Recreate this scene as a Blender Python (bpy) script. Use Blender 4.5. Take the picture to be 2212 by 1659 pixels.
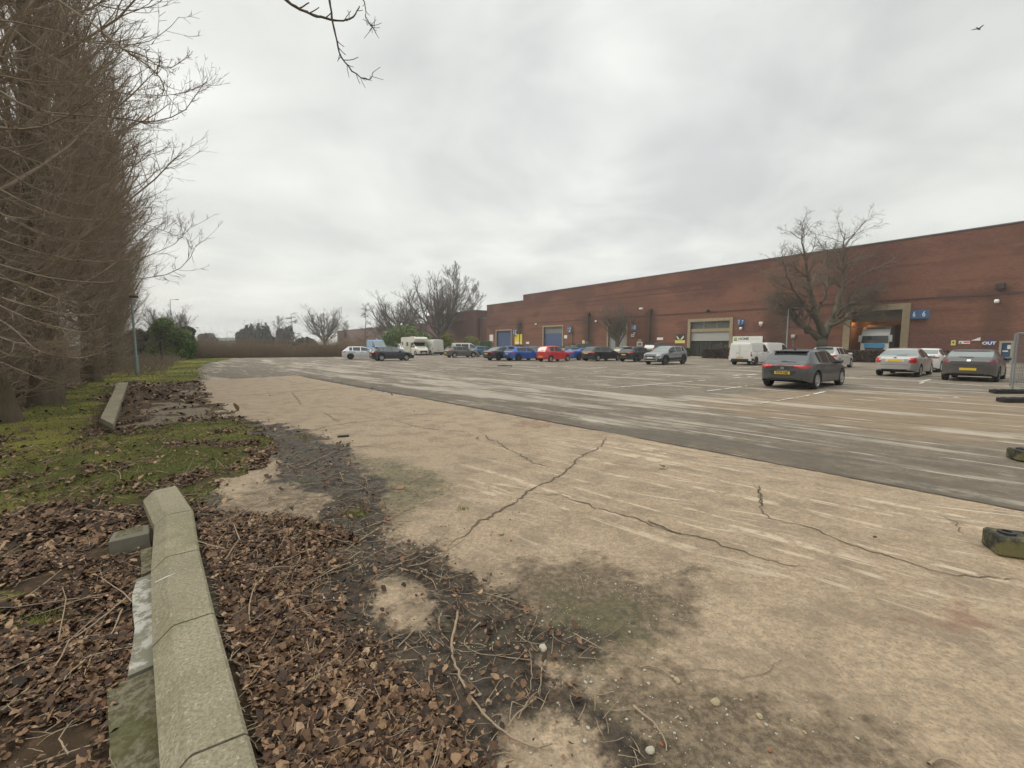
import bpy, math, random
import numpy as np
from mathutils import Vector, Matrix
from mathutils.bvhtree import BVHTree

for o in list(bpy.data.objects):
    bpy.data.objects.remove(o)
SC = bpy.context.scene
R = math.radians

# ------------------------------------------------------------------ camera, sky, sun, exposure
CAM_H = 1.6
PITCH = R(5.19)
FPX = 925.0                      # focal length in pixels of a 2212 x 1659 view
cam_data = bpy.data.cameras.new("camera")
cam_data.lens = 36.0 * FPX / 2212.0
cam_data.sensor_width = 36.0
cam_data.clip_start = 0.05
cam_data.clip_end = 3000.0
cam = bpy.data.objects.new("camera", cam_data)
SC.collection.objects.link(cam)
cam.location = (0, 0, CAM_H)
cam.rotation_euler = (R(90) - PITCH, 0, 0)
SC.camera = cam

SUN_EL, SUN_ROT = R(38), R(-70)
world = bpy.data.worlds.new("World")
SC.world = world
world.use_nodes = True
wn, wl = world.node_tree.nodes, world.node_tree.links
wn.clear()
w_out = wn.new("ShaderNodeOutputWorld")
w_bg = wn.new("ShaderNodeBackground")
w_sky = wn.new("ShaderNodeTexSky")
w_sky.sky_type = 'NISHITA'
w_sky.sun_disc = False
w_sky.sun_elevation = SUN_EL
w_sky.sun_rotation = SUN_ROT
w_sky.air_density = 1.5
w_sky.dust_density = 4.0
w_bg.inputs[1].default_value = 0.10
tc = wn.new("ShaderNodeTexCoord")
# cloud deck: project the view direction on a flat ceiling so the clouds flatten to the horizon
sep = wn.new("ShaderNodeSeparateXYZ"); wl.new(tc.outputs["Generated"], sep.inputs[0])
def wmath(op, a, b=None, c=None):
    n = wn.new("ShaderNodeMath"); n.operation = op
    for i, v in enumerate((a, b, c)):
        if v is None: continue
        if isinstance(v, (int, float)): n.inputs[i].default_value = v
        else: wl.new(v, n.inputs[i])
    return n.outputs[0]
zc = wmath('MAXIMUM', sep.outputs[2], 0.0)
den = wmath('ADD', zc, 0.22)
cx = wmath('DIVIDE', sep.outputs[0], den)
cy = wmath('DIVIDE', sep.outputs[1], den)
comb = wn.new("ShaderNodeCombineXYZ"); wl.new(wmath('ADD', cx, 1.9), comb.inputs[0]); wl.new(cy, comb.inputs[1])
comb.inputs[2].default_value = 3.7
def wnoise(scale, detail, rough, dist=0.0):
    n = wn.new("ShaderNodeTexNoise"); n.inputs["Scale"].default_value = scale
    n.inputs["Detail"].default_value = detail; n.inputs["Roughness"].default_value = rough
    n.inputs["Distortion"].default_value = dist
    wl.new(comb.outputs[0], n.inputs["Vector"]); return n.outputs["Fac"]
n1 = wnoise(0.55, 5, 0.5, 0.25)
n2 = wnoise(1.7, 6, 0.55, 0.4)
cl = wmath('ADD', wmath('MULTIPLY', n1, 0.72), wmath('MULTIPLY', n2, 0.28))
ramp = wn.new("ShaderNodeValToRGB"); wl.new(cl, ramp.inputs[0])
e = ramp.color_ramp.elements
e[0].position = 0.41; e[0].color = (4.85, 4.92, 4.88, 1)
e[1].position = 0.585; e[1].color = (7.3, 7.38, 7.05, 1)
m = ramp.color_ramp.elements.new(0.5); m.color = (6.1, 6.2, 5.9, 1)
# CIE-overcast brightening towards the zenith (above the frame) and pale horizon glow to the left
up = wmath('POWER', zc, 2.0)
gain = wmath('ADD', 1.0, wmath('MULTIPLY', wmath('MAXIMUM', wmath('SUBTRACT', zc, 0.62), 0.0), 6.5))
lft = wmath('MAXIMUM', wmath('MULTIPLY', sep.outputs[0], -1.0), 0.0)
hor = wmath('SUBTRACT', 1.0, wmath('MINIMUM', wmath('MULTIPLY', zc, 1.6), 1.0))
gain = wmath('ADD', gain, wmath('MULTIPLY', wmath('MULTIPLY', lft, hor), 0.10))
dp = wn.new("ShaderNodeVectorMath"); dp.operation = 'DOT_PRODUCT'; wl.new(tc.outputs["Generated"], dp.inputs[0]); dp.inputs[1].default_value = (.27, .86, .43)
pat = wmath('MULTIPLY', wmath('MAXIMUM', wmath('SUBTRACT', dp.outputs["Value"], .90), 0.0), 10.0)
gain = wmath('ADD', gain, wmath('MULTIPLY', wmath('MULTIPLY', pat, n2), 0.34))
rgt = wmath('MAXIMUM', sep.outputs[0], 0.0)
gain = wmath('SUBTRACT', gain, wmath('MULTIPLY', rgt, 0.10))
vm = wn.new("ShaderNodeVectorMath"); vm.operation = 'SCALE'
wl.new(ramp.outputs[0], vm.inputs[0]); wl.new(gain, vm.inputs["Scale"])
mixw = wn.new("ShaderNodeMix"); mixw.data_type = 'RGBA'; mixw.inputs[0].default_value = 0.93
wl.new(w_sky.outputs[0], mixw.inputs[6]); wl.new(vm.outputs[0], mixw.inputs[7])
wl.new(mixw.outputs[2], w_bg.inputs[0])
wl.new(w_bg.outputs[0], w_out.inputs[0])

sun_data = bpy.data.lights.new("sun", 'SUN')
sun_data.energy = 1.3
sun_data.angle = R(30)
sun_data.color = (1.0, 0.93, 0.82)
sun = bpy.data.objects.new("sun", sun_data)
SC.collection.objects.link(sun)
sd = Vector((math.cos(SUN_EL) * math.sin(SUN_ROT), math.cos(SUN_EL) * math.cos(SUN_ROT), math.sin(SUN_EL)))
sun.rotation_euler = sd.to_track_quat('Z', 'Y').to_euler()

SC.view_settings.view_transform = 'Standard'
SC.view_settings.look = 'None'
SC.view_settings.gamma = 1.0
SC.view_settings.exposure = 0.42
SC.cycles.max_bounces = 6
SC.cycles.transparent_max_bounces = 8

# ------------------------------------------------------------------ geometry helpers
CP, SP = math.cos(PITCH), math.sin(PITCH)
def ray(px, py):
    u = (px - 1106.0) / FPX; v = (py - 829.5) / FPX
    return (u, CP - v * SP, -SP - v * CP)
def G(px, py, z=0.0):            # ground point seen at a pixel of the 2212-wide photograph
    r = ray(px, py); t = (z - CAM_H) / r[2]
    return (r[0] * t, r[1] * t)
def P(px, py, Y):                # point at depth Y
    r = ray(px, py); t = Y / r[1]
    return (r[0] * t, Y, CAM_H + r[2] * t)
def XP(px, Y):                   # X at depth Y for a column near the horizon
    return P(px, 745.0, Y)[0]

def link(o): SC.collection.objects.link(o); return o
def tag(o, label=None, cat=None, group=None, kind=None):
    if label: o["label"] = label
    if cat: o["category"] = cat
    if group: o["group"] = group
    if kind: o["kind"] = kind
    return o
def thing(name, label, cat, loc=(0, 0, 0), rz=0.0, group=None):
    o = bpy.data.objects.new(name, None); link(o)
    o.empty_display_size = 0.2
    o.location = loc; o.rotation_euler = (0, 0, rz)
    return tag(o, label, cat, group)

def mesh_np(name, V, Fq, mat=None, smooth=False, attrs=None):
    """mesh from numpy verts (N,3) and faces (M,k) array or list of arrays of fixed width"""
    me = bpy.data.meshes.new(name)
    V = np.ascontiguousarray(V, dtype=np.float32)
    Fl = Fq if isinstance(Fq, list) else [Fq]
    Fl = [np.asarray(f, dtype=np.int32) for f in Fl if len(f)]
    me.vertices.add(len(V)); me.vertices.foreach_set("co", V.ravel())
    loops = np.concatenate([f.ravel() for f in Fl])
    tot = np.concatenate([np.full(len(f), f.shape[1], np.int32) for f in Fl])
    start = np.concatenate([[0], np.cumsum(tot)[:-1]]).astype(np.int32)
    me.loops.add(len(loops)); me.loops.foreach_set("vertex_index", loops)
    me.polygons.add(len(tot)); me.polygons.foreach_set("loop_start", start)
    me.polygons.foreach_set("loop_total", tot)
    if smooth:
        me.polygons.foreach_set("use_smooth", np.ones(len(tot), dtype=bool))
    if attrs:
        for k, a in attrs.items():
            at = me.attributes.new(k, 'FLOAT', 'POINT')
            at.data.foreach_set("value", np.ascontiguousarray(a, dtype=np.float32))
    me.update(calc_edges=True)
    if mat: me.materials.append(mat)
    return me
def obj(name, me, parent=None, loc=None, rz=None):
    o = bpy.data.objects.new(name, me); link(o)
    if parent is not None: o.parent = parent
    if loc is not None: o.location = loc
    if rz is not None: o.rotation_euler = (0, 0, rz)
    return o

class MB:
    """collects shapes; build() links them as one mesh object"""
    def __init__(s): s.V = []; s.F = []; s.n = 0
    def add(s, verts, faces):
        b = s.n
        s.V += [tuple(v) for v in verts]; s.n += len(verts)
        s.F += [tuple(i + b for i in f) for f in faces]
        return s
    def box(s, x0, x1, y0, y1, z0, z1, bev=0.0, M=None):
        if bev <= 0:
            v = [(x, y, z) for z in (z0, z1) for x, y in ((x0, y0), (x1, y0), (x1, y1), (x0, y1))]
            f = [(0, 3, 2, 1), (4, 5, 6, 7), (0, 1, 5, 4), (1, 2, 6, 5), (2, 3, 7, 6), (3, 0, 4, 7)]
        else:
            b = bev
            def ring(z, i):
                a0, a1, c0, c1 = x0 + i, x1 - i, y0 + i, y1 - i
                return [(a0 + b, c0, z), (a1 - b, c0, z), (a1, c0 + b, z), (a1, c1 - b, z), (a1 - b, c1, z), (a0 + b, c1, z), (a0, c1 - b, z), (a0, c0 + b, z)]
            v = ring(z0, b * .7) + ring(z0 + b, 0) + ring(z1 - b, 0) + ring(z1, b * .7)
            f = [tuple(range(7, -1, -1)), tuple(range(24, 32))]
            for r_ in range(3):
                for i in range(8):
                    j = (i + 1) % 8
                    f.append((r_ * 8 + i, r_ * 8 + j, r_ * 8 + 8 + j, r_ * 8 + 8 + i))
        if M is not None: v = [tuple(M @ Vector(p)) for p in v]
        return s.add(v, f)
    def tube(s, pts, rad, k=8, cap=True):
        pts = [Vector(p) for p in pts]; n = len(pts)
        if not hasattr(rad, '__len__'): rad = [rad] * n
        V = []
        up = Vector((0.13, 0.21, 0.97))
        for i, p in enumerate(pts):
            t = (pts[min(i + 1, n - 1)] - pts[max(i - 1, 0)]).normalized()
            a = t.cross(up)
            if a.length < .05: a = t.cross(Vector((1, 0, 0)))
            a.normalize(); b = t.cross(a)
            for j in range(k):
                w = 2 * math.pi * j / k
                V.append(p + (a * math.cos(w) + b * math.sin(w)) * rad[i])
        F = [(i * k + j, i * k + (j + 1) % k, (i + 1) * k + (j + 1) % k, (i + 1) * k + j) for i in range(n - 1) for j in range(k)]
        if cap: F += [tuple(range(k - 1, -1, -1)), tuple(range((n - 1) * k, n * k))]
        return s.add(V, F)
    def lathe(s, prof, k=20, M=None):
        """prof: (r, y) pairs; axis = Y"""
        V = [(r * math.cos(2 * math.pi * j / k), y, r * math.sin(2 * math.pi * j / k)) for r, y in prof for j in range(k)]
        if M is not None: V = [tuple(M @ Vector(p)) for p in V]
        n = len(prof)
        F = [(i * k + j, (i + 1) * k + j, (i + 1) * k + (j + 1) % k, i * k + (j + 1) % k) for i in range(n - 1) for j in range(k)]
        return s.add(V, F)
    def poly(s, pts, thick, axis=(0, 0, 1)):
        """extrude a planar polygon by thick along axis"""
        a = Vector(axis) * thick; n = len(pts)
        V = [Vector(p) for p in pts] + [Vector(p) + a for p in pts]
        F = [tuple(range(n - 1, -1, -1)), tuple(range(n, 2 * n))] + [(i, (i + 1) % n, n + (i + 1) % n, n + i) for i in range(n)]
        return s.add(V, F)
    def mesh(s, name, mat, smooth=False):
        me = bpy.data.meshes.new(name)
        me.from_pydata([tuple(v) for v in s.V], [], s.F)
        if mat: me.materials.append(mat)
        if smooth:
            me.polygons.foreach_set("use_smooth", [True] * len(me.polygons))
            me.set_sharp_from_angle(angle=R(38))
        me.update()
        return me
    def build(s, name, mat, parent=None, smooth=False, loc=None, rz=None):
        return obj(name, s.mesh(name, mat, smooth), parent, loc, rz)

def copy_tree(o, parent=None):
    c = o.copy(); SC.collection.objects.link(c)
    if parent is not None: c.parent = parent
    for ch in list(o.children): copy_tree(ch, c)
    return c

# value noise in numpy
def _h(ix, iy, seed):
    n = (ix * 374761393 + iy * 668265263 + seed * 974634777) & 0xffffffff
    n = ((n ^ (n >> 13)) * 1274126177) & 0xffffffff
    return ((n ^ (n >> 16)) & 0xffff) / 65535.0
def vnoise(x, y, seed=0):
    ix = np.floor(x).astype(np.int64); iy = np.floor(y).astype(np.int64)
    fx = x - ix; fy = y - iy
    fx = fx * fx * (3 - 2 * fx); fy = fy * fy * (3 - 2 * fy)
    a = _h(ix, iy, seed); b = _h(ix + 1, iy, seed); c = _h(ix, iy + 1, seed); d = _h(ix + 1, iy + 1, seed)
    return (a + (b - a) * fx) * (1 - fy) + (c + (d - c) * fx) * fy
def fbm(x, y, oct=4, seed=0):
    s = 0; a = .5; t = 0
    for i in range(oct):
        s = s + a * vnoise(x * 2 ** i, y * 2 ** i, seed + i * 17); t += a; a *= .55
    return s / t
def sdpoly(X, Y, poly):
    """signed distance (negative inside)"""
    p = np.array(poly); n = len(p)
    d = np.full(X.shape, 1e18); ins = np.zeros(X.shape, bool)
    for i in range(n):
        ax, ay = p[i]; bx, by = p[(i + 1) % n]
        ex, ey = bx - ax, by - ay
        wx, wy = X - ax, Y - ay
        t = np.clip((wx * ex + wy * ey) / (ex * ex + ey * ey + 1e-12), 0, 1)
        dd = (wx - ex * t) ** 2 + (wy - ey * t) ** 2
        d = np.minimum(d, dd)
        c = (ay > Y) != (by > Y)
        with np.errstate(divide='ignore', invalid='ignore'):
            xi = ax + (Y - ay) * ex / (ey if abs(ey) > 1e-12 else 1e-12)
        ins ^= c & (X < xi)
    d = np.sqrt(d)
    return np.where(ins, -d, d)
def gp(pts, z=0.0): return [G(a, b, z) for a, b in pts]
def sstep(a, b, x):
    t = np.clip((x - a) / (b - a), 0, 1); return t * t * (3 - 2 * t)

# ------------------------------------------------------------------ material helper
class NT:
    def __init__(s, name):
        s.m = bpy.data.materials.new(name); s.m.use_nodes = True
        s.t = s.m.node_tree; s.n = s.t.nodes; s.l = s.t.links
        s.b = s.n["Principled BSDF"]
        s.geo = None
    def set(s, sock, v):
        if v is None: return
        if isinstance(v, (int, float)): sock.default_value = v
        elif isinstance(v, (tuple, list)):
            sock.default_value = (*v, 1) if len(v) == 3 and len(sock.default_value) == 4 else v
        else: s.l.new(v, sock)
    def pos(s):
        if s.geo is None: s.geo = s.n.new("ShaderNodeNewGeometry")
        return s.geo.outputs["Position"]
    def objc(s):
        n = s.n.new("ShaderNodeTexCoord"); return n.outputs["Object"]
    def mp(s, vec, scale=(1, 1, 1), rot=(0, 0, 0), loc=(0, 0, 0)):
        n = s.n.new("ShaderNodeMapping"); s.l.new(vec, n.inputs[0])
        n.inputs["Scale"].default_value = scale; n.inputs["Rotation"].default_value = rot; n.inputs["Location"].default_value = loc
        return n.outputs[0]
    def noise(s, vec, scale, detail=3, rough=.5, dist=0.0):
        n = s.n.new("ShaderNodeTexNoise"); s.l.new(vec, n.inputs["Vector"])
        n.inputs["Scale"].default_value = scale; n.inputs["Detail"].default_value = detail
        n.inputs["Roughness"].default_value = rough; n.inputs["Distortion"].default_value = dist
        return n.outputs["Fac"]
    def voro(s, vec, scale, feature='F1', out="Distance", rnd=1.0):
        n = s.n.new("ShaderNodeTexVoronoi"); s.l.new(vec, n.inputs["Vector"]); n.feature = feature
        n.inputs["Scale"].default_value = scale; n.inputs["Randomness"].default_value = rnd
        return n.outputs[out]
    def attr(s, name):
        n = s.n.new("ShaderNodeAttribute"); n.attribute_name = name; return n.outputs["Fac"]
    def math(s, op, a, b=None, c=None, clamp=False):
        n = s.n.new("ShaderNodeMath"); n.operation = op; n.use_clamp = clamp
        for i, v in enumerate((a, b, c)): s.set(n.inputs[i], v) if v is not None else None
        return n.outputs[0]
    def rng(s, v, a, b, c=0.0, d=1.0, smooth=True):
        n = s.n.new("ShaderNodeMapRange"); s.set(n.inputs[0], v)
        n.interpolation_type = 'SMOOTHSTEP' if smooth else 'LINEAR'
        for i, x in enumerate((a, b, c, d)): n.inputs[i + 1].default_value = x
        return n.outputs[0]
    def mix(s, f, a, b, mode='MIX'):
        n = s.n.new("ShaderNodeMix"); n.data_type = 'RGBA'; n.blend_type = mode
        s.set(n.inputs[0], f); s.set(n.inputs[6], a); s.set(n.inputs[7], b)
        return n.outputs[2]
    def col(s, c): s.set(s.b.inputs["Base Color"], c); return s
    def rough(s, v): s.set(s.b.inputs["Roughness"], v); return s
    def spec(s, v): s.b.inputs["Specular IOR Level"].default_value = v; return s
    def bump(s, h, strength=.3, dist=.02):
        n = s.n.new("ShaderNodeBump"); s.l.new(h, n.inputs["Height"])
        n.inputs["Strength"].default_value = strength; n.inputs["Distance"].default_value = dist
        s.l.new(n.outputs[0], s.b.inputs["Normal"]); return s

_M = {}
def plain(name, col, rough=.6, metal=0.0, spec=.5, var=.12, scale=8.0, coat=0.0, emis=0.0):
    """simple procedural material: colour with a little noise variation"""
    if name in _M: return _M[name]
    t = NT(name)
    f = t.noise(t.objc(), scale, 4, .6)
    c0 = tuple(max(0, x * (1 - var)) for x in col); c1 = tuple(min(1, x * (1 + var)) for x in col)
    t.col(t.mix(f, c0, c1)).rough(t.rng(f, .2, .8, rough * .9, min(1, rough * 1.1))).spec(spec)
    t.b.inputs["Metallic"].default_value = metal
    if coat: t.b.inputs["Coat Weight"].default_value = coat; t.b.inputs["Coat Roughness"].default_value = .08
    if emis:
        t.b.inputs["Emission Color"].default_value = (*col, 1); t.b.inputs["Emission Strength"].default_value = emis
    _M[name] = t.m
    return t.m
# ------------------------------------------------------------------ ground regions (traced on the ground plane)
WD = Vector((-.6074, .7944, 0))          # direction of the warehouse front, away from the camera
BD = Vector((.7944, .6074, 0))           # direction of the parking bays, towards the warehouse
PAVE = gp([(431, 822), (562, 815.5), (643, 811), (783, 836.5), (1042, 883.5), (1320, 934.5), (1700, 1006), (2212, 1103), (2700, 1196)]) + [(9.3, -1.0), (.3, -1.0)] + \
    gp([(600, 1900), (537, 1600), (464, 1322), (431, 1186), (417, 1101), (381, 1049), (425, 1078), (480, 1040), (540, 1010), (600, 985), (585, 950), (545, 915), (500, 897), (470, 873), (445, 858)])
ASPH = gp([(431, 822), (428, 800), (440, 786), (500, 774), (560, 771), (760, 764), (1000, 759)]) + [(-60, 140), (40, 145), (52, 60), (70, 20), (40, -10), (9.3, -1.0)] + \
    gp([(2700, 1196), (2212, 1103), (1700, 1006), (1320, 934.5), (1042, 883.5), (783, 836.5), (643, 811), (562, 815.5)])
EDGE = np.array(gp([(643, 811), (783, 836.5), (1042, 883.5), (1320, 934.5), (1700, 1006), (2212, 1103), (2700, 1196)]))
WALL_R = [(-.684 * 1.4, 1.025 * 1.4), (-1.945 * 1.4, 2.532 * 1.4), (-2.40 * 1.4, 2.985 * 1.4)]

nr, na = 860, 1220
AMAX = R(82)
rr = np.exp(np.linspace(math.log(.9), math.log(150), nr))
aa = np.linspace(-AMAX, AMAX, na)
RR, AA = np.meshgrid(rr, aa, indexing='ij')
GX = RR * np.sin(AA); GY = RR * np.cos(AA)
# pull vertices near the straight slab edge onto it
for i in range(len(EDGE) - 1):
    a, b = EDGE[i], EDGE[i + 1]
    d = (b - a) / np.linalg.norm(b - a); nrm = np.array([-d[1], d[0]])
    s = (GX - a[0]) * nrm[0] + (GY - a[1]) * nrm[1]
    t = (GX - a[0]) * d[0] + (GY - a[1]) * d[1]
    near = (np.abs(s) < RR * .0032) & (t >= 0) & (t <= np.linalg.norm(b - a))
    GX = GX - np.where(near, s * nrm[0], 0); GY = GY - np.where(near, s * nrm[1], 0)
jx = (fbm(GX * 3, GY * 3, 4, 5) - .5); jy = (fbm(GX * 3 + 50, GY * 3, 4, 6) - .5)
JS = np.clip(RR * .05, .08, .5)
PX, PY = GX + jx * JS * 2.2, GY + jy * JS * 2.2      # jittered lookup for ragged edges
sd_pave = sdpoly(GX, GY, PAVE); sd_paveJ = sdpoly(PX, PY, PAVE)
# crisp on the asphalt side, ragged on the verge side
sd_edge = np.full(GX.shape, 1e9)
for i in range(len(EDGE) - 1):
    a, b = EDGE[i], EDGE[i + 1]; e_ = b - a
    t = np.clip(((GX - a[0]) * e_[0] + (GY - a[1]) * e_[1]) / (e_ @ e_), 0, 1)
    sd_edge = np.minimum(sd_edge, np.hypot(GX - a[0] - t * e_[0], GY - a[1] - t * e_[1]))
SD_P = np.where(sd_edge < .6, sd_pave, sd_paveJ)
sd_asph = sdpoly(PX, PY, ASPH); SD_A = np.where(sd_edge < .6, sdpoly(GX, GY, ASPH), sd_asph)

def soft(poly, w, X=None, Y=None):
    return 1 - sstep(-w, w, sdpoly(PX if X is None else X, PY if Y is None else Y, gp(poly)))

MUDP = [(480, 893), (545, 905), (640, 930), (700, 942), (752, 975), (778, 1020), (850, 1062), (842, 1115), (842, 1150), (870, 1185), (965, 1188), (1010, 1235), (1040, 1290), (1090, 1300),
        (1180, 1350), (1300, 1365), (1290, 1425), (1190, 1425), (1245, 1500), (1330, 1560), (1450, 1659), (1700, 1900), (300, 1900), (440, 1600), (380, 1330), (330, 1110), (400, 1030), (560, 1120), (600, 1000), (560, 940)]
PATCHES = [[(797, 1258), (875, 1245), (925, 1295), (938, 1368), (860, 1385), (795, 1340)], [(1105, 1550), (1235, 1545), (1310, 1659), (1400, 1800), (1000, 1800), (1080, 1620)],
           [(430, 1098), (560, 1050), (645, 1040), (722, 1090), (690, 1118), (600, 1135), (520, 1128)], [(680, 1188), (745, 1172), (775, 1180), (740, 1205), (690, 1218)]]
mud = soft(MUDP, .2)
for i_, p_ in enumerate(PATCHES): mud = mud * (1 - (.86, .86, .74, .55)[i_] * soft(p_, .11))
stain = 1.05 * soft([(1040, 1290), (1130, 1215), (1300, 1200), (1420, 1245), (1545, 1228), (1490, 1330), (1420, 1380), (1300, 1450), (1180, 1400)], .34)
stain = np.maximum(stain, .95 * soft([(1180, 1440), (1300, 1420), (1500, 1450), (1700, 1500), (1880, 1530), (2010, 1659), (2100, 1800), (1300, 1800), (1250, 1500)], .34))
stain = np.maximum(stain, .62 * soft(PATCHES[2], .15))
stain = np.maximum(stain, .42 * soft(PATCHES[0], .12))
stain = np.maximum(stain, .5 * soft([(1480, 1240), (1540, 1215), (1530, 1250), (1490, 1280)], .06))
stain = np.maximum(stain, .5 * soft([(640, 820), (930, 860), (900, 905), (700, 915), (560, 880)], .8) * .4)
moss = soft([(745, 975), (850, 1000), (985, 1035), (960, 1075), (890, 1110), (850, 1130), (780, 1060)], .42)
moss = np.maximum(moss, soft([(1180, 1270), (1400, 1290), (1400, 1380), (1280, 1440), (1180, 1400)], .3) * 1.0)
moss = np.maximum(moss, .7 * soft([(1100, 1440), (1300, 1500), (1500, 1659), (1380, 1659), (1180, 1500)], .25))
rust = soft([(1840, 1310), (1930, 1335), (2070, 1275), (2110, 1330), (2212, 1360), (2100, 1350), (1990, 1348)], .16) * .9
rust = np.maximum(rust, soft([(1095, 912), (1180, 908), (1185, 922), (1120, 925)], .1) * .7)
rust = np.maximum(rust, soft([(1395, 1130), (1440, 1140), (1430, 1158), (1390, 1145)], .05) * .6)
scrape = .16 + .84 * soft([(1000, 1000), (1180, 945), (1330, 940), (1700, 1008), (2300, 1120), (2400, 1330), (2000, 1290), (1700, 1260), (1300, 1150), (1050, 1100)], .5)
scrape = np.maximum(scrape, .8 * soft([(1050, 1150), (1400, 1170), (1420, 1190), (1050, 1175)], .15))
scrape = scrape * (1 - .9 * np.clip(stain, 0, 1)) * (1 - mud)
def wall_side():
    a, b = np.array(WALL_R[0]), np.array(WALL_R[1]); d = (b - a) / np.linalg.norm(b - a)
    s = (GX - a[0]) * d[1] - (GY - a[1]) * d[0]      # positive on the right of the wall
    t = (GX - a[0]) * d[0] + (GY - a[1]) * d[1]
    return s, t
w_s, w_t = wall_side()
leafy = soft([(415, 1090), (500, 1130), (620, 1140), (720, 1150), (745, 1172), (690, 1180), (740, 1230), (680, 1290), (700, 1370), (770, 1430), (880, 1540), (1000, 1659), (1150, 1900), (560, 1900), (530, 1600), (425, 1180)], .16)
leafy = np.maximum(leafy, .03 * soft([(470, 1045), (560, 985), (640, 960), (760, 1040), (840, 1110), (850, 1180), (960, 1200), (900, 1300), (740, 1200), (720, 1100), (640, 1040), (560, 1045), (440, 1090)], .15))

def height(X, Y, s=None, t=None):
    if s is None:
        a, b = np.array(WALL_R[0]), np.array(WALL_R[1]); d = (b - a) / np.linalg.norm(b - a)
        s = (X - a[0]) * d[1] - (Y - a[1]) * d[0]; t = (X - a[0]) * d[0] + (Y - a[1]) * d[1]
    along = sstep(-3, -2.5, t) * (1 - sstep(2.3, 2.9, t))
    z = .115 * np.exp(-(np.maximum(s, 0) / .42) ** 2) * (s > -.02) * along
    return z
hz = height(GX, GY, w_s, w_t)
lump = (fbm(GX * 9, GY * 9, 4, 31) - .5) * .03 * np.clip(mud * 1.3 + leafy, 0, 1)
ZP = hz + lump * np.exp(-RR / 9)
ZG = hz + (fbm(GX * 2.2, GY * 2.2, 4, 9) - .5) * .09 * sstep(.1, .9, -np.minimum(0, 0) + np.minimum(np.maximum(SD_P, 0), 1) * np.minimum(np.maximum(SD_A, 0), 1) + .0) - .004

grass = soft([(-300, 1100), (-300, 860), (60, 880), (120, 850), (190, 825), (230, 808), (290, 795), (330, 782), (430, 770), (540, 768), (500, 775), (440, 787), (428, 800), (433, 822), (340, 829), (280, 823), (245, 838), (225, 870), (205, 905), (170, 930), (200, 950), (260, 1000), (330, 1080), (240, 1100), (100, 1090), (-100, 1150)], .35)
grass = np.maximum(grass, soft([(300, 925), (500, 902), (545, 915), (585, 950), (545, 990), (470, 1070), (420, 1090), (250, 1060), (170, 955)], .2))
grass = np.maximum(grass, .8 * soft([(440, 858), (470, 873), (500, 900), (480, 893), (445, 868)], .05))
grass = np.maximum(grass, .7 * soft([(-50, 1210), (60, 1240), (110, 1330), (90, 1400), (0, 1430), (-90, 1400)], .15))
far_grass = sstep(14, 30, RR)
gleaf = fbm(GX * 1.3, GY * 1.3, 4, 77)
grass = grass * sstep(.33, .60, gleaf + .20 * far_grass + .10 * grass)
slab = soft([(335, 870), (430, 866), (487, 893), (480, 903), (310, 925), (262, 922), (300, 900)], .12)
slab = np.maximum(slab, .9 * soft([(395, 843), (425, 842), (432, 850), (400, 853)], .1))
slab = np.maximum(slab, .8 * soft([(350, 855), (430, 856), (440, 860), (370, 866)], .1))
slab = slab * sstep(.28, .5, fbm(GX * 2.3 + 9, GY * 2.3, 4, 41))

V_all = np.stack([GX.ravel(), GY.ravel(), GX.ravel() * 0], 1)
idx = np.arange(nr * na).reshape(nr, na)
quads = np.stack([idx[:-1, :-1], idx[:-1, 1:], idx[1:, 1:], idx[1:, :-1]], -1)
def fc(A): return (A[:-1, :-1] + A[:-1, 1:] + A[1:, 1:] + A[1:, :-1]) / 4
fp, fa = fc(SD_P), fc(SD_A)
is_p = fp < 0; is_a = (~is_p) & (fa < 0); is_g = (~is_p) & (~is_a)
def region(name, mask, Z, attrs, mat, lift=0.0):
    q = quads[mask].reshape(-1, 4)
    used = np.unique(q); remap = np.full(nr * na, -1, np.int64); remap[used] = np.arange(len(used))
    V = V_all[used].copy(); V[:, 2] = Z.ravel()[used] + lift
    me = mesh_np(name, V, remap[q], mat, True, {k: a.ravel()[used] for k, a in attrs.items()})
    return tag(obj(name, me), kind="structure")

# --- pavement (old concrete slabs with mud, moss and scrape marks)
SA = math.atan2(GY[0, 0], GX[0, 0])
def streak_vec(t, ang, lx, ly):
    """coordinates stretched along heading ang (degrees left of straight ahead)"""
    return t.mp(t.mp(t.pos(), (1, 1, 1), (0, 0, -R(90 + ang))), (lx, ly, 1))
t = NT("worn_concrete")
p = t.pos()
base = t.mix(t.noise(p, .45, 4, .6), (.360, .262, .165), (.465, .350, .232))
base = t.mix(t.rng(t.noise(p, 2.3, 6, .7), .44, .64, 0, .85), base, (.245, .180, .118))
base = t.mix(t.rng(t.noise(p, 22, 5, .75), .40, .62, .55, 0), base, (.17, .135, .095))
grain = t.noise(p, 55, 4, .7)
base = t.mix(t.math('MULTIPLY', t.rng(grain, .48, .64), .6), base, (.155, .12, .082))
vec = streak_vec(t, 47, .45, 8.0)
st = t.noise(vec, 1.0, 6, .62, .3)
stm = t.math('MULTIPLY', t.rng(st, .545, .60), t.rng(t.noise(p, 4.5, 5, .7), .40, .56))
base = t.mix(t.math('MULTIPLY', t.math('MULTIPLY', stm, t.attr("scrape")), .66), base, (.56, .455, .33))
vec2 = streak_vec(t, 66, .7, 13.0)
st2 = t.math('MULTIPLY', t.rng(t.noise(vec2, 1.0, 5, .6), .57, .64), t.rng(t.noise(p, .8, 4, .6), .46, .60))
base = t.mix(t.math('MULTIPLY', t.math('MULTIPLY', st2, t.attr("scrape")), .7), base, (.55, .475, .36))
st3 = t.rng(t.noise(streak_vec(t, 50, .5, 2.4), 1.3, 6, .65), .55, .68)
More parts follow.
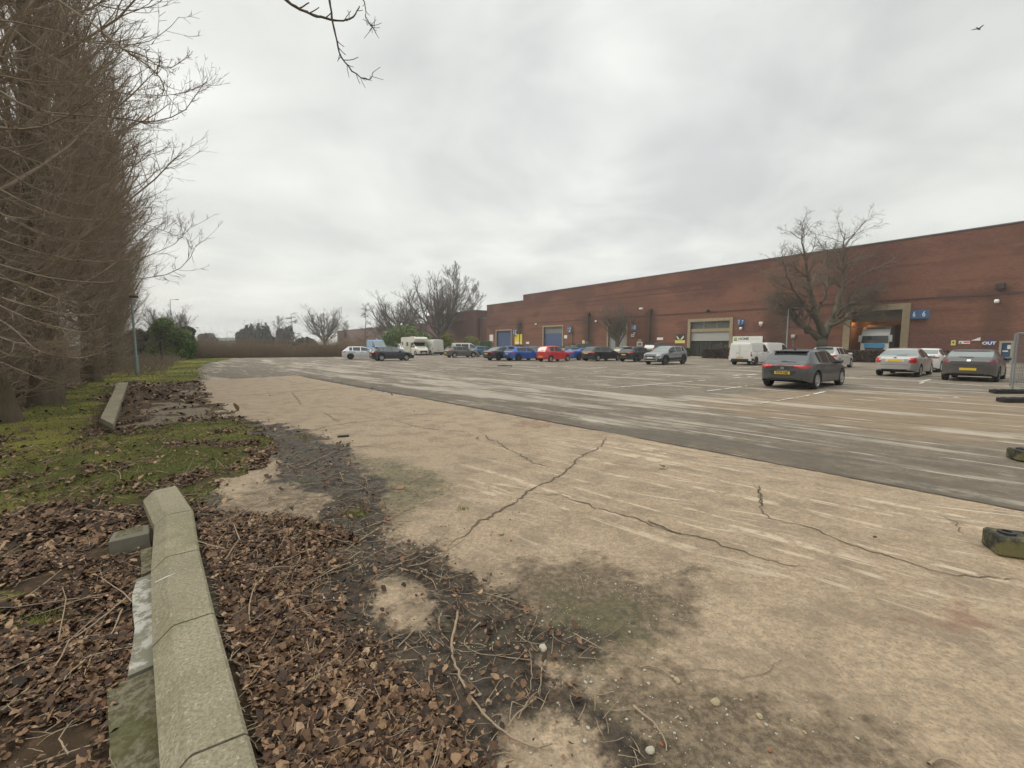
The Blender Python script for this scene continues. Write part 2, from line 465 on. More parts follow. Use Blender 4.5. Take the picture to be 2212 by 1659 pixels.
base = t.mix(t.math('MULTIPLY', st3, .45), base, (.20, .155, .108))
n_mid = t.noise(p, 7, 5, .7)
stn = t.math('ADD', t.attr("stain"), t.math('MULTIPLY', t.math('SUBTRACT', n_mid, .5), 2.2))
base = t.mix(t.math('MULTIPLY', t.rng(stn, .25, .95), .88), base, t.mix(t.rng(t.noise(p, 26, 6, .78), .42, .60), (.060, .043, .025), (.165, .122, .078)))
rs = t.math('ADD', t.attr("rust"), t.math('MULTIPLY', t.math('SUBTRACT', n_mid, .5), 1.8))
base = t.mix(t.math('MULTIPLY', t.rng(rs, .3, .9), .6), base, (.17, .085, .055))
ms = t.math('ADD', t.attr("moss"), t.math('MULTIPLY', t.math('SUBTRACT', t.noise(p, 5, 7, .78), .5), 2.6))
base = t.mix(t.math('MULTIPLY', t.rng(ms, .25, 1.0), .62), base, (.085, .075, .03))
blot = t.math('MULTIPLY', t.rng(t.noise(p, 15, 5, .75), .50, .60), t.rng(t.attr("moss"), .2, .9))
base = t.mix(t.math('MULTIPLY', blot, .75), base, (.045, .05, .028))
md = t.math('ADD', t.attr("mud"), t.math('MULTIPLY', t.math('SUBTRACT', t.noise(p, 8, 7, .78), .5), 2.4))
mudm = t.rng(md, .22, .80)
mudc = t.mix(t.rng(t.noise(p, 5.5, 7, .78), .38, .62), (.014, .010, .006), (.072, .052, .032))
mudc = t.mix(t.rng(t.noise(p, 1.7, 4, .6), .52, .66, 0, .6), mudc, (.045, .048, .020))
grit = t.rng(t.voro(p, 46, out="Distance"), .0, .16, 1, 0)
mudc = t.mix(t.math('MULTIPLY', grit, .35), mudc, (.26, .22, .16))
base = t.mix(mudm, base, mudc)
speck = t.math('MULTIPLY', t.rng(t.voro(p, 23), .0, .10, 1, 0), t.rng(t.noise(p, 1.6, 3, .5), .45, .6))
base = t.mix(t.math('MULTIPLY', speck, .5), base, (.55, .48, .38))
dspeck = t.math('MULTIPLY', t.rng(t.voro(t.mp(p, loc=(3, 7, 0)), 14), .0, .11, 1, 0), t.rng(t.noise(p, 2.1, 3, .5), .5, .62))
base = t.mix(t.math('MULTIPLY', dspeck, .5), base, (.09, .07, .05))
t.col(base)
t.rough(t.mix(mudm, (.78, .78, .78), t.mix(t.noise(p, 3, 4, .6), (.42, .42, .42), (.8, .8, .8))))
t.spec(.35)
hgt = t.math('ADD', t.math('MULTIPLY', grain, .35), t.math('MULTIPLY', t.noise(p, 14, 6, .75), t.math('ADD', .35, t.math('MULTIPLY', mudm, 1.4))))
t.bump(hgt, .55, .02)
M_PAVE = t.m
pavement = region("pavement", is_p, ZP, dict(mud=mud, stain=stain, moss=moss, rust=rust, scrape=scrape), M_PAVE)
pavement["label"] = "old pale concrete slabs with cracks, mud and scrape marks"

# --- asphalt car park
edge_d = np.clip(sd_edge, 0, 30)
tan = soft([(1480, 868), (1600, 848), (1850, 842), (2300, 862), (2400, 960), (1950, 952), (1750, 915), (1500, 888)], .8)
light = soft([(560, 782), (760, 788), (1000, 812), (1250, 838), (1480, 862), (1560, 885), (1690, 925), (1500, 925), (1300, 898), (1150, 872), (950, 846), (820, 826), (650, 800)], .7)
light = np.maximum(light, .9 * soft([(1500, 936), (1700, 965), (1900, 990), (2300, 1040), (2300, 1062), (2000, 1020), (1750, 985), (1560, 952)], .15))
light = np.maximum(light, .8 * soft([(1600, 880), (1800, 893), (1990, 905), (1950, 915), (1700, 900)], .3))
light = np.maximum(light, .8 * soft([(1950, 912), (2300, 940), (2300, 955), (2050, 935)], .25))
t = NT("worn_asphalt")
p = t.pos()
base = t.mix(t.noise(p, .35, 5, .6), (.118, .092, .066), (.190, .152, .110))
base = t.mix(t.math('MULTIPLY', t.rng(t.noise(p, 45, 4, .7), .45, .65), .5), base, (.27, .235, .185))
base = t.mix(t.rng(t.noise(p, 3, 6, .75), .42, .6, .45, 0), base, (.07, .058, .043))
s_t = t.noise(streak_vec(t, 45, .3, 1.2), 1.0, 7, .7)
base = t.mix(t.rng(t.math('ADD', t.attr("tan"), t.math('MULTIPLY', t.math('SUBTRACT', s_t, .5), 2.0)), .1, 1.1, 0, .75), base, t.mix(t.noise(p, 3, 5, .7), (.17, .12, .072), (.27, .20, .125)))
s1 = t.noise(streak_vec(t, 43, .16, 1.0), 1.0, 8, .68, .25)
s1 = t.math('ADD', s1, t.math('MULTIPLY', t.attr("light"), .075))
base = t.mix(t.math('MULTIPLY', t.rng(s1, .52, .62), .8), base, t.mix(t.noise(p, 2.2, 5, .65), (.29, .25, .20), (.42, .375, .305)))
s2 = t.noise(streak_vec(t, 47, .22, 1.8), 1.0, 7, .68, .3)
base = t.mix(t.math('MULTIPLY', t.rng(s2, .53, .63), .65), base, (.065, .056, .045))
s3 = t.math('MULTIPLY', t.rng(t.noise(streak_vec(t, 42, .30, 4.0), 1.0, 6, .65), .57, .63), t.rng(t.noise(p, .6, 4, .6), .42, .55))
base = t.mix(t.math('MULTIPLY', s3, .75), base, (.45, .41, .34))
ed = t.attr("edge")
ew = t.math('ADD', ed, t.math('MULTIPLY', t.math('SUBTRACT', t.noise(streak_vec(t, 43, .35, .9), 1.0, 8, .75), .5), 11.0))
wet = t.rng(ew, .3, 1.5, 1, 0)
base = t.mix(t.math('MULTIPLY', wet, t.rng(t.noise(p, 2.6, 7, .78), .40, .56, .95, .45)), base, t.mix(t.noise(p, 5, 5, .7), (.068, .056, .042), (.13, .108, .078)))
base = t.mix(t.math('MULTIPLY', t.rng(ed, .0, .10, 1, 0), .7), base, (.03, .026, .02))
t.col(base)
t.rough(t.mix(t.rng(s2, .5, .7), (.85, .85, .85), (.55, .55, .55))); t.spec(.3)
t.bump(t.math('ADD', t.noise(p, 60, 3, .7), t.noise(p, 9, 5, .7)), .4, .015)
M_ASPH = t.m
asphalt = region("car_park_surface", is_a, ZP * 0, dict(edge=edge_d, tan=tan, light=light), M_ASPH, -.012)

# --- verge soil
t = NT("verge_soil")
p = t.pos()
soil = t.mix(t.noise(p, 6, 6, .72), (.034, .022, .013), (.13, .088, .055))
soil = t.mix(t.math('MULTIPLY', t.rng(t.voro(p, 14), .1, .45, 1, 0), .55), soil, (.17, .105, .062))
soil = t.mix(t.rng(t.noise(p, .8, 4, .6), .5, .75, 0, .5), soil, (.05, .038, .024))
gr = t.mix(t.noise(p, 8, 5, .7), (.038, .045, .012), (.125, .125, .032))
gr = t.mix(t.rng(t.noise(p, .25, 4, .6), .42, .60), gr, (.225, .21, .05))
gm = t.math('ADD', t.attr("grass"), t.math('MULTIPLY', t.math('SUBTRACT', t.noise(p, 5, 7, .78), .5), 2.4))
c = t.mix(t.rng(gm, .35, .75), soil, gr)
sm = t.math('ADD', t.attr("slab"), t.math('MULTIPLY', t.math('SUBTRACT', t.noise(p, 4, 5, .7), .5), .7))
c = t.mix(t.rng(sm, .45, .7), c, t.mix(t.noise(p, 12, 5, .7), (.14, .115, .08), (.27, .23, .16)))
t.col(c).rough(.92).spec(.15)
t.bump(t.noise(p, 16, 6, .8), .9, .05)
M_SOIL = t.m
ground = region("ground", is_g, ZG, dict(grass=grass, slab=slab), M_SOIL, -.006)
# wide base sheet to the horizon
mb = MB(); mb.add([(-1500, -1500, -.16), (1500, -1500, -.16), (1500, 1500, -.16), (-1500, 1500, -.16)], [(0, 1, 2, 3)])
t = NT("far_ground"); t.col(t.mix(t.noise(t.pos(), .05, 4, .6), (.09, .08, .055), (.15, .135, .10))).rough(.9)
tag(mb.build("terrain", t.m), kind="structure")

# quick lookup of the grids at any ground point
def samp(A, x, y):
    r = np.hypot(x, y); a = np.arctan2(x, y)
    i = np.clip((np.log(np.maximum(r, .91)) - math.log(.9)) / (math.log(150) - math.log(.9)) * (nr - 1), 0, nr - 1).astype(int)
    j = np.clip((a + AMAX) / (2 * AMAX) * (na - 1), 0, na - 1).astype(int)
    return A[i, j]
Zmix = np.where(SD_P < 0, ZP, np.where(SD_A < 0, -.012, ZG - .006))
def zat(x, y): return float(samp(Zmix, np.array([x]), np.array([y]))[0])

# ------------------------------------------------------------------ cracks and painted lines (thin sheets on the surface)
def strip(pts, w0, mat, name, z, step=.05, jag=.35, seed=0, gaps=0.0, taper=True, wob=.0):
    rs = np.random.RandomState(seed)
    pts = np.array(pts); seg = np.linalg.norm(np.diff(pts, axis=0), axis=1); L = np.concatenate([[0], np.cumsum(seg)])
    n = max(3, int(L[-1] / step)); s = np.linspace(0, L[-1], n)
    x = np.interp(s, L, pts[:, 0]); y = np.interp(s, L, pts[:, 1])
    dx = np.gradient(x); dy = np.gradient(y); l = np.hypot(dx, dy); nx, ny = -dy / l, dx / l
    o = (fbm(s * 2.2, s * 0 + seed, 6, seed) - .5) * wob + (fbm(s * 14, s * 0 + seed, 3, seed + 40) - .5) * wob * .5
    w = w0 * (.45 + jag * 2 * (fbm(s * 6, s * 0 + seed * 3.1, 4, seed + 3) - .2))
    if taper: w = w * np.clip(np.minimum(s, L[-1] - s) / (L[-1] * .12 + 1e-6), .15, 1)
    g = np.ones(n)
    if gaps: g = (fbm(s * 1.7, s * 0 + 5 + seed, 4, seed + 8) > gaps).astype(float)
    a = np.stack([x + nx * (o + w / 2), y + ny * (o + w / 2), x * 0 + z], 1); b = np.stack([x + nx * (o - w / 2), y + ny * (o - w / 2), x * 0 + z], 1)
    a[:, 0] += rs.normal(0, w0 * .07, n); b[:, 1] += rs.normal(0, w0 * .07, n)
    V = np.concatenate([a, b]); F = np.array([(i, i + 1, n + i + 1, n + i) for i in range(n - 1) if g[i] > 0 and g[i + 1] > 0])
    if not len(F): return None
    return V, F
def strips(name, specs, mat, z, **kw):
    Vs, Fs, k = [], [], 0
    for i, (pts, w) in enumerate(specs):
        r = strip(gp(pts), w, mat, name, z, seed=i + kw.get('seed0', 0), **{a: b for a, b in kw.items() if a != 'seed0'})
        if r is None: continue
        Vs.append(r[0]); Fs.append(r[1] + k); k += len(r[0])
    return tag(obj(name, mesh_np(name, np.concatenate(Vs), np.concatenate(Fs), mat)), kind="structure")
t = NT("crack_dirt"); t.col(t.mix(t.noise(t.pos(), 30, 3, .6), (.055, .040, .027), (.17, .125, .08))).rough(.95)
M_CRACK = t.m
strips("pavement_crack", [
    ([(1318, 940), (1280, 975), (1247, 990), (1240, 1007), (1210, 1030), (1150, 1060), (1100, 1090), (1030, 1130), (985, 1165), (965, 1190)], 0.0226),
    ([(1040, 935), (1060, 950), (1110, 975), (1150, 1000), (1195, 1010), (1212, 1015)], 0.0158),
    ([(1140, 1065), (1210, 1070), (1240, 1080), (1300, 1098), (1380, 1120), (1440, 1145), (1520, 1165), (1600, 1195), (1680, 1220), (1760, 1230)], 0.0136),
    ([(1400, 1125), (1425, 1136), (1450, 1148), (1480, 1155)], 0.0362),
    ([(1630, 1042), (1640, 1060), (1645, 1085), (1650, 1110), (1680, 1125), (1750, 1140), (1850, 1180), (1950, 1210), (2050, 1240), (2300, 1264)], 0.0126),
    ([(1634, 1048), (1644, 1070), (1650, 1095)], 0.0136),
    ([(637, 937.6), (705, 922.7), (760, 914), (836, 905.7), (900, 897), (958, 887), (990, 882)], 0.0204),
    ([(836, 906), (870, 913), (902, 923), (960, 930), (1036, 933)], 0.0136),
    ([(690, 888.5), (715, 900), (738, 915)], 0.0136),
    ([(503, 855.7), (560, 852), (631, 846), (700, 842), (783, 836.5)], 0.0407),
    ([(592, 817), (655, 830), (700, 824)], 0.0317), ([(631, 847), (643, 863), (655, 878)], 0.0181),
    ([(463, 870), (478, 882), (492, 890), (505, 897)], 0.0543),
    ([(2010, 1110), (2050, 1125), (2080, 1150), (2110, 1160)], 0.0068),
    ([(1500, 1452), (1590, 1460), (1650, 1440), (1700, 1420)], 0.0027),
], M_CRACK, .006, step=.02, jag=.75, wob=.14)
t = NT("gutter_dirt"); t.col(t.mix(t.noise(t.pos(), 9, 5, .7), (.022, .018, .013), (.06, .048, .034))).rough(.8)
strips("slab_joint", [([(643, 811), (783, 836.8), (900, 858)], .22), ([(900, 858), (1042, 884.2), (1320, 935.5)], .10), ([(1320, 935.3), (1700, 1006.8), (2212, 1104), (2500, 1158)], .035)], t.m, .007, step=.06, jag=.6, wob=.05)
t = NT("worn_white_paint")
t.col(t.mix(t.rng(t.noise(t.pos(), 14, 5, .7), .42, .62), (.70, .68, .62), (.42, .39, .33))).rough(.8)
M_PAINT = t.m
strips("bay_line", [
    ([(1527, 844.7), (1601.4, 835.5)], .11), ([(1609, 834), (1632, 831)], .10), ([(1341, 835.5), (1524, 821.6)], .10), ([(1741, 855), (1801.8, 841.5)], .12), ([(1640, 872), (1741, 855)], .05),
    ([(1270, 823), (1330, 820.5)], .09), ([(1282.6, 803.7), (1310, 800.5)], .11), ([(1200, 816), (1268, 814)], .10), ([(1343.7, 810), (1371, 807)], .11), ([(1440.7, 813.2), (1470, 810)], .11),
    ([(1509, 792.5), (1541, 790.6)], .12), ([(1588.8, 795.5), (1642, 791.5)], .13), ([(1835.4, 814.4), (2120, 833.2)], .15), ([(2141.8, 836.2), (2175.6, 839.2)], .16), ([(1842.2, 788.5), (1868, 789.6)], .13),
    ([(1990, 824), (2010, 820)], .13), ([(1985, 828.5), (1996, 826)], .12), ([(2034, 805), (2048, 801)], .14), ([(565, 778.7), (592, 781)], .5), ([(488, 878), (562, 870.6)], .07), ([(738, 857), (839, 847.6)], .06), ([(660, 862), (720, 857)], .03),
    ([(1584, 811), (1636, 808.5)], .35), ([(1584, 816), (1625, 814)], .2), ([(1110, 808), (1190, 806)], .10), ([(1000, 800), (1080, 799)], .12), ([(1540, 798), (1600, 794)], .08),
    ([(1400, 795), (1450, 791)], .1), ([(1655, 815), (1700, 808)], .1), ([(1310, 838), (1450, 829)], .04), ([(1160, 792), (1230, 791)], .25), ([(1270, 795), (1310, 794)], .3),
    ([(560, 838), (640, 833)], .03), ([(930, 800), (990, 797)], .18), ([(2030, 860), (2070, 858)], .10),
], M_PAINT, .004, step=.06, jag=.45, gaps=.33, taper=False)
# ------------------------------------------------------------------ warehouse: front runs from W0 along WD
W0 = Vector((44.7, 40.0, 0))
NRM = Vector((-.7944, -.6074, 0))          # towards the camera
RZ_W = math.atan2(WD.y, WD.x)
def wt(px):                                # distance along the front for a pixel column
    k = (px - 1106.0) / FPX / CP
    # X = k * (Y*CP + ...) approximated on the horizon row
    k = ray(px, 745.5)[0] / ray(px, 745.5)[1]
    return (W0.x - k * W0.y) / (k * WD.y - WD.x)
def wz(px, py):
    t = wt(px); Y = W0.y + WD.y * t
    return P(px, py, Y)[2]
# local frame of the front: x along WD, y = INTO the building, z up
WM = Matrix.Translation(W0) @ Matrix.Rotation(RZ_W, 4, 'Z')
# local +y must point away from camera: rotate(WD) by +90deg gives left of WD -> check
_ly = (WM.to_3x3() @ Vector((0, 1, 0)))
YS = 1.0 if _ly.dot(NRM) < 0 else -1.0     # sign of local y that goes into the building
def wl_(t_, d_, z_): return (t_, d_ * YS, z_)   # d_ = depth into building (negative = proud)
def wbox(mb, t0, t1, d0, d1, z0, z1, bev=0):
    a, b = sorted((d0 * YS, d1 * YS)); return mb.box(min(t0, t1), max(t0, t1), a, b, z0, z1, bev)
def wobj(name, mb, mat, parent=None, smooth=False):
    o = mb.build(name, mat, parent, smooth)
    if parent is None: o.matrix_world = WM
    return o
def wthing(name, label, cat, t0, z0=0.0, group=None):
    o = thing(name, label, cat, WM @ Vector((t0, 0, z0)), RZ_W, group); return o
def wpart(name, mb, mat, parent, t0, z0=0.0, smooth=False):
    """mesh given in front coordinates, parented to a thing at (t0,0,z0)"""
    mb.V = [(v[0] - t0, v[1], v[2] - z0) for v in mb.V]
    return mb.build(name, mat, parent, smooth)

t = NT("red_brick")
p = t.objc()
pb = t.n.new("ShaderNodeTexBrick")
vx = t.n.new("ShaderNodeSeparateXYZ"); t.l.new(p, vx.inputs[0])
cb = t.n.new("ShaderNodeCombineXYZ"); t.l.new(t.math('ADD', vx.outputs[0], vx.outputs[1]), cb.inputs[0]); t.l.new(vx.outputs[2], cb.inputs[1])
t.l.new(cb.outputs[0], pb.inputs["Vector"])
pb.inputs["Scale"].default_value = 1.0; pb.inputs["Brick Width"].default_value = .225; pb.inputs["Row Height"].default_value = .075
pb.inputs["Mortar Size"].default_value = .010; pb.inputs["Mortar Smooth"].default_value = .3
pb.inputs["Color1"].default_value = (.215, .088, .064, 1); pb.inputs["Color2"].default_value = (.135, .056, .043, 1); pb.inputs["Mortar"].default_value = (.165, .11, .08, 1)
c = pb.outputs["Color"]
pw = cb.outputs[0]
lo = t.rng(t.noise(t.mp(pw, (.10, .16, 1)), 1.0, 4, .6), .40, .62)
c = t.mix(t.math('MULTIPLY', lo, .75), c, t.mix(.5, c, (.245, .115, .066)))
band = t.noise(t.mp(pw, (.05, 1.6, 1)), 1.0, 6, .7, .6)
c = t.mix(t.math('MULTIPLY', t.rng(band, .50, .68), .42), c, (.070, .033, .028))
c = t.mix(t.math('MULTIPLY', t.rng(band, .33, .44, 1, 0), .30), c, (.29, .13, .085))
effl = t.math('MULTIPLY', t.rng(t.noise(t.mp(pw, (.35, 3.0, 1)), 1.0, 6, .75), .60, .70), t.rng(t.noise(pw, .18, 3, .6), .5, .62))
c = t.mix(t.math('MULTIPLY', effl, .45), c, (.33, .22, .17))
# soot down from the parapet and dark vertical stains under the rainwater hoppers
zz = vx.outputs[2]
soot = t.math('MULTIPLY', t.rng(zz, 6.0, 12.0), t.rng(t.noise(t.mp(pw, (.16, .30, 1)), 1.0, 5, .65), .36, .60))
c = t.mix(t.math('MULTIPLY', soot, .45), c, (.060, .036, .036))
patch = t.rng(t.noise(t.mp(pw, (.09, .22, 1), loc=(7, 3, 0)), 1.0, 4, .55), .56, .62)
c = t.mix(t.math('MULTIPLY', patch, .45), c, (.085, .042, .036))
STAIN_T = [wt(q) for q in (1123, 1271, 1404, 1676, 2148)]
for i_, st_ in enumerate(STAIN_T):
    dx_ = t.math('ABSOLUTE', t.math('SUBTRACT', t.math('ADD', vx.outputs[0], t.math('MULTIPLY', t.noise(pw, 1.5, 4, .6), .9)), st_ + .45))
    f = t.math('MULTIPLY', t.rng(dx_, .5, (1.9, 2.3, 1.8, 2.2, 1.4)[i_], 1, 0), t.rng(zz, 6.0, 8.5, 1, 0))
    c = t.mix(t.math('MULTIPLY', f, (.8, .7, .55, .6, .4)[i_]), c, (.045, .033, .024))
t.col(c).rough(.93).spec(.15)
t.bump(pb.outputs["Fac"], -.3, .01)
M_BRICK = t.m
M_DARKBRICK = plain("dark_engineering_brick", (.075, .040, .033), .9, var=.3, scale=3)
M_STONE = plain("weathered_surround", (.31, .245, .155), .9, var=.3, scale=2.5, spec=.2)
M_COPE = plain("lead_coping", (.12, .115, .125), .7, var=.2)
M_BLUE = plain("blue_roller_shutter", (.035, .070, .165), .55, var=.15, scale=1.2)
M_GREYM = plain("grey_painted_metal", (.30, .31, .31), .5, var=.12, scale=1.5)
M_BLACK = plain("black_plastic", (.018, .018, .018), .5)
M_WHITE = plain("white_signboard", (.74, .74, .70), .6, var=.06)
M_GLASSD = plain("dark_glass", (.035, .042, .040), .08, spec=.6, var=.2, scale=.8)
M_SIGNB = plain("blue_sign", (.055, .13, .26), .5, var=.08)
M_STEEL = plain("galvanised_steel", (.22, .235, .24), .5, metal=.5, var=.15)

T_END = wt(1052); T_STEP = wt(1130)
Z_HI = wz(1130, 638); Z_LO = wz(1052, 660)
T0W = -26.0
OPEN = []   # (t_lo, t_hi, z_top)
def op(pxl, pxr, pyt, px_for):
    a, b = wt(pxr), wt(pxl); z = wz(px_for, pyt); OPEN.append((a, b, z)); return (a, b, z)
O10 = op(1073, 1104, 714.5, 1090)
O9 = op(1174.5, 1214.5, 706, 1195)
O8 = op(1314, 1352, 703, 1333)
O7 = op(1490.5, 1575, 694, 1534)
O6 = op(1834, 1944, 671, 1890)
OB = (wt(2184), wt(2164), wz(2174, 741)); OPEN.append(OB)
print("OPENINGS", [tuple(round(v, 2) for v in o) for o in OPEN], "Z", round(Z_HI, 2), round(Z_LO, 2), "T", round(T_END, 1), round(T_STEP, 1))

wh = wthing("warehouse", "long single storey red brick warehouse with loading doors along the car park", "warehouse", 0)
mb = MB()
def front_wall(mb, t0, t1, ztop, opens):
    xs = sorted({t0, t1} | {o[0] for o in opens} | {o[1] for o in opens})
    for a, b in zip(xs[:-1], xs[1:]):
        o = [q for q in opens if q[0] <= a + 1e-6 and q[1] >= b - 1e-6]
        z0 = o[0][2] if o else -.3
        mb.box(a, b, min(0, .35 * YS), max(0, .35 * YS), z0, ztop)
op_s = [o for o in OPEN]
front_wall(mb, T0W, T_STEP, Z_HI, [o for o in op_s if o[1] < T_STEP])
front_wall(mb, T_STEP, T_END, Z_LO, [o for o in op_s if o[0] > T_STEP])
mb2 = MB()
wbox(mb, T_END - .35, T_END, .35, 40, -.3, Z_LO)
wbox(mb, T0W, T0W + .35, .35, 40, -.3, Z_HI)
wbox(mb, T_STEP - .35, T_STEP, .35, 40, Z_LO - .4, Z_HI)
wbox(mb, T0W, T_END, 39.7, 40.05, -.3, Z_LO)
wpart("brick_wall", mb, M_BRICK, wh, 0)
mb = MB(); wbox(mb, T0W, T_STEP, .35, 39.7, Z_HI - .6, Z_HI - .35); wbox(mb, T_STEP, T_END, .35, 39.7, Z_LO - .6, Z_LO - .35)
wpart("roof", mb, M_COPE, wh, 0)
mb = MB(); wbox(mb, T0W - .05, T_STEP + .06, -.07, .42, Z_HI + .002, Z_HI + .13, .02); wbox(mb, T_STEP + .06, T_END + .05, -.07, .42, Z_LO + .002, Z_LO + .12, .02)
wpart("parapet_coping", mb, M_COPE, wh, 0)
# string course above the doors (in runs, as on the photo)
ZB = wz(1500, 675)
mb = MB(); wbox(mb, T0W, T_END, -.045, 0, ZB - .16, ZB + .02)
wpart("string_course", mb, M_DARKBRICK, wh, 0)
mb = MB()
for z in (Z_HI - 2.1, Z_HI - 2.9): wbox(mb, wt(1560), T_END if z < Z_LO - .2 else T_STEP, -.025, 0, z, z + .09)
wpart("brick_band", mb, M_DARKBRICK, wh, 0)
# rainwater hoppers with pipes in dark recesses
for i, q in enumerate((1123, 1271, 1404, 1676, 2148)):
    tq = wt(q); zt = wz(q, (697, 675.5, 668, 655, 612)[i]) if i != 3 else 8.2
    mb = MB(); wbox(mb, tq - .3, tq + .3, -.32, -.002, zt - .55, zt, .04); 
    if i < 3: mb.tube([wl_(tq, -.12, zt - .5), wl_(tq, -.12, -.1)], .07, 8)
    wpart("downpipe", mb, plain("sooty_iron", (.045, .032, .026), .85, var=.3, scale=2), wh, 0)

def surround(o, w, parent, top=True, d=-.10):
    a, b, z = o; mb = MB()
    wbox(mb, a - w, a, d, .34, -.1, z); wbox(mb, b, b + w, d, .34, -.1, z); wbox(mb, a - w, b + w, d, .34, z + .002, z + w)
    return wpart("door_surround", mb, M_STONE, parent, 0)
def shutter(o, zt, zb, mat, name="roller_shutter", d=.22):
    a, b, _ = o; mb = MB(); n = max(2, int((zt - zb) / .09)); prof = []
    for i in range(n + 1):
        z = zb + (zt - zb) * i / n
        prof.append((d + (.018 if i % 2 else 0), z))
    V = []; F = []
    for dd, z in prof: V += [wl_(a, dd, z), wl_(b, dd, z)]
    for i in range(n): F.append((2 * i, 2 * i + 1, 2 * i + 3, 2 * i + 2))
    mb.add(V, F); return mb
for o in (O10, O9): surround(o, .32, wh)
surround(O8, .32, wh); surround(O7, .42, wh); surround(O6, .62, wh, d=-.14)
wpart("roller_shutter", shutter(O10, O10[2], -.05, M_BLUE), M_BLUE, wh, 0)
s9 = wpart("roller_shutter", shutter(O9, O9[2] - 1.3, -.05, M_BLUE), M_BLUE, wh, 0)
wpart("shutter_panel", shutter(O9, O9[2], O9[2] - 1.3, None), plain("dull_grey_panel", (.14, .15, .15), .5, var=.15), wh, 0)
# door 8: upper light, lintel, double grey door
a, b, z = O8
mb = MB(); wbox(mb, a, b, .02, .30, z - 1.75, z - 1.30); wpart("transom", mb, M_STONE, wh, 0)
mb = MB(); wbox(mb, a, b, .25, .28, z - 1.30, z); wpart("window", mb, M_GLASSD, wh, 0)
mid = (a + b) / 2
for (c0, c1) in ((a, mid - .02), (mid + .02, b)):
    mb = MB(); n_ = 9
    for k in range(n_):
        u0 = c0 + (c1 - c0) * k / n_; u1 = c0 + (c1 - c0) * (k + 1) / n_
        wbox(mb, u0 + .01, u1 - .01, .20, .24, -.05, z - 1.76)
    dr = wpart("door", mb, M_GREYM, wh, 0)
    mb = MB(); h = mid - .25 if c1 < mid else mid + .25
    wbox(mb, h - .08, h + .08, .14, .198, 1.3, 2.4); wpart("handle", mb, M_BLACK, dr, 0)
# door 7: window strip, transom, half-rolled shutter, glazed front behind
a, b, z = O7
zt1 = wz(1534, 709.5); zt2 = wz(1534, 716.5); zs = wz(1534, 736)
mb = MB(); wbox(mb, a, b, .06, .30, zt2, zt1); wpart("transom", mb, M_STONE, wh, 0)
mb = MB(); wbox(mb, a, b, .26, .29, zt1, z)
wd_ = wpart("window", mb, plain("window_glass_pale", (.10, .115, .10), .15, var=.25), wh, 0)
mb = MB()
for k in (1, 2):
    mb = MB(); u = a + (b - a) * k / 3; wbox(mb, u - .05, u + .05, .20, .258, zt1, z)
    wpart("mullion", mb, M_STONE, wd_, 0)
wpart("roller_shutter", shutter(O7, zt2, zs, None), plain("galvanised_shutter", (.33, .33, .31), .5, var=.12), wh, 0)
M_SHOP = plain("shopfront_glass", (.05, .052, .042), .12, var=.5, scale=.8)
mb = MB(); wbox(mb, a, b, .5, .53, .05, zs + .1); g7 = wpart("shopfront", mb, M_SHOP, wh, 0)
mb = MB()
for k in range(5): u = a + (b - a) * k / 4; wbox(mb, u - .06, u + .06, .44, .498, .05, zs)
wbox(mb, a, b, .44, .498, 2.3, 2.42)
wpart("frame", mb, plain("dark_frame", (.06, .05, .04), .6), g7, 0)
# dark shapes of stock behind the glass front
mb = MB(); rs = random.Random(5)
for k in range(9):
    u = a + .4 + (b - a - .8) * k / 8.5; hh = rs.uniform(.8, 2.0); wbox(mb, u, u + rs.uniform(.3, .7), .36, .43, .05, hh, .05)
wpart("display_stand", mb, plain("display_dark", (.03, .028, .024), .8, var=.5), g7, 0)
mb = MB(); wbox(mb, b - .62, b - .12, .40, .43, 2.75, 2.9); wbox(mb, b - .45, b - .30, .40, .43, 2.35, 2.75)
wpart("poster", mb, plain("mint_poster", (.42, .62, .50), .6), g7, 0)
# unit 6 interior: room lit by a warm lamp, visible through the open door
a, b, z = O6
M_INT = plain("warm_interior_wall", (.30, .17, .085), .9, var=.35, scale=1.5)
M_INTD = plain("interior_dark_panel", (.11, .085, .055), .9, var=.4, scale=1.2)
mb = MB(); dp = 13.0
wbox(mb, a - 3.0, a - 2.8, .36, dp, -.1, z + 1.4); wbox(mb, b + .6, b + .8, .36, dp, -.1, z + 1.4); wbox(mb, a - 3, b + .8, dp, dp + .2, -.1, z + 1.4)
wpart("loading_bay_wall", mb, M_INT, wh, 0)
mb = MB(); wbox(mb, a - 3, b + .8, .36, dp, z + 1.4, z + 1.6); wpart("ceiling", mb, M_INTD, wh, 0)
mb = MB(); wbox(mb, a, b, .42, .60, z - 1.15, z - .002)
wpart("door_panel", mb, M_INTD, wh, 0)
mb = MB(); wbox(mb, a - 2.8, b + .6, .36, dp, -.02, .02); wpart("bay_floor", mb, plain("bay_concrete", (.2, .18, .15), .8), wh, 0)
lt = wthing("bay_lamp", "warm sodium lamp hanging inside the open loading bay", "lamp", b - .3, z - .6)
mb = MB(); wbox(mb, b - .5, b + .1, 2.4, 2.8, z - .5, z - .35, .03); wpart("shade", mb, M_BLACK, lt, b - .3, z - .6)
mb = MB(); wbox(mb, b - .45, b + .05, 2.45, 2.75, z - .56, z - .505); wpart("bulb", mb, plain("sodium_glow", (1.0, .55, .2), .5, emis=6), lt, b - .3, z - .6)
mb = MB(); mb.tube([wl_(b - .2, 2.6, z - .35), wl_(b - .2, 2.6, z + 1.4)], .02, 6); wpart("rod", mb, M_BLACK, lt, b - .3, z - .6)
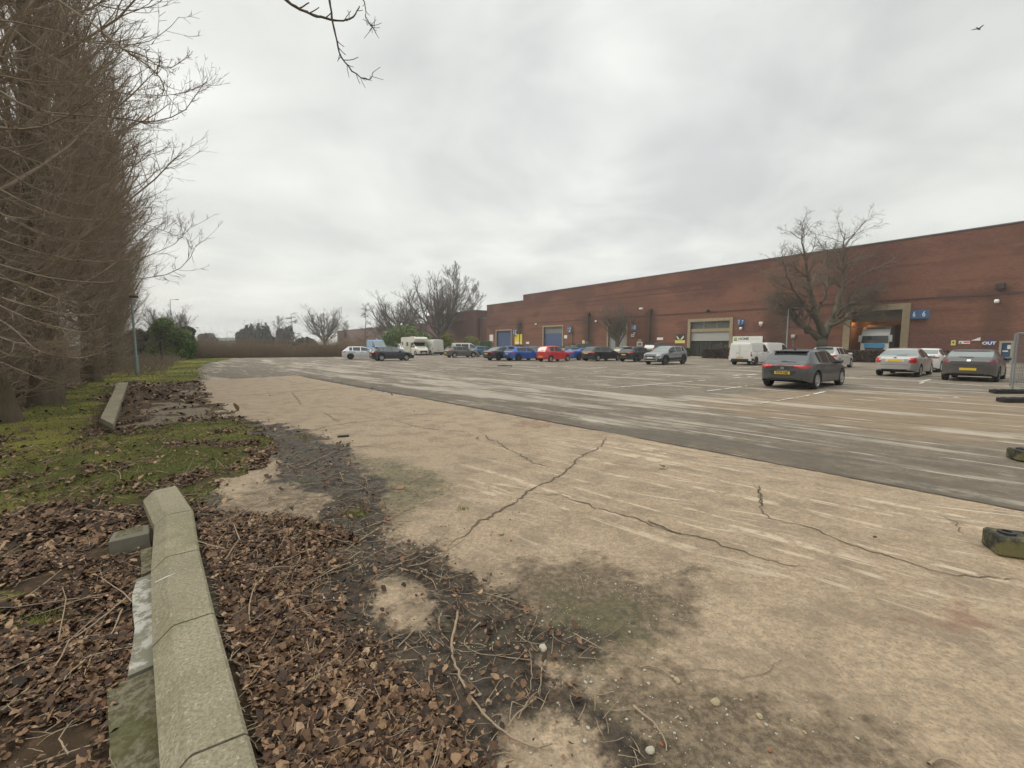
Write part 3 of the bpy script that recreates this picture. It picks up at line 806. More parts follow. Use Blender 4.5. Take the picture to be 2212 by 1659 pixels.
for (tt, dd) in ((b - .2, 3.2), (a + 3, 9)):
    ld = bpy.data.lights.new("bay_light", 'POINT'); ld.energy = 60; ld.color = (1.0, .50, .18); ld.shadow_soft_size = .3
    lo_ = link(bpy.data.objects.new("bay_light", ld)); lo_.location = WM @ Vector(wl_(tt, dd, z - .9)); lo_["kind"] = "helper"
# blue personnel door
a, b, z = OB
mb = MB(); wbox(mb, a, b, .12, .17, -.05, z); db = wpart("door", mb, plain("blue_door", (.035, .075, .15), .5), wh, 0)
mb = MB(); wbox(mb, a - .16, a, -.03, .34, -.05, z); wbox(mb, b, b + .16, -.03, .34, -.05, z); wbox(mb, a - .16, b + .16, -.03, .34, z + .002, z + .2)
wpart("frame", mb, plain("cream_frame", (.30, .27, .2), .7), db, 0)
mb = MB(); wbox(mb, b - .62, b - .34, .10, .118, 1.25, 1.62); wbox(mb, a + .15, a + .5, .10, .118, 1.0, 1.1); wpart("notice", mb, M_WHITE, db, 0)

# --- lettering
def text_mesh(body, size, extrude=.004, bold=0.0, name="lettering"):
    cu = bpy.data.curves.new("txt", 'FONT'); cu.body = body; cu.size = size; cu.extrude = extrude; cu.offset = bold
    cu.align_x = 'CENTER'; cu.align_y = 'CENTER'; cu.resolution_u = 4
    o = bpy.data.objects.new("txt", cu); SC.collection.objects.link(o)
    bpy.context.view_layer.update()
    me = bpy.data.meshes.new_from_object(o); me.name = name
    bpy.data.objects.remove(o); bpy.data.curves.remove(cu)
    return me
def letter(body, size, mat, parent, M, bold=0.0, sx=1.0, name="lettering", extrude=.004):
    me = text_mesh(body, size, extrude, bold); me.transform(Matrix.Diagonal((sx, 1, 1, 1))); me.transform(M)
    me.materials.clear(); me.materials.append(mat)
    return obj(name, me, parent)
# matrix that stands text upright on the front, readable from the car park, at (t,d,z) relative to parent
def TM(t_, d_, z_, yaw=0.0):
    # text x -> reading direction: from the camera the front reads left (far, +t) to right (near, -t)
    B = Matrix(((-1, 0, 0, 0), (0, 0, -YS, 0), (0, 1, 0, 0), (0, 0, 0, 1)))
    # columns: text x -> -t ; text y -> z ; text z -> towards the camera
    B = Matrix(((-1.0, 0, 0, 0), (0, 0, -YS * 1.0, 0), (0, 1.0, 0, 0), (0, 0, 0, 1)))
    return Matrix.Translation(Vector(wl_(t_, d_, z_))) @ Matrix.Rotation(yaw, 4, 'Z') @ B
def digit_sign(px, py0, py1, digit, label, w=.95):
    tq = wt(px); z0, z1 = wz(px, py1), wz(px, py0); h = z1 - z0
    s = wthing("unit_number_sign", label, "sign", tq, (z0 + z1) / 2, "blue unit number signs on the warehouse")
    mb = MB(); q = w * .5; dpt = w * .42; hh = h / 2
    # a shallow V: two faces meeting at a ridge away from the wall
    for zz_ in (0,):
        V = [wl_(-q, -.02, -hh), wl_(0, -dpt, -hh), wl_(q, -.02, -hh), wl_(-q, -.02, hh), wl_(0, -dpt, hh), wl_(q, -.02, hh)]
        mb.add(V, [(0, 1, 4, 3), (1, 2, 5, 4), (2, 0, 3, 5), (0, 2, 1), (3, 4, 5)])
    mb.build("sign_box", M_SIGNB, s)
    ang = math.atan2(dpt - .02, q)
    for sg in (-1, 1):
        me = letter(digit, h * .85, plain("sign_white", (.70, .76, .78), .5), s, TM(sg * q / 2, -(dpt + .02) / 2 - .012, 0, yaw=sg * ang * YS), bold=.012, sx=.8, name="number")
    return s
digit_sign(1113, 710, 726, "10", "pale blue unit number 10 sign beside the far blue door")
digit_sign(1230, 704, 719, "9", "weathered unit number 9 sign beside the thin leaning tree")
digit_sign(1369, 700.5, 715, "8", "unit number 8 sign right of the tall grey double door")
digit_sign(1599, 689.5, 703, "7", "blue unit number 7 sign right of the glazed shop opening")
digit_sign(1981, 670, 688.5, "6", "blue V shaped unit number 6 sign beside the open loading bay", 1.45)
# --- flat signs and fittings
def board(px0, px1, py0, py1, name, label, cat, mat, d=.04, group=None):
    pm = (px0 + px1) / 2; a, b = wt(px1), wt(px0); z0, z1 = wz(pm, py1), wz(pm, py0); tm, zm = (a + b) / 2, (z0 + z1) / 2
    s = wthing(name, label, cat, tm, zm, group)
    mb = MB(); wbox(mb, -(b - a) / 2, (b - a) / 2, -.02 - d, -.008, -(z1 - z0) / 2, (z1 - z0) / 2, .006); mb.build("panel", mat, s)
    return s, b - a, z1 - z0
s, w, h = board(1582.8, 1647.2, 726.5, 741.5, "shop_sign", "long white HOME shop sign with green square logo behind the white van", "sign", M_WHITE, .08)
letter("HOME", h * .50, plain("charcoal_print", (.10, .11, .11), .6), s, TM(w * .12, -.105, h * .14), bold=.015, sx=1.05)
letter("fender", h * .40, plain("faded_print", (.58, .62, .52), .6), s, TM(-w * .27, -.105, h * .12), sx=1.2)
mb = MB(); wbox(mb, w * .34, w * .46, -.108, -.10, -h * .12, h * .36); lg = mb.build("logo", plain("lime", (.30, .48, .03), .6), s)
mb = MB(); wbox(mb, w * .345, w * .455, -.112, -.1085, -h * .12, -h * .01); mb.build("logo_base", plain("charcoal_print", (.1, .1, .1)), lg)
s, w, h = board(1459.5, 1479, 722, 741, "wing_sign", "black and yellow sign with a spread wing emblem left of the shop opening", "sign", M_BLACK)
for sg in (-1, 1):
    mb = MB(); pts = [(sg * w * .02, -h * .12), (sg * w * .40, h * .38), (sg * w * .36, h * .06), (sg * w * .12, -h * .12)]
    mb.poly([wl_(x, -.075, z) for x, z in pts], .01, wl_(0, 1, 0)); mb.build("emblem", plain("cream_yellow", (.70, .66, .35), .6) if sg > 0 else M_WHITE, s)
mb = MB(); wbox(mb, -w * .55, w * .55, -.085, -.061, -h * .52, -h * .18); mb.build("band", plain("sign_yellow", (.62, .55, .16), .6), s)
s, w, h = board(1112, 1128, 722, 744, "warning_sign", "bright yellow notice board beside the far blue door", "sign", plain("warning_yellow", (.72, .56, .04), .6))
mb = MB(); wbox(mb, -w * .4, w * .4, -.07, -.061, -h * .42, -h * .28); mb.build("notice_strip", M_WHITE, s)
s, w, h = board(1069 - 11, 1065.5, 723, 740, "notice_board", "white notice board left of the far blue door above the green skip", "sign", M_WHITE)
s, w, h = board(1363, 1370, 722, 727.5, "small_sign", "small white plate beside the grey double door", "sign", M_WHITE)
mb = MB(); wbox(mb, -w * .35, w * .35, -.07, -.061, -h * .15, h * .1); mb.build("printed_line", M_BLACK, s)
s, w, h = board(1376, 1388, 738, 748, "framed_notice", "white framed notice low on the wall behind the black hatchback", "sign", M_WHITE)
mb = MB(); wbox(mb, -w * .36, w * .36, -.07, -.061, -h * .35, h * .25); mb.build("screen", plain("grey_print", (.18, .19, .19), .6), s)
board(1379, 1385, 733.5, 736.5, "small_sign", "tiny orange plate above the framed notice", "sign", plain("ochre_plate", (.6, .40, .08), .6))
board(1419, 1432, 729, 734.5, "small_sign", "thin white plate above the black sport utility car", "sign", M_WHITE)
board(1219, 1225, 724, 731, "small_sign", "small white notice beside the middle blue door", "sign", M_WHITE)
board(1258, 1263, 735, 742, "small_sign", "small pale yellow plate low on the wall left of a dark stain", "sign", plain("pale_yellow", (.62, .6, .3), .6))
board(1265, 1273, 737.5, 741, "small_sign", "narrow grey plate beside the pale yellow plate", "sign", plain("grey_print", (.18, .19, .19), .6))
board(1137, 1143, 738.5, 743, "small_sign", "low white plate on the wall behind the grey estate car", "sign", M_WHITE)
s, w, h = board(2054, 2064, 735, 746, "hazard_sign", "square yellow hazard sign right of the open loading bay", "sign", plain("hazard_yellow", (.66, .66, .18), .6))
mb = MB(); mb.poly([wl_(-w * .3, -.07, -h * .1), wl_(w * .3, -.07, -h * .1), wl_(0, -.07, h * .35)], .006, wl_(0, 1, 0)); mb.build("warning_triangle", M_BLACK, s)
s, w, h = board(2070.5, 2095, 736.5, 743, "name_sign", "long white sign with green mark and red strip on the brick wall", "sign", M_WHITE)
mb = MB(); wbox(mb, -w * .46, w * .05, -.07, -.061, -h * .12, h * .3); mb.build("red_strip", plain("sign_red", (.55, .05, .04), .6), s)
mb = MB(); mb.poly([wl_(w * .46, -.07, -h * .35), wl_(w * .22, -.07, -h * .35), wl_(w * .34, -.07, h * .3)], .006, wl_(0, 1, 0)); mb.build("green_mark", plain("dark_green_print", (.04, .10, .05), .6), s)
tq = wt(2108); s = wthing("arrow_sign", "white triangular sign above the blue OUT board", "sign", tq, wz(2108, 733))
mb = MB(); mb.poly([wl_(.36, -.04, -.12), wl_(-.26, -.04, -.12), wl_(-.26, -.04, .20)], .02, wl_(0, -1, 0)); mb.build("panel", M_WHITE, s)
s, w, h = board(2127, 2145.5, 735.5, 747.5, "out_sign", "blue sign with white letters reading OUT near the blue door", "sign", plain("royal_blue", (.035, .06, .26), .5))
letter("OUT", h * .72, M_WHITE, s, TM(0, -.07, 0), bold=.015, sx=1.1)
s, w, h = board(1635 - 5, 1645, 747, 765, "notice_case", "dark notice case on the wall behind the white van", "sign", plain("case_dark", (.03, .035, .045), .3))
for k, (x0, x1) in enumerate(((1627, 1634), (1633.5, 1642), (1641, 1648))):
    board(x0, x1, 741 - (k == 1) * 2.5, 745.5 - (k == 1) * 2.5, "small_sign", ("left", "topmost", "right")[k] + " cream plate in the cluster above the dark notice case", "sign", plain("cream_plate", (.5, .46, .3), .6))
def fitting(px, py, name, label, cat, shapes, mat, group=None):
    tq = wt(px); s = wthing(name, label, cat, tq, wz(px, py), group)
    for nm, mk in shapes:
        m_ = MB(); mk(m_); m_.build(nm, mat, s, True)
    return s
def camshape(m_): wbox(m_, -.28, .38, -.75, -.50, -.12, .14, .04)
def arm(m_): m_.tube([wl_(0, 0, -.15), wl_(0, -.35, -.15), wl_(0, -.6, -.08)], .035, 6)
fitting(1388, 667, "security_camera", "white security camera on a bracket high on the warehouse wall", "camera", [("camera_body", camshape), ("bracket", arm)], M_WHITE)
def ball(m_): wbox(m_, -.16, .16, -.34, -.05, -.17, .17, .06)
fitting(1288, 694, "wall_lamp", "white bulkhead lamp on the string course right of the middle blue door", "lamp", [("lamp_body", ball), ("bracket", arm)], M_WHITE, "bulkhead lamps on the warehouse")
fitting(1159, 700, "wall_lamp", "white bulkhead lamp on the string course left of the middle blue door", "lamp", [("lamp_body", ball), ("bracket", arm)], M_WHITE, "bulkhead lamps on the warehouse")
fitting(1371, 720, "wall_lamp", "small round lamp under the unit number 8 sign", "lamp", [("lamp_body", ball)], M_WHITE, "bulkhead lamps on the warehouse")
fitting(1600, 709.5, "wall_lamp", "small lamp under the blue number 7 sign", "lamp", [("lamp_body", ball)], M_WHITE, "bulkhead lamps on the warehouse")
fitting(1232, 716, "wall_lamp", "small lamp below the weathered number 9 sign", "lamp", [("lamp_body", ball)], M_WHITE, "bulkhead lamps on the warehouse")
fitting(1116, 728 - 5, "wall_lamp", "tiny lamp just above the yellow notice board", "lamp", [("lamp_body", ball)], M_WHITE, "bulkhead lamps on the warehouse")
fitting(2144, 651, "wall_lamp", "round white lamp high on the wall above the OUT board", "lamp", [("lamp_body", ball)], M_WHITE, "bulkhead lamps on the warehouse")
def alarm(m_): wbox(m_, -.24, .24, -.16, -.01, -.24, .24, .03)
fitting(1642, 699, "alarm_box", "square cream alarm box above the white HOME sign", "alarm", [("box", alarm), ("lamp", lambda m_: wbox(m_, -.1, .1, -.12, -.01, -.42, -.26, .03))], plain("cream_plastic", (.55, .52, .43), .5))
fitting(1713, 727, "junction_box", "square grey box on the brick behind the big bare tree", "box", [("box", alarm), ("cable", lambda m_: m_.tube([wl_(0, -.05, -.24), wl_(0, -.05, -1.2)], .02, 5))], plain("grey_box", (.34, .33, .30), .6))
fitting(1527, 671, "wall_lamp", "dark floodlight on the string course over the shop opening", "lamp", [("lamp_body", ball), ("bracket", arm)], M_BLACK)

# --- lower brick buildings beyond
M_BRICK2 = plain("far_brick", (.125, .058, .046), .95, var=.25, scale=.6)
def far_block(px0, px1, py_top, name, label, back=0.0, dep=20, extra=None, mat=None):
    t0, t1 = wt(px1), wt(px0); zt = wz((px0 + px1) / 2, py_top)
    s = wthing(name, label, "building", t0)
    mb = MB(); wbox(mb, 0, t1 - t0, back, back + dep, -.2, zt); mb.build("brick_wall", mat or M_BRICK2, s)
    mb = MB(); wbox(mb, -.1, t1 - t0 + .1, back - .1, back + dep + .1, zt + .002, zt + .22); mb.build("coping", M_COPE, s)
    return s, t1 - t0, zt
s, w, zt = far_block(917, 1022, 677, "brick_annexe", "plain dark brick block beyond the end of the warehouse", 1.0)
s, w, zt = far_block(1023, 1051, 687, "link_building", "low brick link with green sloped roof between the two blocks", 2.0, 16)
mb = MB(); mb.add([wl_(0, 1.9, zt + .25), wl_(w, 1.9, zt + .25), wl_(w, 8, zt + 1.2), wl_(0, 8, zt + 1.2), wl_(0, 1.9, zt + .2), wl_(w, 1.9, zt + .2), wl_(w, 8, zt + .2), wl_(0, 8, zt + .2)], [(0, 1, 2, 3), (7, 6, 5, 4), (0, 4, 5, 1), (1, 5, 6, 2), (2, 6, 7, 3), (3, 7, 4, 0)])
mb.build("roof", plain("green_roof", (.05, .075, .05), .8), s)
s, w, zt = far_block(716, 890, 707, "distant_brick_shed", "distant low brick shed with two white panels behind the brambles", 3.0)
for k, (fx, fw) in enumerate(((.12, .05), (.04, .05))):
    pass
tw = [wt(q) for q in (772, 764)]; t0s = wt(825)
for k, q in enumerate((757, 771)):
    tq = wt(q) - t0s; mb = MB(); wbox(mb, tq - 2.2, tq + 2.2, 2.9, 2.99, 2.9, 5.4); mb.build("window", plain("pale_panel", (.45, .46, .45), .6), s)
# ------------------------------------------------------------------ vehicles
def paint(name, col, metal=.0, rough=.32, dirt=.12):
    if name in _M: return _M[name]
    t = NT(name); p = t.objc()
    sx = t.n.new("ShaderNodeSeparateXYZ"); t.l.new(p, sx.inputs[0])
    d = t.math('MULTIPLY', t.math('ADD', t.rng(sx.outputs[2], .15, .75, 1, 0), .25), t.noise(p, 6, 5, .65))
    t.col(t.mix(t.math('MULTIPLY', d, dirt * 3), t.mix(t.noise(p, 2, 3, .5), tuple(c * .93 for c in col), col), (.16, .13, .10)))
    t.rough(t.math('ADD', rough, t.math('MULTIPLY', d, .5))); t.b.inputs["Metallic"].default_value = metal
    t.b.inputs["Coat Weight"].default_value = .5; t.b.inputs["Coat Roughness"].default_value = .12
    _M[name] = t.m; return t.m
M_TYRE = plain("tyre_rubber", (.022, .021, .020), .9, var=.3)
M_ALLOY = plain("silver_alloy", (.42, .42, .41), .4, metal=.6, var=.1)
M_DALLOY = plain("dark_alloy", (.06, .06, .062), .45, metal=.4)
M_UNDER = plain("underbody", (.012, .012, .012), .95)
M_TRIM = plain("black_trim", (.022, .022, .023), .6)
M_REDL = plain("red_lens", (.42, .012, .012), .18, var=.2, coat=.6)
M_REDD = plain("dark_red_lens", (.16, .008, .01), .18, var=.2, coat=.6)
M_HEADL = plain("clear_lens", (.55, .57, .58), .12, var=.2, coat=.6)
M_CHROME = plain("chrome_trim", (.62, .63, .64), .22, metal=.9)
M_PLY = plain("yellow_plate", (.62, .42, .03), .55, var=.06)
M_PLW = plain("white_plate", (.70, .70, .68), .5, var=.06)
M_INK = plain("plate_ink", (.02, .02, .02), .6)
t = NT("car_glass"); t.col(t.mix(t.noise(t.objc(), 1.2, 3, .5), (.018, .022, .022), (.045, .055, .052))).rough(.06).spec(.7)
M_CARG = t.m
t = NT("pale_car_glass"); t.col(t.mix(t.noise(t.objc(), 1.6, 3, .5), (.07, .085, .08), (.17, .20, .19))).rough(.07).spec(.8)
M_CARGP = t.m

def smooth1(a, k):
    if k < 1: return a
    w = np.hanning(2 * k + 3)[1:-1]; w /= w.sum()
    return np.convolve(np.pad(a, (k, k), 'edge'), w, 'valid')

class Body:
    """spec: L, W, curves belt/top/plan as (x,z) lists with x=0 at the rear bumper; wheels xr, xf; radius"""
    def __init__(s, sp):
        s.sp = sp; L, W = sp['L'], sp['W']; dx = .04
        n = int(L / dx) + 1; x = np.linspace(0, L, n); s.x = x
        def cv(pts, k): p = np.array(pts); return smooth1(np.interp(x, p[:, 0], p[:, 1]), k)
        s.belt = cv(sp['belt'], 3); s.top = np.maximum(cv(sp['top'], sp.get('ks', 3)), s.belt + .012)
        hw = cv(sp['plan'], 3) * W / 2; s.hw = hw
        zu = cv(sp['under'], 2); r = sp['R']; arch = r + .055
        zb = zu.copy()
        for xw in (sp['xr'], sp['xf']):
            d = np.abs(x - xw); m = d < arch
            zb[m] = np.maximum(zb[m], r + np.sqrt(np.maximum(arch ** 2 - d[m] ** 2, 0)) * 1.0)
        s.zb = zb
        g = np.clip((s.top - s.belt) / .42, 0, 1)
        rw = hw * ((1 - g) * .90 + g * sp.get('tumble', .73)); h = s.top - s.belt
        zm = zb + (s.belt - zb) * .45
        cr = 1 - g * .35
        pts = [(0 * x, zb + .0), (hw * .80, zb), (hw * .975, zb + .015), (hw * 1.0, zm), (hw * .992, s.belt - .10 * (s.belt - zb)), (hw * .955, s.belt),
               (hw * .94, s.belt + .012), (rw + (hw * .94 - rw) * .03, s.belt + h * sp.get('wtop', .84)), (rw * .955, s.belt + h * .94), (rw * .80, s.belt + h * .985), (rw * .42, s.top), (0 * x, s.top + .006)]
        s.m = len(pts)
        RY = np.stack([p[0] for p in pts], 1); RZ = np.stack([p[1] for p in pts], 1)
        # round the two ends: pull the outline in over the end stations
        s.RY, s.RZ = RY, RZ
        m = s.m
        # full ring: right side -y ... left side +y
        Y = np.concatenate([-RY, RY[:, ::-1][:, 1:-1]], 1); Z = np.concatenate([RZ, RZ[:, ::-1][:, 1:-1]], 1)
        s.k = Y.shape[1]
        X = np.repeat(x[:, None], s.k, 1)
        # lean the ends
        s.V = np.stack([X, Y, Z], -1).reshape(-1, 3); s.n = n
        s.side = []
    def faces(s):
        """classify each quad: dict part -> list of faces"""
        sp, x, k, m = s.sp, s.x, s.k, s.m
        out = {}
        sw = sp.get('side', []); ws = sp.get('wind'); rw = sp.get('rear')
        for i in range(s.n - 1):
            xm = (x[i] + x[i + 1]) / 2
            h = s.top[i] - s.belt[i]
            for j in range(k):
                j2 = (j + 1) % k
                a = j if j < m - 1 else k - 1 - j          # ring row counted from the bottom centre
                key = 'body'
                if a < 2: key = 'underbody'
                elif a == 6 and h > .10:
                    for q, (w0, w1) in enumerate(sw):
                        if w0 <= xm <= w1: key = ('side', q, 0 if j < m - 1 else 1)
                elif a >= 8 and ws and ws[0] <= xm <= ws[1]: key = 'windscreen'
                elif a >= 8 and rw and rw[0] <= xm <= rw[1]: key = 'rear_window'
                elif a == 2 and sp.get('clad'): key = 'cladding'
                out.setdefault(key, []).append((i * k + j, (i + 1) * k + j, (i + 1) * k + j2, i * k + j2))
        return out

def sub_mesh(V, F, name, mat, smooth=True, offset=0.0):
    F = np.array(F); used = np.unique(F); rm = np.full(len(V), -1); rm[used] = np.arange(len(used))
    me = mesh_np(name, V[used], rm[F], mat, smooth)
    if smooth: me.set_sharp_from_angle(angle=R(50))
    return me

def wheel_meshes(Rr, w, nsp, mat_rim):
    t_ = MB(); ri = Rr * .66
    t_.lathe([(ri, -w / 2 + .02), (Rr - .03, -w / 2), (Rr, -w / 2 + .035), (Rr, w / 2 - .035), (Rr - .03, w / 2), (ri, w / 2 - .02), (ri - .01, w / 2 - .06), (ri - .01, -w / 2 + .06), (ri, -w / 2 + .02)], 28)
    r_ = MB(); r_.lathe([(ri * .99, -w / 2 + .012), (ri * .93, -w / 2 + .004), (ri * .88, -w / 2 + .03), (ri * .86, -w / 2 + .09), (0.0, -w / 2 + .09)], 28)
    r_.lathe([(.0, -w / 2 + .02), (.05, -w / 2 + .022), (.06, -w / 2 + .06)], 12)
    for i in range(nsp):
        a = 2 * math.pi * i / nsp + .3; M = Matrix.Rotation(a, 4, 'Y')
        wd = .16 / nsp * 1.6
        V = [M @ Vector(v) for v in ((.03, -w / 2 + .025, -wd * .7), (ri * .93, -w / 2 + .008, -wd), (ri * .93, -w / 2 + .008, wd), (.03, -w / 2 + .025, wd * .7),
                                     (.03, -w / 2 + .07, -wd * .7), (ri * .93, -w / 2 + .07, -wd), (ri * .93, -w / 2 + .07, wd), (.03, -w / 2 + .07, wd * .7))]
        r_.add(V, [(3, 2, 1, 0), (0, 1, 5, 4), (2, 3, 7, 6), (1, 2, 6, 5)])
    d_ = MB(); d_.lathe([(ri * .87, -w / 2 + .088), (0, -w / 2 + .088)], 20)
    return t_.mesh("tyre", M_TYRE, True), r_.mesh("rim", mat_rim, True), d_.mesh("brake_disc", M_UNDER)

def patch(bvh, corners, axis, nu, nv, off, name, mat, parent, sgn):
    """4-cornered patch laid on the body by projecting along x (axis='x') or y; corners are (a, z) with a=y or a=x"""
    V = []
    (a0, z0), (a1, z1), (a2, z2), (a3, z3) = corners
    for v in range(nv + 1):
        for u in range(nu + 1):
            fu, fv = u / nu, v / nv
            a = (a0 * (1 - fu) + a1 * fu) * (1 - fv) + (a3 * (1 - fu) + a2 * fu) * fv
            z = (z0 * (1 - fu) + z1 * fu) * (1 - fv) + (z3 * (1 - fu) + z2 * fu) * fv
            if axis == 'x': o_ = Vector((sgn * 12, a, z)); d_ = Vector((-sgn, 0, 0))
            else: o_ = Vector((a, sgn * 6, z)); d_ = Vector((0, -sgn, 0))
            h = bvh.ray_cast(o_, d_)
            if h[0] is None:
                h2 = bvh.find_nearest(Vector((sgn * 0, a, z)) if axis == 'x' else Vector((a, 0, z)))
                V.append(h2[0] - d_ * off); continue
            V.append(h[0] - d_ * off)
    F = [(v * (nu + 1) + u, v * (nu + 1) + u + 1, (v + 1) * (nu + 1) + u + 1, (v + 1) * (nu + 1) + u) for v in range(nv) for u in range(nu)]
    mb = MB(); mb.add(V, F)
    return mb.build(name, mat, parent, True)

def vehicle(name, label, cat, sp, mat, px, py, phi, ref='rr', group='vehicles parked in front of the warehouse', rim=None, plate=None, glass=None, pos=None):
    """ref: which wheel's ground contact the pixel gives; phi heading in degrees to the right of straight ahead"""
    b = Body(sp); L, W, Rr = sp['L'], sp['W'], sp['R']
    hd = Vector((math.sin(R(phi)), math.cos(R(phi)), 0)); rt = Vector((hd.y, -hd.x, 0))
    if pos is None:
        gx, gy = G(px, py); pos = Vector((gx, gy, 0))
    lx = sp['xr'] if ref[1] == 'r' else sp['xf']; ly = (W / 2 - .10) * (1 if ref[0] == 'r' else -1)
    org = pos - hd * lx - rt * ly
    e = thing(name, label, cat, (org.x, org.y, -.012), math.atan2(hd.y, hd.x), group)
    fs = b.faces(); V = b.V.copy(); k = b.k
    # end caps with a slight bulge
    def cap(i, sg):
        ring = V[i * k:(i + 1) * k]; c = ring.mean(0); a = len(V_ext) + len(V)
        inner = ring + (c - ring) * .10; inner[:, 0] += sg * sp.get('bulge', .06)
        V_ext.extend(inner.tolist()); cc = c.copy(); cc[0] += sg * (sp.get('bulge', .06) + .012); V_ext.append(cc.tolist())
        return a
    V_ext = []; capq = []; capt = []
    for i, sg in ((0, -1), (b.n - 1, 1)):
        a = cap(i, sg)
        for j in range(k):
            j2 = (j + 1) % k
            q = (i * k + j, i * k + j2, a + j2, a + j) if sg < 0 else (i * k + j2, i * k + j, a + j, a + j2)
            capq.append(q); capt.append((a + j, a + j2, a + k) if sg < 0 else (a + j2, a + j, a + k))
    VV = np.concatenate([V, np.array(V_ext)])
    bodyF = np.array(fs['body'] + capq)
    used = np.unique(np.concatenate([bodyF.ravel(), np.array(capt).ravel()])); rm = np.full(len(VV), -1); rm[used] = np.arange(len(used))
    me = mesh_np("body", VV[used], [rm[bodyF], rm[np.array(capt)]], mat, True); me.set_sharp_from_angle(angle=R(42))
    body = obj("body", me, e)
    allF = [tuple(f) for v_ in fs.values() for f in v_] + [tuple(q) for q in capq] + capt
    bvh = BVHTree.FromPolygons([tuple(v) for v in VV], allF)
    obj("underbody", sub_mesh(VV, fs['underbody'], "underbody", M_UNDER), e)
    gl = glass or M_CARG
    for key, F in fs.items():
        if key == 'windscreen': obj("windscreen", sub_mesh(VV, F, "windscreen", sp.get('wsmat', gl)), e)
        elif key == 'rear_window': obj("rear_window", sub_mesh(VV, F, "rear_window", sp.get('rwmat', gl)), e)
        elif key == 'cladding': obj("sill_cladding", sub_mesh(VV, F, "sill_cladding", M_TRIM), e)
        elif key[0] == 'side': obj("side_window", sub_mesh(VV, F, "side_window", gl), e)
    tm, rmesh, dm = wheel_meshes(Rr, .21, sp.get('spokes', 5), rim or M_ALLOY)
    for xw in (sp['xr'], sp['xf']):
        for sd_ in (-1, 1):
            we = bpy.data.objects.new("wheel", tm); link(we); we.parent = e; we.name = "wheel"
            we.location = (xw, sd_ * (W / 2 - .125), Rr); we.rotation_euler = (0, random.uniform(0, 1), 0 if sd_ < 0 else math.pi)
            r_ = obj("rim", rmesh, we); obj("brake_disc", dm, we)
    P_ = lambda c, ax, nm, m, sg, off=.008, nu=6, nv=4, par=e: patch(bvh, c, ax, nu, nv, off, nm, m, par, sg)
    for ft in sp.get('feat', []):
        kind = ft[0]
        if kind == 'rear': P_(ft[3], 'x', ft[1], ft[2], -1, ft[4] if len(ft) > 4 else .008)
        elif kind == 'rear2':
            for sg in (-1, 1): P_([(y * sg, z) for y, z in ft[3]], 'x', ft[1], ft[2], -1, ft[4] if len(ft) > 4 else .010)
        elif kind == 'front': P_(ft[3], 'x', ft[1], ft[2], 1)
        elif kind == 'front2':
            for sg in (-1, 1): P_([(y * sg, z) for y, z in ft[3]], 'x', ft[1], ft[2], 1, .010)
        elif kind == 'side':
            for sg in (-1, 1): P_(ft[3], 'y', ft[1], ft[2], sg, ft[4] if len(ft) > 4 else .006, nu=8, nv=3)
        elif kind == 'sideR': P_(ft[3], 'y', ft[1], ft[2], -1, .006, nu=8, nv=3)
        elif kind == 'box':
            mb = MB(); mb.box(*ft[3], ft[4] if len(ft) > 4 else .02); mb.build(ft[1], ft[2], e)
        elif kind == 'box2':
            for sg in (-1, 1):
                x0, x1, y0, y1, z0, z1 = ft[3]; mb = MB(); a_, b_ = sorted((y0 * sg, y1 * sg)); mb.box(x0, x1, a_, b_, z0, z1, .02); mb.build(ft[1], ft[2], e)
    # number plates
    zr = sp.get('plz', .55)
    pr = P_([(.26, zr - .055), (-.26, zr - .055), (-.26, zr + .055), (.26, zr + .055)], 'x', "number_plate", M_PLY, -1, .016, 2, 1)
    zf = sp.get('plf', .42)
    P_([(-.26, zf - .055), (.26, zf - .055), (.26, zf + .055), (-.26, zf + .055)], 'x', "number_plate", M_PLW, 1, .016, 2, 1)
    if plate:
        c = sum((v.co for v in pr.data.vertices), Vector()) / len(pr.data.vertices)
        pp = [v.co for v in pr.data.vertices]; slope = math.atan2(pp[-1].x - pp[0].x, pp[-1].z - pp[0].z)
        Bm = Matrix.Translation(c + Vector((-.006, 0, 0))) @ Matrix.Rotation(slope, 4, 'Y') @ Matrix(((0, 0, -1, 0), (-1, 0, 0, 0), (0, 1, 0, 0), (0, 0, 0, 1)))
        letter(plate, .10, M_INK, pr, Bm, bold=.002, sx=.98, name="plate_lettering", extrude=.002)
    # mirrors, handles, door seams
    if sp.get('mirror'):
        xm, zm = sp['mirror']; i = int(xm / (L / (b.n - 1))); hw = b.hw[i]
        for sg in (-1, 1):
            mb = MB(); a_, b_ = sorted((sg * (hw * .93), sg * (hw + .17))); mb.box(xm - .07, xm + .09, a_, b_, zm - .07, zm + .08, .03)
            mb.build("mirror", sp.get('mirmat', mat), e, True)
    for xs_, ztop_ in sp.get('seams', []):
        for sg in (-1, 1): P_([(xs_ - .006, sp['under'][1][1] + .10), (xs_ + .006, sp['under'][1][1] + .10), (xs_ + .006, ztop_), (xs_ - .006, ztop_)], 'y', "door_seam", M_UNDER, sg, .003, 1, 6)
    for xh, zh in sp.get('handles', []):
        for sg in (-1, 1): P_([(xh - .09, zh - .018), (xh + .09, zh - .018), (xh + .09, zh + .018), (xh - .09, zh + .018)], 'y', "door_handle", sp.get('hmat', M_TRIM), sg, .03, 2, 1)
    return e

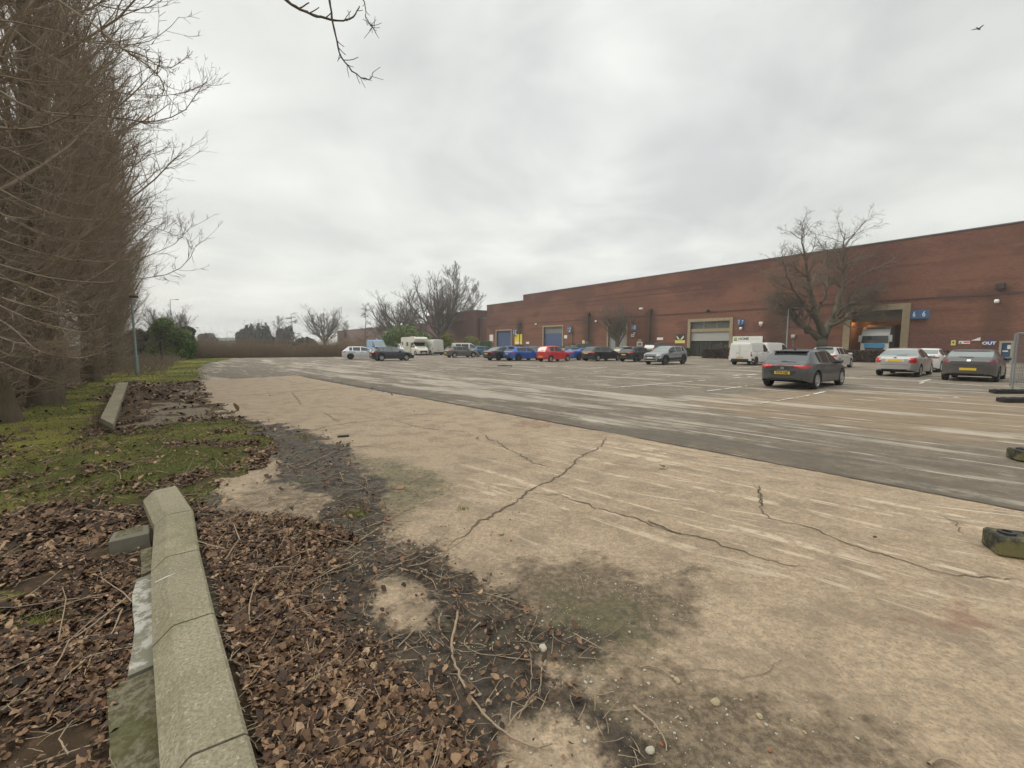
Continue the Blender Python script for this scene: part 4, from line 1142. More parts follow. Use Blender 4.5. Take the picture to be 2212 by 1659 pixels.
PLAN = [(0, .72), (.08, .83), (.25, .93), (.6, .985), (.95, 1.0), (2.2, 1.0), (3.3, .985), (3.9, .93), (4.15, .84), (4.3, .70)]
def scalex(pts, L, L0=4.3): return [(a * L / L0, b) for a, b in pts]
def hatch(L=4.3, W=1.80, H=1.47, **kw):
    sp = dict(L=L, W=W, R=.32, xr=.80, xf=L - .86,
        belt=scalex([(0, .84), (.1, .95), (.4, 1.0), (1.6, .96), (2.9, .92), (3.25, .89), (3.9, .76), (4.2, .66), (4.3, .58)], L),
        top=scalex([(0, .86), (.06, .97), (.14, 1.04), (.52, H - .06), (.75, H - .02), (1.6, H), (2.2, H - .02), (2.55, H - .09), (3.25, 1.0), (3.35, .95), (3.9, .84), (4.2, .72), (4.3, .62)], L),
        plan=scalex(PLAN, L), under=[(0, .30), (.3, .22), (L - .5, .20), (L, .24)],
        side=[(.70 * L / 4.3, 1.02 * L / 4.3), (1.08 * L / 4.3, 1.88 * L / 4.3), (1.96 * L / 4.3, 2.92 * L / 4.3)], wind=(2.50 * L / 4.3, 3.24 * L / 4.3), rear=(.13, .49 * L / 4.3),
        plz=.62, plf=.42, mirror=(2.72 * L / 4.3, .98), seams=[(1.92 * L / 4.3, .9), (1.06 * L / 4.3, .88), (2.98 * L / 4.3, .8)], handles=[(1.2 * L / 4.3, .84), (2.1 * L / 4.3, .82)],
        feat=[('rear', "bumper_insert", M_TRIM, [(-.55, .24), (.55, .24), (.62, .38), (-.62, .38)]),
              ('rear2', "tail_light", M_REDL, [(.46, .78), (.80, .80), (.80, .93), (.50, .93)]),
              ('side', "tail_light_side", M_REDL, [(.06, .80), (.28, .85), (.28, .93), (.06, .93)]),
              ('front', "grille", M_TRIM, [(-.55, .28), (.55, .28), (.6, .44), (-.6, .44)]), ('front', "upper_grille", M_TRIM, [(-.45, .55), (.45, .55), (.48, .64), (-.48, .64)]),
              ('front2', "headlight", M_HEADL, [(.48, .56), (.76, .58), (.78, .68), (.52, .67)]),
              ('box', "rear_spoiler", M_TRIM, (.36, .56, -.52, .52, H - .055, H - .03), .008)])
    sp.update(kw); return sp
def feat_replace(sp, name, new):
    sp['feat'] = [f for f in sp['feat'] if f[1] != name] + new; return sp

# --- dark grey hatchback in the foreground bay
M_GREYP = paint("grey_paint", (.055, .062, .064), .35, .33)
sp = hatch(4.37, 1.80, 1.46)
H = 1.46
sp['belt'] = [(0, .82), (.1, .93), (.45, .965), (1.6, .95), (2.9, .90), (3.3, .86), (3.95, .74), (4.25, .62), (4.37, .55)]
sp['top'] = [(0, .84), (.05, .94), (.12, .985), (.62, 1.36), (.85, 1.41), (1.6, H), (2.2, 1.45), (2.6, 1.36), (3.3, .97), (3.4, .92), (3.95, .80), (4.25, .68), (4.37, .58)]
sp['rear'] = (.20, .55); sp['side'] = [(.92, 1.20), (1.26, 2.02), (2.10, 3.02)]; sp['wind'] = (2.58, 3.28); sp['spokes'] = 5; sp['R'] = .325; sp['plz'] = .60
sp['under'] = [(0, .33), (.3, .24), (3.9, .2), (4.37, .24)]
sp['feat'] = [
    ('rear', "lower_valance", M_TRIM, [(-.62, .345), (.62, .345), (.66, .42), (-.66, .42)]),
    ('rear', "light_bar", M_REDD, [(-.58, .855), (.58, .855), (.58, .895), (-.58, .895)]),
    ('rear2', "tail_light", M_REDL, [(.40, .79), (.76, .765), (.80, .885), (.36, .890)]),
    ('side', "tail_light_side", M_REDL, [(.05, .79), (.26, .83), (.28, .89), (.05, .89)]),
    ('rear', "trim_line", M_TRIM, [(-.80, .898), (.80, .898), (.80, .912), (-.80, .912)], .012),
    ('rear', "badge", M_CHROME, [(-.06, .735), (.06, .735), (.06, .825), (-.06, .825)], .014),
    ('rear', "name_script", plain("badge_grey", (.3, .31, .31), .4), [(-.17, .685), (.17, .685), (.17, .70), (-.17, .70)], .014),
    ('rear', "plate_recess", plain("recess_dark", (.028, .03, .031), .5), [(-.36, .52), (.36, .52), (.46, .67), (-.46, .67)], .006),
    ('rear', "rear_wiper", M_TRIM, [(-.05, 1.0), (.12, 1.0), (.13, 1.03), (-.05, 1.04)], .02), ('rear', "rear_wiper", M_TRIM, [(-.38, .995), (-.03, 1.0), (-.03, 1.02), (-.38, 1.01)], .02),
    ('rear', "high_brake_light", M_REDD, [(-.15, 1.372), (.15, 1.372), (.15, 1.385), (-.15, 1.385)], .02),
    ('front', "grille", M_TRIM, [(-.45, .30), (.45, .30), (.5, .60), (-.5, .60)]), ('front2', "headlight", M_HEADL, [(.50, .58), (.78, .60), (.80, .70), (.54, .68)]),
    ('box', "rear_spoiler", M_GREYP, (.50, .78, -.56, .56, 1.375, 1.405), .012), ('box', "aerial", M_TRIM, (.95, 1.08, -.02, .02, 1.41, 1.49), .01),
    ('side', "sill_trim", M_TRIM, [(1.25, .235), (3.0, .235), (3.0, .275), (1.25, .275)])]
vehicle("parked_car", "dark grey hatchback with full width rear light bar, nearest in the bays", "car", sp, M_GREYP, 1760.5, 840.0, 52.6, plate="PY74 OEJ")

# --- silver liftback saloon
M_SILV = paint("silver_paint", (.40, .39, .37), .45, .34)
def saloon(L=4.55, W=1.78, H=1.46, **kw):
    sp = hatch(L, W, H)
    sp['belt'] = [(0, .88), (.08, .98), (.5, 1.0), (1.7, .96), (3.0, .93), (3.4, .90), (4.1, .78), (4.42, .66), (L, .56)]
    sp['top'] = [(0, .90), (.06, 1.0), (.20, 1.035), (.55, 1.06), (.66, 1.10), (1.25, H - .05), (1.6, H - .01), (2.1, H), (2.5, H - .05), (2.75, H - .13), (3.42, 1.01), (3.5, .96), (4.1, .86), (4.42, .72), (L, .60)]
    sp['rear'] = (.62, 1.18); sp['side'] = [(1.10, 1.34), (1.38, 2.12), (2.20, 3.14)]; sp['wind'] = (2.70, 3.40); sp['xr'] = .95; sp['xf'] = L - .90
    sp['mirror'] = (2.95, 1.0); sp['seams'] = [(2.16, .9), (1.36, .88), (3.2, .8)]; sp['handles'] = [(1.5, .87), (2.35, .85)]
    sp.update(kw); return sp
sp = saloon(4.57, 1.77, 1.46, plz=.84)
sp['feat'] = [('rear', "plate_recess", plain("chrome_recess", (.5, .5, .48), .4), [(-.36, .77), (.36, .77), (.36, .915), (-.36, .915)], .004), ('rear2', "tail_light", M_REDL, [(.54, .74), (.82, .70), (.82, .98), (.56, .98)]), ('side', "tail_light_side", M_REDL, [(.05, .74), (.20, .74), (.24, .96), (.05, .97)]),
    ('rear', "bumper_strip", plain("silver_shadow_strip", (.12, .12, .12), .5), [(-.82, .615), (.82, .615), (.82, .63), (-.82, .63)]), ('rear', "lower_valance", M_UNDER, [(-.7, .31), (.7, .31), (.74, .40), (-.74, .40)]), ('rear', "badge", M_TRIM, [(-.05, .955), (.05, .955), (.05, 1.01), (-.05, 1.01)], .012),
    ('rear', "rear_wiper", M_TRIM, [(-.36, 1.09), (.05, 1.08), (.05, 1.10), (-.36, 1.13)], .02), ('front', "grille", M_TRIM, [(-.45, .30), (.45, .30), (.4, .62), (-.4, .62)]), ('front2', "headlight", M_HEADL, [(.48, .62), (.78, .64), (.80, .74), (.52, .74)])]
sp['rwmat'] = M_CARGP; sp['R'] = .31; sp['under'] = [(0, .34), (.3, .24), (3.9, .2), (4.57, .24)]
vehicle("parked_car", "silver liftback saloon with big square red tail lights in front of the loading bay", "car", sp, M_SILV, 1984, 813.6, 52.6)
# --- white coupe saloon beyond it
M_WHT = paint("white_paint", (.66, .66, .64), .0, .3)
sp = saloon(4.7, 1.85, 1.42, plz=.60)
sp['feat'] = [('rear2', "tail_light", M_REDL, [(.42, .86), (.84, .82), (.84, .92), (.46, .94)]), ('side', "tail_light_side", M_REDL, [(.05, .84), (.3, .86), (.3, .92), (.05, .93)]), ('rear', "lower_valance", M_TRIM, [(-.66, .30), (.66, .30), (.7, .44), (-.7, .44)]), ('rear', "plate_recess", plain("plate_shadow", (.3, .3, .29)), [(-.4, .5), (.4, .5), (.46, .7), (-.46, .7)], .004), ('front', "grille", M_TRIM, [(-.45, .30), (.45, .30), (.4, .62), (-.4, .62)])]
sp['rwmat'] = M_CARGP
vehicle("parked_car", "white four door saloon half hidden behind the silver liftback", "car", sp, M_WHT, 2029, 803.6, 52.6)
# --- dark grey-brown three door hatch at the right
M_BRN = paint("graphite_paint", (.060, .056, .056), .35, .38, .2)
sp = hatch(4.29, 1.82, 1.43, plz=.56)
sp['top'] = [(0, .88), (.06, 1.0), (.16, 1.08), (.72, 1.37), (.95, 1.41), (1.6, 1.43), (2.2, 1.42), (2.55, 1.35), (3.3, 1.0), (3.4, .95), (3.9, .84), (4.2, .72), (4.29, .62)]
sp['belt'] = [(0, .86), (.1, .98), (.4, 1.03), (1.6, .99), (2.9, .92), (3.25, .89), (3.9, .76), (4.2, .66), (4.29, .58)]
sp['side'] = [(.95, 1.85), (1.93, 2.95)]; sp['rear'] = (.20, .66)
sp['feat'] = [('rear2', "tail_light", M_REDD, [(.56, .79), (.82, .86), (.80, .99), (.66, .97)]), ('side', "tail_light_side", M_REDD, [(.05, .82), (.28, .90), (.22, .97), (.05, .96)]), ('rear', "rear_spoiler_face", M_TRIM, [(-.58, 1.335), (.58, 1.335), (.54, 1.375), (-.54, 1.375)], .03), ('rear', "badge", M_CHROME, [(-.06, .90), (.06, .90), (.06, .98), (-.06, .98)], .014),
    ('rear', "tailgate_edge", M_UNDER, [(-.50, .735), (.50, .735), (.50, .745), (-.50, .745)], .008), ('rear', "lower_valance", M_UNDER, [(-.62, .30), (.62, .30), (.66, .38), (-.66, .38)]), ('rear', "rear_wiper", M_TRIM, [(-.12, 1.06), (.32, 1.09), (.32, 1.11), (-.12, 1.09)], .02), ('front', "grille", M_TRIM, [(-.45, .30), (.45, .30), (.4, .62), (-.4, .62)])]
sp['rwmat'] = M_CARGP; sp['seams'] = [(1.9, .9), (3.05, .8)]; sp['under'] = [(0, .32), (.3, .24), (3.9, .2), (4.29, .24)]
vehicle("parked_car", "dark graphite three door hatchback at the right beside the site fence", "car", sp, M_BRN, 2152, 824.6, 52.6, rim=M_DALLOY)
# --- silver-white hatch behind the dark grey one
M_PEARL = paint("pearl_paint", (.56, .54, .52), .15, .3)
sp = hatch(4.25, 1.78, 1.49)
sp['rwmat'] = M_CARGP
vehicle("parked_car", "pale silver hatchback mostly hidden behind the nearest dark grey car", "car", sp, M_PEARL, 1836, 793.0, 52.6, ref='rf')

# --- silver crossover facing the camera
M_GSIL = paint("grey_silver_paint", (.25, .26, .275), .45, .34)
sp = hatch(4.3, 1.80, 1.55, clad=True)
sp['R'] = .345; sp['spokes'] = 7
sp['belt'] = [(0, .92), (.1, 1.05), (.4, 1.08), (1.6, 1.03), (2.9, .99), (3.15, .97), (3.9, .92), (4.2, .84), (4.3, .74)]
sp['top'] = [(0, .94), (.05, 1.08), (.14, 1.15), (.45, 1.46), (.75, 1.52), (1.6, 1.55), (2.2, 1.53), (2.5, 1.45), (3.12, 1.10), (3.25, 1.05), (3.9, .98), (4.2, .88), (4.3, .78)]
sp['under'] = [(0, .32), (.3, .25), (3.9, .23), (4.3, .30)]; sp['plf'] = .58
sp['wsmat'] = M_CARGP
sp['feat'] = [('front', "grille", M_TRIM, [(-.46, .62), (.46, .62), (.55, .86), (-.55, .86)]), ('front2', "headlight", M_HEADL, [(.56, .72), (.80, .76), (.82, .86), (.58, .84)]), ('front', "lower_grille", M_TRIM, [(-.50, .40), (.50, .40), (.56, .50), (-.56, .50)]),
    ('front', "skid_plate", M_CHROME, [(-.62, .315), (.62, .315), (.56, .385), (-.56, .385)]), ('front2', "running_light", M_HEADL, [(.74, .50), (.78, .50), (.80, .70), (.76, .70)]), ('front', "badge", M_CHROME, [(-.05, .74), (.05, .74), (.05, .83), (-.05, .83)], ),
    ('rear2', "tail_light", M_REDL, [(.46, .88), (.80, .88), (.80, 1.0), (.50, 1.0)]), ('side', "door_blade", M_CHROME, [(1.3, .36), (2.9, .33), (2.9, .36), (1.3, .40)], .02)]
sp['mirmat'] = M_TRIM; sp['mirror'] = (2.78, 1.08)
vehicle("parked_car", "silver grey crossover with chrome lower lip, facing out of its bay", "car", sp, M_GSIL, 1436.4, 787.9, 232.6, ref='lf', rim=M_DALLOY)

# --- the long row
M_BLK = paint("black_paint", (.014, .015, .018), .2, .28, .1)
M_NAVY = paint("blue_black_paint", (.016, .020, .035), .3, .28, .1)
M_BLUEP = paint("vivid_blue_paint", (.012, .105, .42), .35, .28, .06)
M_RED = paint("red_paint", (.50, .022, .030), .0, .3, .06)
M_CREAM = paint("cream_paint", (.58, .50, .33), .0, .35)
M_GREY2 = paint("bronze_grey_paint", (.10, .095, .085), .4, .35)
M_TEAL = paint("steel_blue_paint", (.055, .14, .24), .4, .35)
M_WHT2 = paint("off_white_paint", (.60, .60, .55), .0, .4, .15)
sp = hatch(4.25, 1.79, 1.46); vehicle("parked_car", "white five door hatchback at the left end of the row", "car", sp, paint("bright_white_paint", (.62, .64, .66), .1, .3), 757.5, 776.3, 66, rim=M_DALLOY)
sp = hatch(4.25, 1.80, 1.46); sp['rwmat'] = M_CARG; vehicle("parked_car", "blue black hatchback with silver wheel covers beside the white hatchback", "car", sp, M_NAVY, 824.5, 779.6, 57, glass=M_CARGP)
sp = hatch(4.36, 1.82, 1.50, spokes=10); vehicle("parked_car", "bronze grey hatchback parked in front of the pale delivery vans", "car", sp, M_GREY2, 981.8, 772.6, 57)
sp = hatch(4.2, 1.78, 1.50); vehicle("parked_car", "steel blue hatchback half hidden left of the black saloon", "car", sp, M_TEAL, 1033, 770.6, 52.6)
sp = saloon(4.7, 1.82, 1.45, plz=.72); feat_replace(sp, "tail_light", [('rear2', "tail_light", M_REDL, [(.40, .84), (.84, .84), (.84, .98), (.40, .98)]), ('rear', "chrome_bar", M_CHROME, [(-.4, .93), (.4, .93), (.4, .95), (-.4, .95)])]); feat_replace(sp, "rear_spoiler", []); sp['rwmat'] = M_CARGP
vehicle("parked_car", "black four door saloon left of the blue hatchback", "car", sp, M_BLK, 1077, 778.6, 52.6, rim=M_DALLOY)
sp = hatch(4.32, 1.80, 1.44, spokes=6, plz=.74); feat_replace(sp, "tail_light", [('rear2', "tail_light", M_REDD, [(.36, .80), (.82, .82), (.82, .93), (.42, .92)])]); feat_replace(sp, "bumper_insert", [('rear', "bumper_insert", M_TRIM, [(-.7, .27), (.7, .27), (.74, .50), (-.74, .50)])])
vehicle("parked_car", "vivid blue hatchback with black lower bumper left of the red car", "car", sp, M_BLUEP, 1119.4, 779.4, 52.6, rim=M_DALLOY)
sp = hatch(3.58, 1.60, 1.54, plz=.50, R=.29) if False else hatch(3.58, 1.60, 1.54, plz=.50); sp['R'] = .285; sp['xr'] = .62; sp['xf'] = 3.0
sp['belt'] = [(0, .90), (.06, 1.0), (.3, 1.04), (1.4, .98), (2.3, .94), (2.75, .92), (3.2, .84), (3.5, .70), (3.58, .6)]
sp['top'] = [(0, .92), (.04, 1.04), (.08, 1.10), (.28, 1.46), (.5, 1.51), (1.3, 1.54), (1.7, 1.53), (2.1, 1.42), (2.72, 1.02), (2.82, .98), (3.2, .90), (3.5, .76), (3.58, .64)]
sp['rear'] = (.07, .27); sp['side'] = [(.55, 1.12), (1.2, 2.2)]; sp['wind'] = (2.0, 2.7); sp['mirror'] = (2.2, 1.02); sp['seams'] = [(1.16, .95), (2.35, .8)]; sp['handles'] = [(.75, .86), (1.4, .85)]
sp['hmat'] = M_RED; sp['rwmat'] = M_CARGP
sp['feat'] = [('rear2', "tail_light", M_REDL, [(.60, .78), (.76, .80), (.76, 1.02), (.62, 1.06)]), ('front', "grille", M_TRIM, [(-.4, .3), (.4, .3), (.42, .42), (-.42, .42)]), ('front2', "headlight", M_HEADL, [(.42, .66), (.66, .68), (.68, .82), (.46, .80)]), ('rear', "rear_wiper", M_TRIM, [(-.3, 1.10), (.05, 1.10), (.05, 1.13), (-.3, 1.12)], .02)]
vehicle("parked_car", "small upright bright red hatchback in the middle of the row", "car", sp, M_RED, 1189.3, 781.3, 50, rim=M_ALLOY)
# blue roadster with black soft top
sp = saloon(4.3, 1.83, 1.29, plz=.62); sp['belt'] = [(0, .84), (.1, .96), (.5, 1.0), (1.7, .93), (3.0, .86), (3.9, .72), (4.2, .62), (4.3, .54)]
sp['top'] = [(0, .86), (.08, .98), (.2, 1.02), (.6, 1.03), (.75, 1.06), (1.15, 1.23), (1.5, 1.28), (1.9, 1.285), (2.2, 1.2), (2.75, .96), (2.9, .91), (3.9, .77), (4.2, .66), (4.3, .56)]
sp['rear'] = (.72, 1.08); sp['side'] = [(1.3, 2.5)]; sp['wind'] = (2.1, 2.75); sp['mirror'] = (2.3, .98); sp['seams'] = [(1.5, .85), (2.7, .75)]; sp['handles'] = [(1.65, .8)]
feat_replace(sp, "rear_spoiler", [('box', "soft_top", M_TRIM, (1.0, 2.02, -.52, .52, 1.20, 1.30), .06)]); sp['rwmat'] = M_CARGP
vehicle("parked_car", "low blue roadster with black soft top right of the red car", "car", sp, M_BLUEP, 1250.6, 778.0, 52.6, rim=M_DALLOY)
sp = hatch(4.75, 1.82, 1.48, plz=.80); sp['side'] = [(.55, 1.25), (1.32, 2.18), (2.26, 3.2)]; sp['rear'] = (.13, .40)
sp['top'] = [(0, .88), (.05, 1.0), (.12, 1.07), (.48, 1.40), (.8, 1.46), (1.6, 1.48), (2.4, 1.47), (2.8, 1.38), (3.6, 1.0), (3.7, .95), (4.3, .84), (4.62, .72), (4.75, .62)]
feat_replace(sp, "tail_light", [('rear2', "tail_light", M_REDL, [(.42, .86), (.82, .82), (.82, .96), (.5, .98)]), ('rear', "chrome_bar", M_CHROME, [(-.5, .90), (.5, .90), (.5, .925), (-.5, .925)])])
feat_replace(sp, "rear_spoiler", [('side', "window_line", M_CHROME, [(.6, 1.025), (3.1, .965), (3.1, .98), (.6, 1.04)], .012)])
vehicle("parked_car", "black estate car with chrome window line right of the blue roadster", "car", sp, M_BLK, 1291.5, 780.2, 52.6)
sp = hatch(3.85, 1.72, 1.45); sp['rwmat'] = M_CARGP
vehicle("parked_car", "small cream hatchback behind and between the two black cars", "car", sp, M_CREAM, 1352, 771.8, 52.6)
sp = hatch(4.3, 1.80, 1.46, plz=.70); feat_replace(sp, "tail_light", [('rear2', "tail_light", M_REDL, [(.46, .80), (.83, .84), (.83, .96), (.52, .92)])])
vehicle("parked_car", "black hatchback with roof spoiler left of the silver crossover", "car", sp, M_BLK, 1373.4, 781.5, 52.6, rim=M_DALLOY)
def suv(L=4.9, W=2.0, H=1.86, **kw):
    sp = hatch(L, W, H); sp['R'] = .38
    sp['belt'] = [(0, 1.0), (.1, 1.16), (.5, 1.20), (2, 1.18), (3.3, 1.15), (3.7, 1.12), (4.4, 1.06), (4.8, .95), (L, .85)]
    sp['top'] = [(0, 1.02), (.05, 1.2), (.12, 1.3), (.38, 1.74), (.7, 1.82), (1.6, 1.86), (2.6, 1.84), (2.9, 1.76), (3.6, 1.28), (3.75, 1.2), (4.4, 1.13), (4.8, 1.0), (L, .9)]
    sp['side'] = [(.6, 1.35), (1.42, 2.35), (2.43, 3.4)]; sp['rear'] = (.13, .38); sp['wind'] = (2.9, 3.55); sp['xr'] = .98; sp['xf'] = L - .92; sp['mirror'] = (3.2, 1.26)
    sp['under'] = [(0, .4), (.3, .30), (L - .4, .3), (L, .36)]; sp['seams'] = [(2.39, 1.1), (1.38, 1.1)]; sp['handles'] = [(1.6, 1.02), (2.6, 1.02)]
    sp['feat'] = [('rear2', "tail_light", M_REDL, [(.66, 1.0), (.92, 1.0), (.92, 1.25), (.68, 1.22)]), ('rear', "bumper_insert", M_TRIM, [(-.7, .38), (.7, .38), (.8, .55), (-.8, .55)]), ('front', "grille", M_TRIM, [(-.5, .7), (.5, .7), (.55, .95), (-.55, .95)]), ('front2', "headlight", M_HEADL, [(.55, .82), (.86, .85), (.86, .97), (.6, .96)]), ('box', "rear_spoiler", M_TRIM, (.25, .5, -.6, .6, H - .10, H - .06), .01)]
    sp.update(kw); return sp
gx, gy = G(1424, 777.0)
vehicle("parked_car", "tall black sport utility car behind the silver crossover", "car", suv(), M_BLK, 1424, 774.5, 52.6, glass=M_CARGP)
vehicle("parked_car", "dark sport utility car against the wall behind the red car and roadster", "car", suv(4.6, 1.9, 1.85), M_BLK, 1252, 769.5, 75)
sp = hatch(4.3, 1.78, 1.47); vehicle("parked_car", "black hatchback glimpsed between the red car and the roadster", "car", sp, M_BLK, 1228, 774.0, 52.6, glass=M_CARGP)
sp = hatch(4.5, 1.80, 1.49); sp['side'] = [(.55, 1.25), (1.32, 2.1), (2.2, 3.1)]; vehicle("parked_car", "grey estate car seen over the bonnet of the vivid blue hatchback", "car", sp, M_GREY2, 1150, 773.0, 60, glass=M_CARGP)
sp = hatch(4.2, 1.78, 1.50); vehicle("parked_car", "bright blue car almost hidden behind the black saloon roof", "car", sp, M_BLUEP, 1098, 768.8, 52.6)
sp = suv(4.8, 1.9, 1.72); vehicle("parked_car", "white sport utility car left of the motorhome", "car", sp, M_WHT, 852, 765.8, 143)

# --- vans
def van(L=4.4, W=1.85, H=1.82, **kw):
    sp = dict(L=L, W=W, R=.33, xr=.85, xf=L - .92, ks=2, tumble=.86, wtop=.80,
        belt=[(0, .98), (.05, 1.05), (L - 1.6, 1.02), (L - 1.1, 1.0), (L - .5, .90), (L - .1, .74), (L, .64)],
        top=[(0, H - .06), (.05, H - .02), (.3, H), (L - 2.2, H), (L - 1.85, H - .06), (L - 1.10, 1.14), (L - 1.0, 1.07), (L - .5, .99), (L - .1, .82), (L, .7)],
        plan=[(0, .955), (.06, .985), (.4, 1.0), (L - 1.4, 1.0), (L - .6, .95), (L - .15, .82), (L, .70)], under=[(0, .36), (.3, .25), (L - .4, .22), (L, .27)],
        side=[(L - 2.25, L - 1.25)], wind=(L - 1.9, L - 1.12), rear=None, plz=.62, plf=.42, mirror=(L - 1.55, 1.08), seams=[(L - 2.3, 1.0), (.9, 1.0)], handles=[(L - 2.15, .96), (L - 2.5, .96)],
        feat=[('rear2', "tail_light", M_REDL, [(.83, .72), (.905, .72), (.895, 1.08), (.825, 1.08)]), ('rear', "rear_bumper", M_TRIM, [(-.88, .30), (.88, .30), (.90, .52), (-.90, .52)], .03),
              ('rear', "door_gap", M_UNDER, [(-.006, .55), (.006, .55), (.006, H - .2), (-.006, H - .2)], .008), ('side', "bumper_corner", M_TRIM, [(.02, .34), (.42, .34), (.36, .56), (.02, .56)]), ('rear', "door_handle_strip", M_TRIM, [(.05, .96), (.28, .96), (.28, .985), (.05, .985)]), ('side', "slide_rail", M_TRIM, [(.5, 1.04), (1.5, 1.04), (1.5, 1.06), (.5, 1.06)]),
              ('front', "grille", M_TRIM, [(-.5, .35), (.5, .35), (.5, .62), (-.5, .62)]), ('front2', "headlight", M_HEADL, [(.5, .62), (.78, .64), (.8, .80), (.55, .78)])], bulge=.02)
    sp.update(kw); return sp
M_PANEL = plain("van_panel_press", (.60, .60, .57), .35, var=.04)
sp = van()
sp['feat'] += [('rear', "window_pressing", M_PANEL, [(-.76, 1.12), (-.05, 1.12), (-.06, 1.62), (-.68, 1.60)], .010), ('rear', "window_pressing", M_PANEL, [(.05, 1.12), (.76, 1.12), (.68, 1.60), (.06, 1.62)], .010), ('side', "window_pressing", M_PANEL, [(.35, 1.14), (1.75, 1.12), (1.75, 1.52), (.45, 1.55)], .008)]
vehicle("delivery_van", "clean white panel van with plain rear doors in front of the HOME sign", "van", sp, M_WHT, 1631, 788.9, 52.6, rim=M_DALLOY)
vehicle("delivery_van", "white van roof showing behind the nearest dark grey hatchback", "van", van(4.6, 1.85, 1.84), M_WHT, 1668, 783.5, 60, rim=M_DALLOY)
def bigvan(L, W, H, **kw):
    sp = van(L, W, H)
    sp['belt'] = [(0, 1.15), (.05, 1.2), (L - 1.8, 1.2), (L - 1.2, 1.2), (L - .6, 1.12), (L - .1, .86), (L, .7)]
    sp['top'] = [(0, H - .06), (.05, H - .02), (.3, H), (L - 2.5, H), (L - 2.1, H - .12), (L - 1.15, 1.50), (L - 1.0, 1.36), (L - .5, 1.2), (L - .1, .95), (L, .78)]
    sp['side'] = [(L - 2.4, L - 1.25)]; sp['wind'] = (L - 2.0, L - 1.10); sp['mirror'] = (L - 1.5, 1.5)
    sp['feat'] = [('rear2', "tail_light", M_REDL, [(W * .46, .85), (W * .49, .85), (W * .49, 1.35), (W * .46, 1.35)]), ('rear', "door_gap", M_UNDER, [(-.008, .5), (.008, .5), (.008, H - .25), (-.008, H - .25)], .008), ('rear', "rear_bumper", M_TRIM, [(-.9, .35), (.9, .35), (.9, .52), (-.9, .52)], .04), ('front', "grille", M_TRIM, [(-.6, .4), (.6, .4), (.6, .75), (-.6, .75)]), ('front2', "headlight", M_HEADL, [(.6, .8), (.85, .85), (.85, 1.05), (.65, 1.0)])]
    sp.update(kw); return sp
vehicle("delivery_van", "tall white van parked with its rear doors towards the camera beside the motorhome", "van", bigvan(5.4, 2.05, 2.5, plz=.80), M_WHT2, 930.5, 767.2, -37.4, ref='lr')
sp = bigvan(5.2, 2.0, 2.45); sp['wsmat'] = M_CARGP
vehicle("delivery_van", "blue high roof van behind the two hatchbacks at the left", "van", sp, paint("mid_blue_paint", (.10, .22, .40), .1, .4), 812, 768.0, 143, ref='rf')
sp = van(5.0, 1.95, 1.95); sp['side'] = [(.5, 1.3), (1.4, 2.5), (L_ := 2.75, 3.75)]
vehicle("delivery_van", "white crew van with dark side windows behind the bronze grey hatchback", "van", sp, M_WHT2, 990, 766.8, 75)
# --- motorhome
sp = bigvan(6.2, 2.1, 2.1)
L = 6.2
sp['top'] = [(0, 2.08), (.3, 2.1), (L - 2.4, 2.1), (L - 2.0, 2.05), (L - 1.15, 1.50), (L - 1.0, 1.34), (L - .5, 1.18), (L - .1, .95), (L, .78)]
M_CREAMW = paint("motorhome_cream", (.62, .60, .50), .0, .4, .1)
mh = vehicle("motorhome", "cream white motorhome with overcab bed and brown side stripe", "motorhome", sp, M_CREAMW, 898, 767.6, 143, ref='rf')
mb = MB(); w2 = 1.12
prof = [(0, .55), (0, 2.75), (.25, 2.9), (4.4, 2.92), (5.0, 2.86), (5.28, 2.62), (5.26, 2.2), (4.75, 2.02), (3.85, 1.98), (3.75, 1.5), (3.7, .55)]
mb.poly([(x, -w2, z) for x, z in prof], 2 * w2, (0, 1, 0)); mb.build("living_box", M_CREAMW, mh)
for sg in (-1, 1):
    y0, y1 = sorted((sg * w2, sg * (w2 + .02)))
    mb = MB(); mb.box(2.1, 2.95, y0, y1, 1.45, 2.1, .01); mb.build("side_window", M_CARG, mh)
    mb = MB(); mb.box(.45, .85, y0, y1, 1.6, 2.15, .01); mb.build("side_window", M_CARG, mh)
    mb = MB(); mb.box(3.1, 3.6, y0, y1, .62, 2.0, .01); mb.build("cabin_door", plain("door_cream", (.5, .49, .42), .5), mh)
    mb = MB(); mb.box(.1, 3.0, y0, y1, 1.12, 1.17); mb.build("side_stripe", plain("stripe_brown", (.22, .15, .09), .5), mh)
mb = MB(); mb.box(2.0, 2.6, -.3, .3, 2.93, 3.02, .02); mb.build("roof_vent", M_CREAMW, mh)
mb = MB(); mb.box(5.27, 5.30, -.7, .7, 2.3, 2.45, .01); mb.build("marker_strip", plain("stripe_tan", (.45, .38, .25), .5), mh)
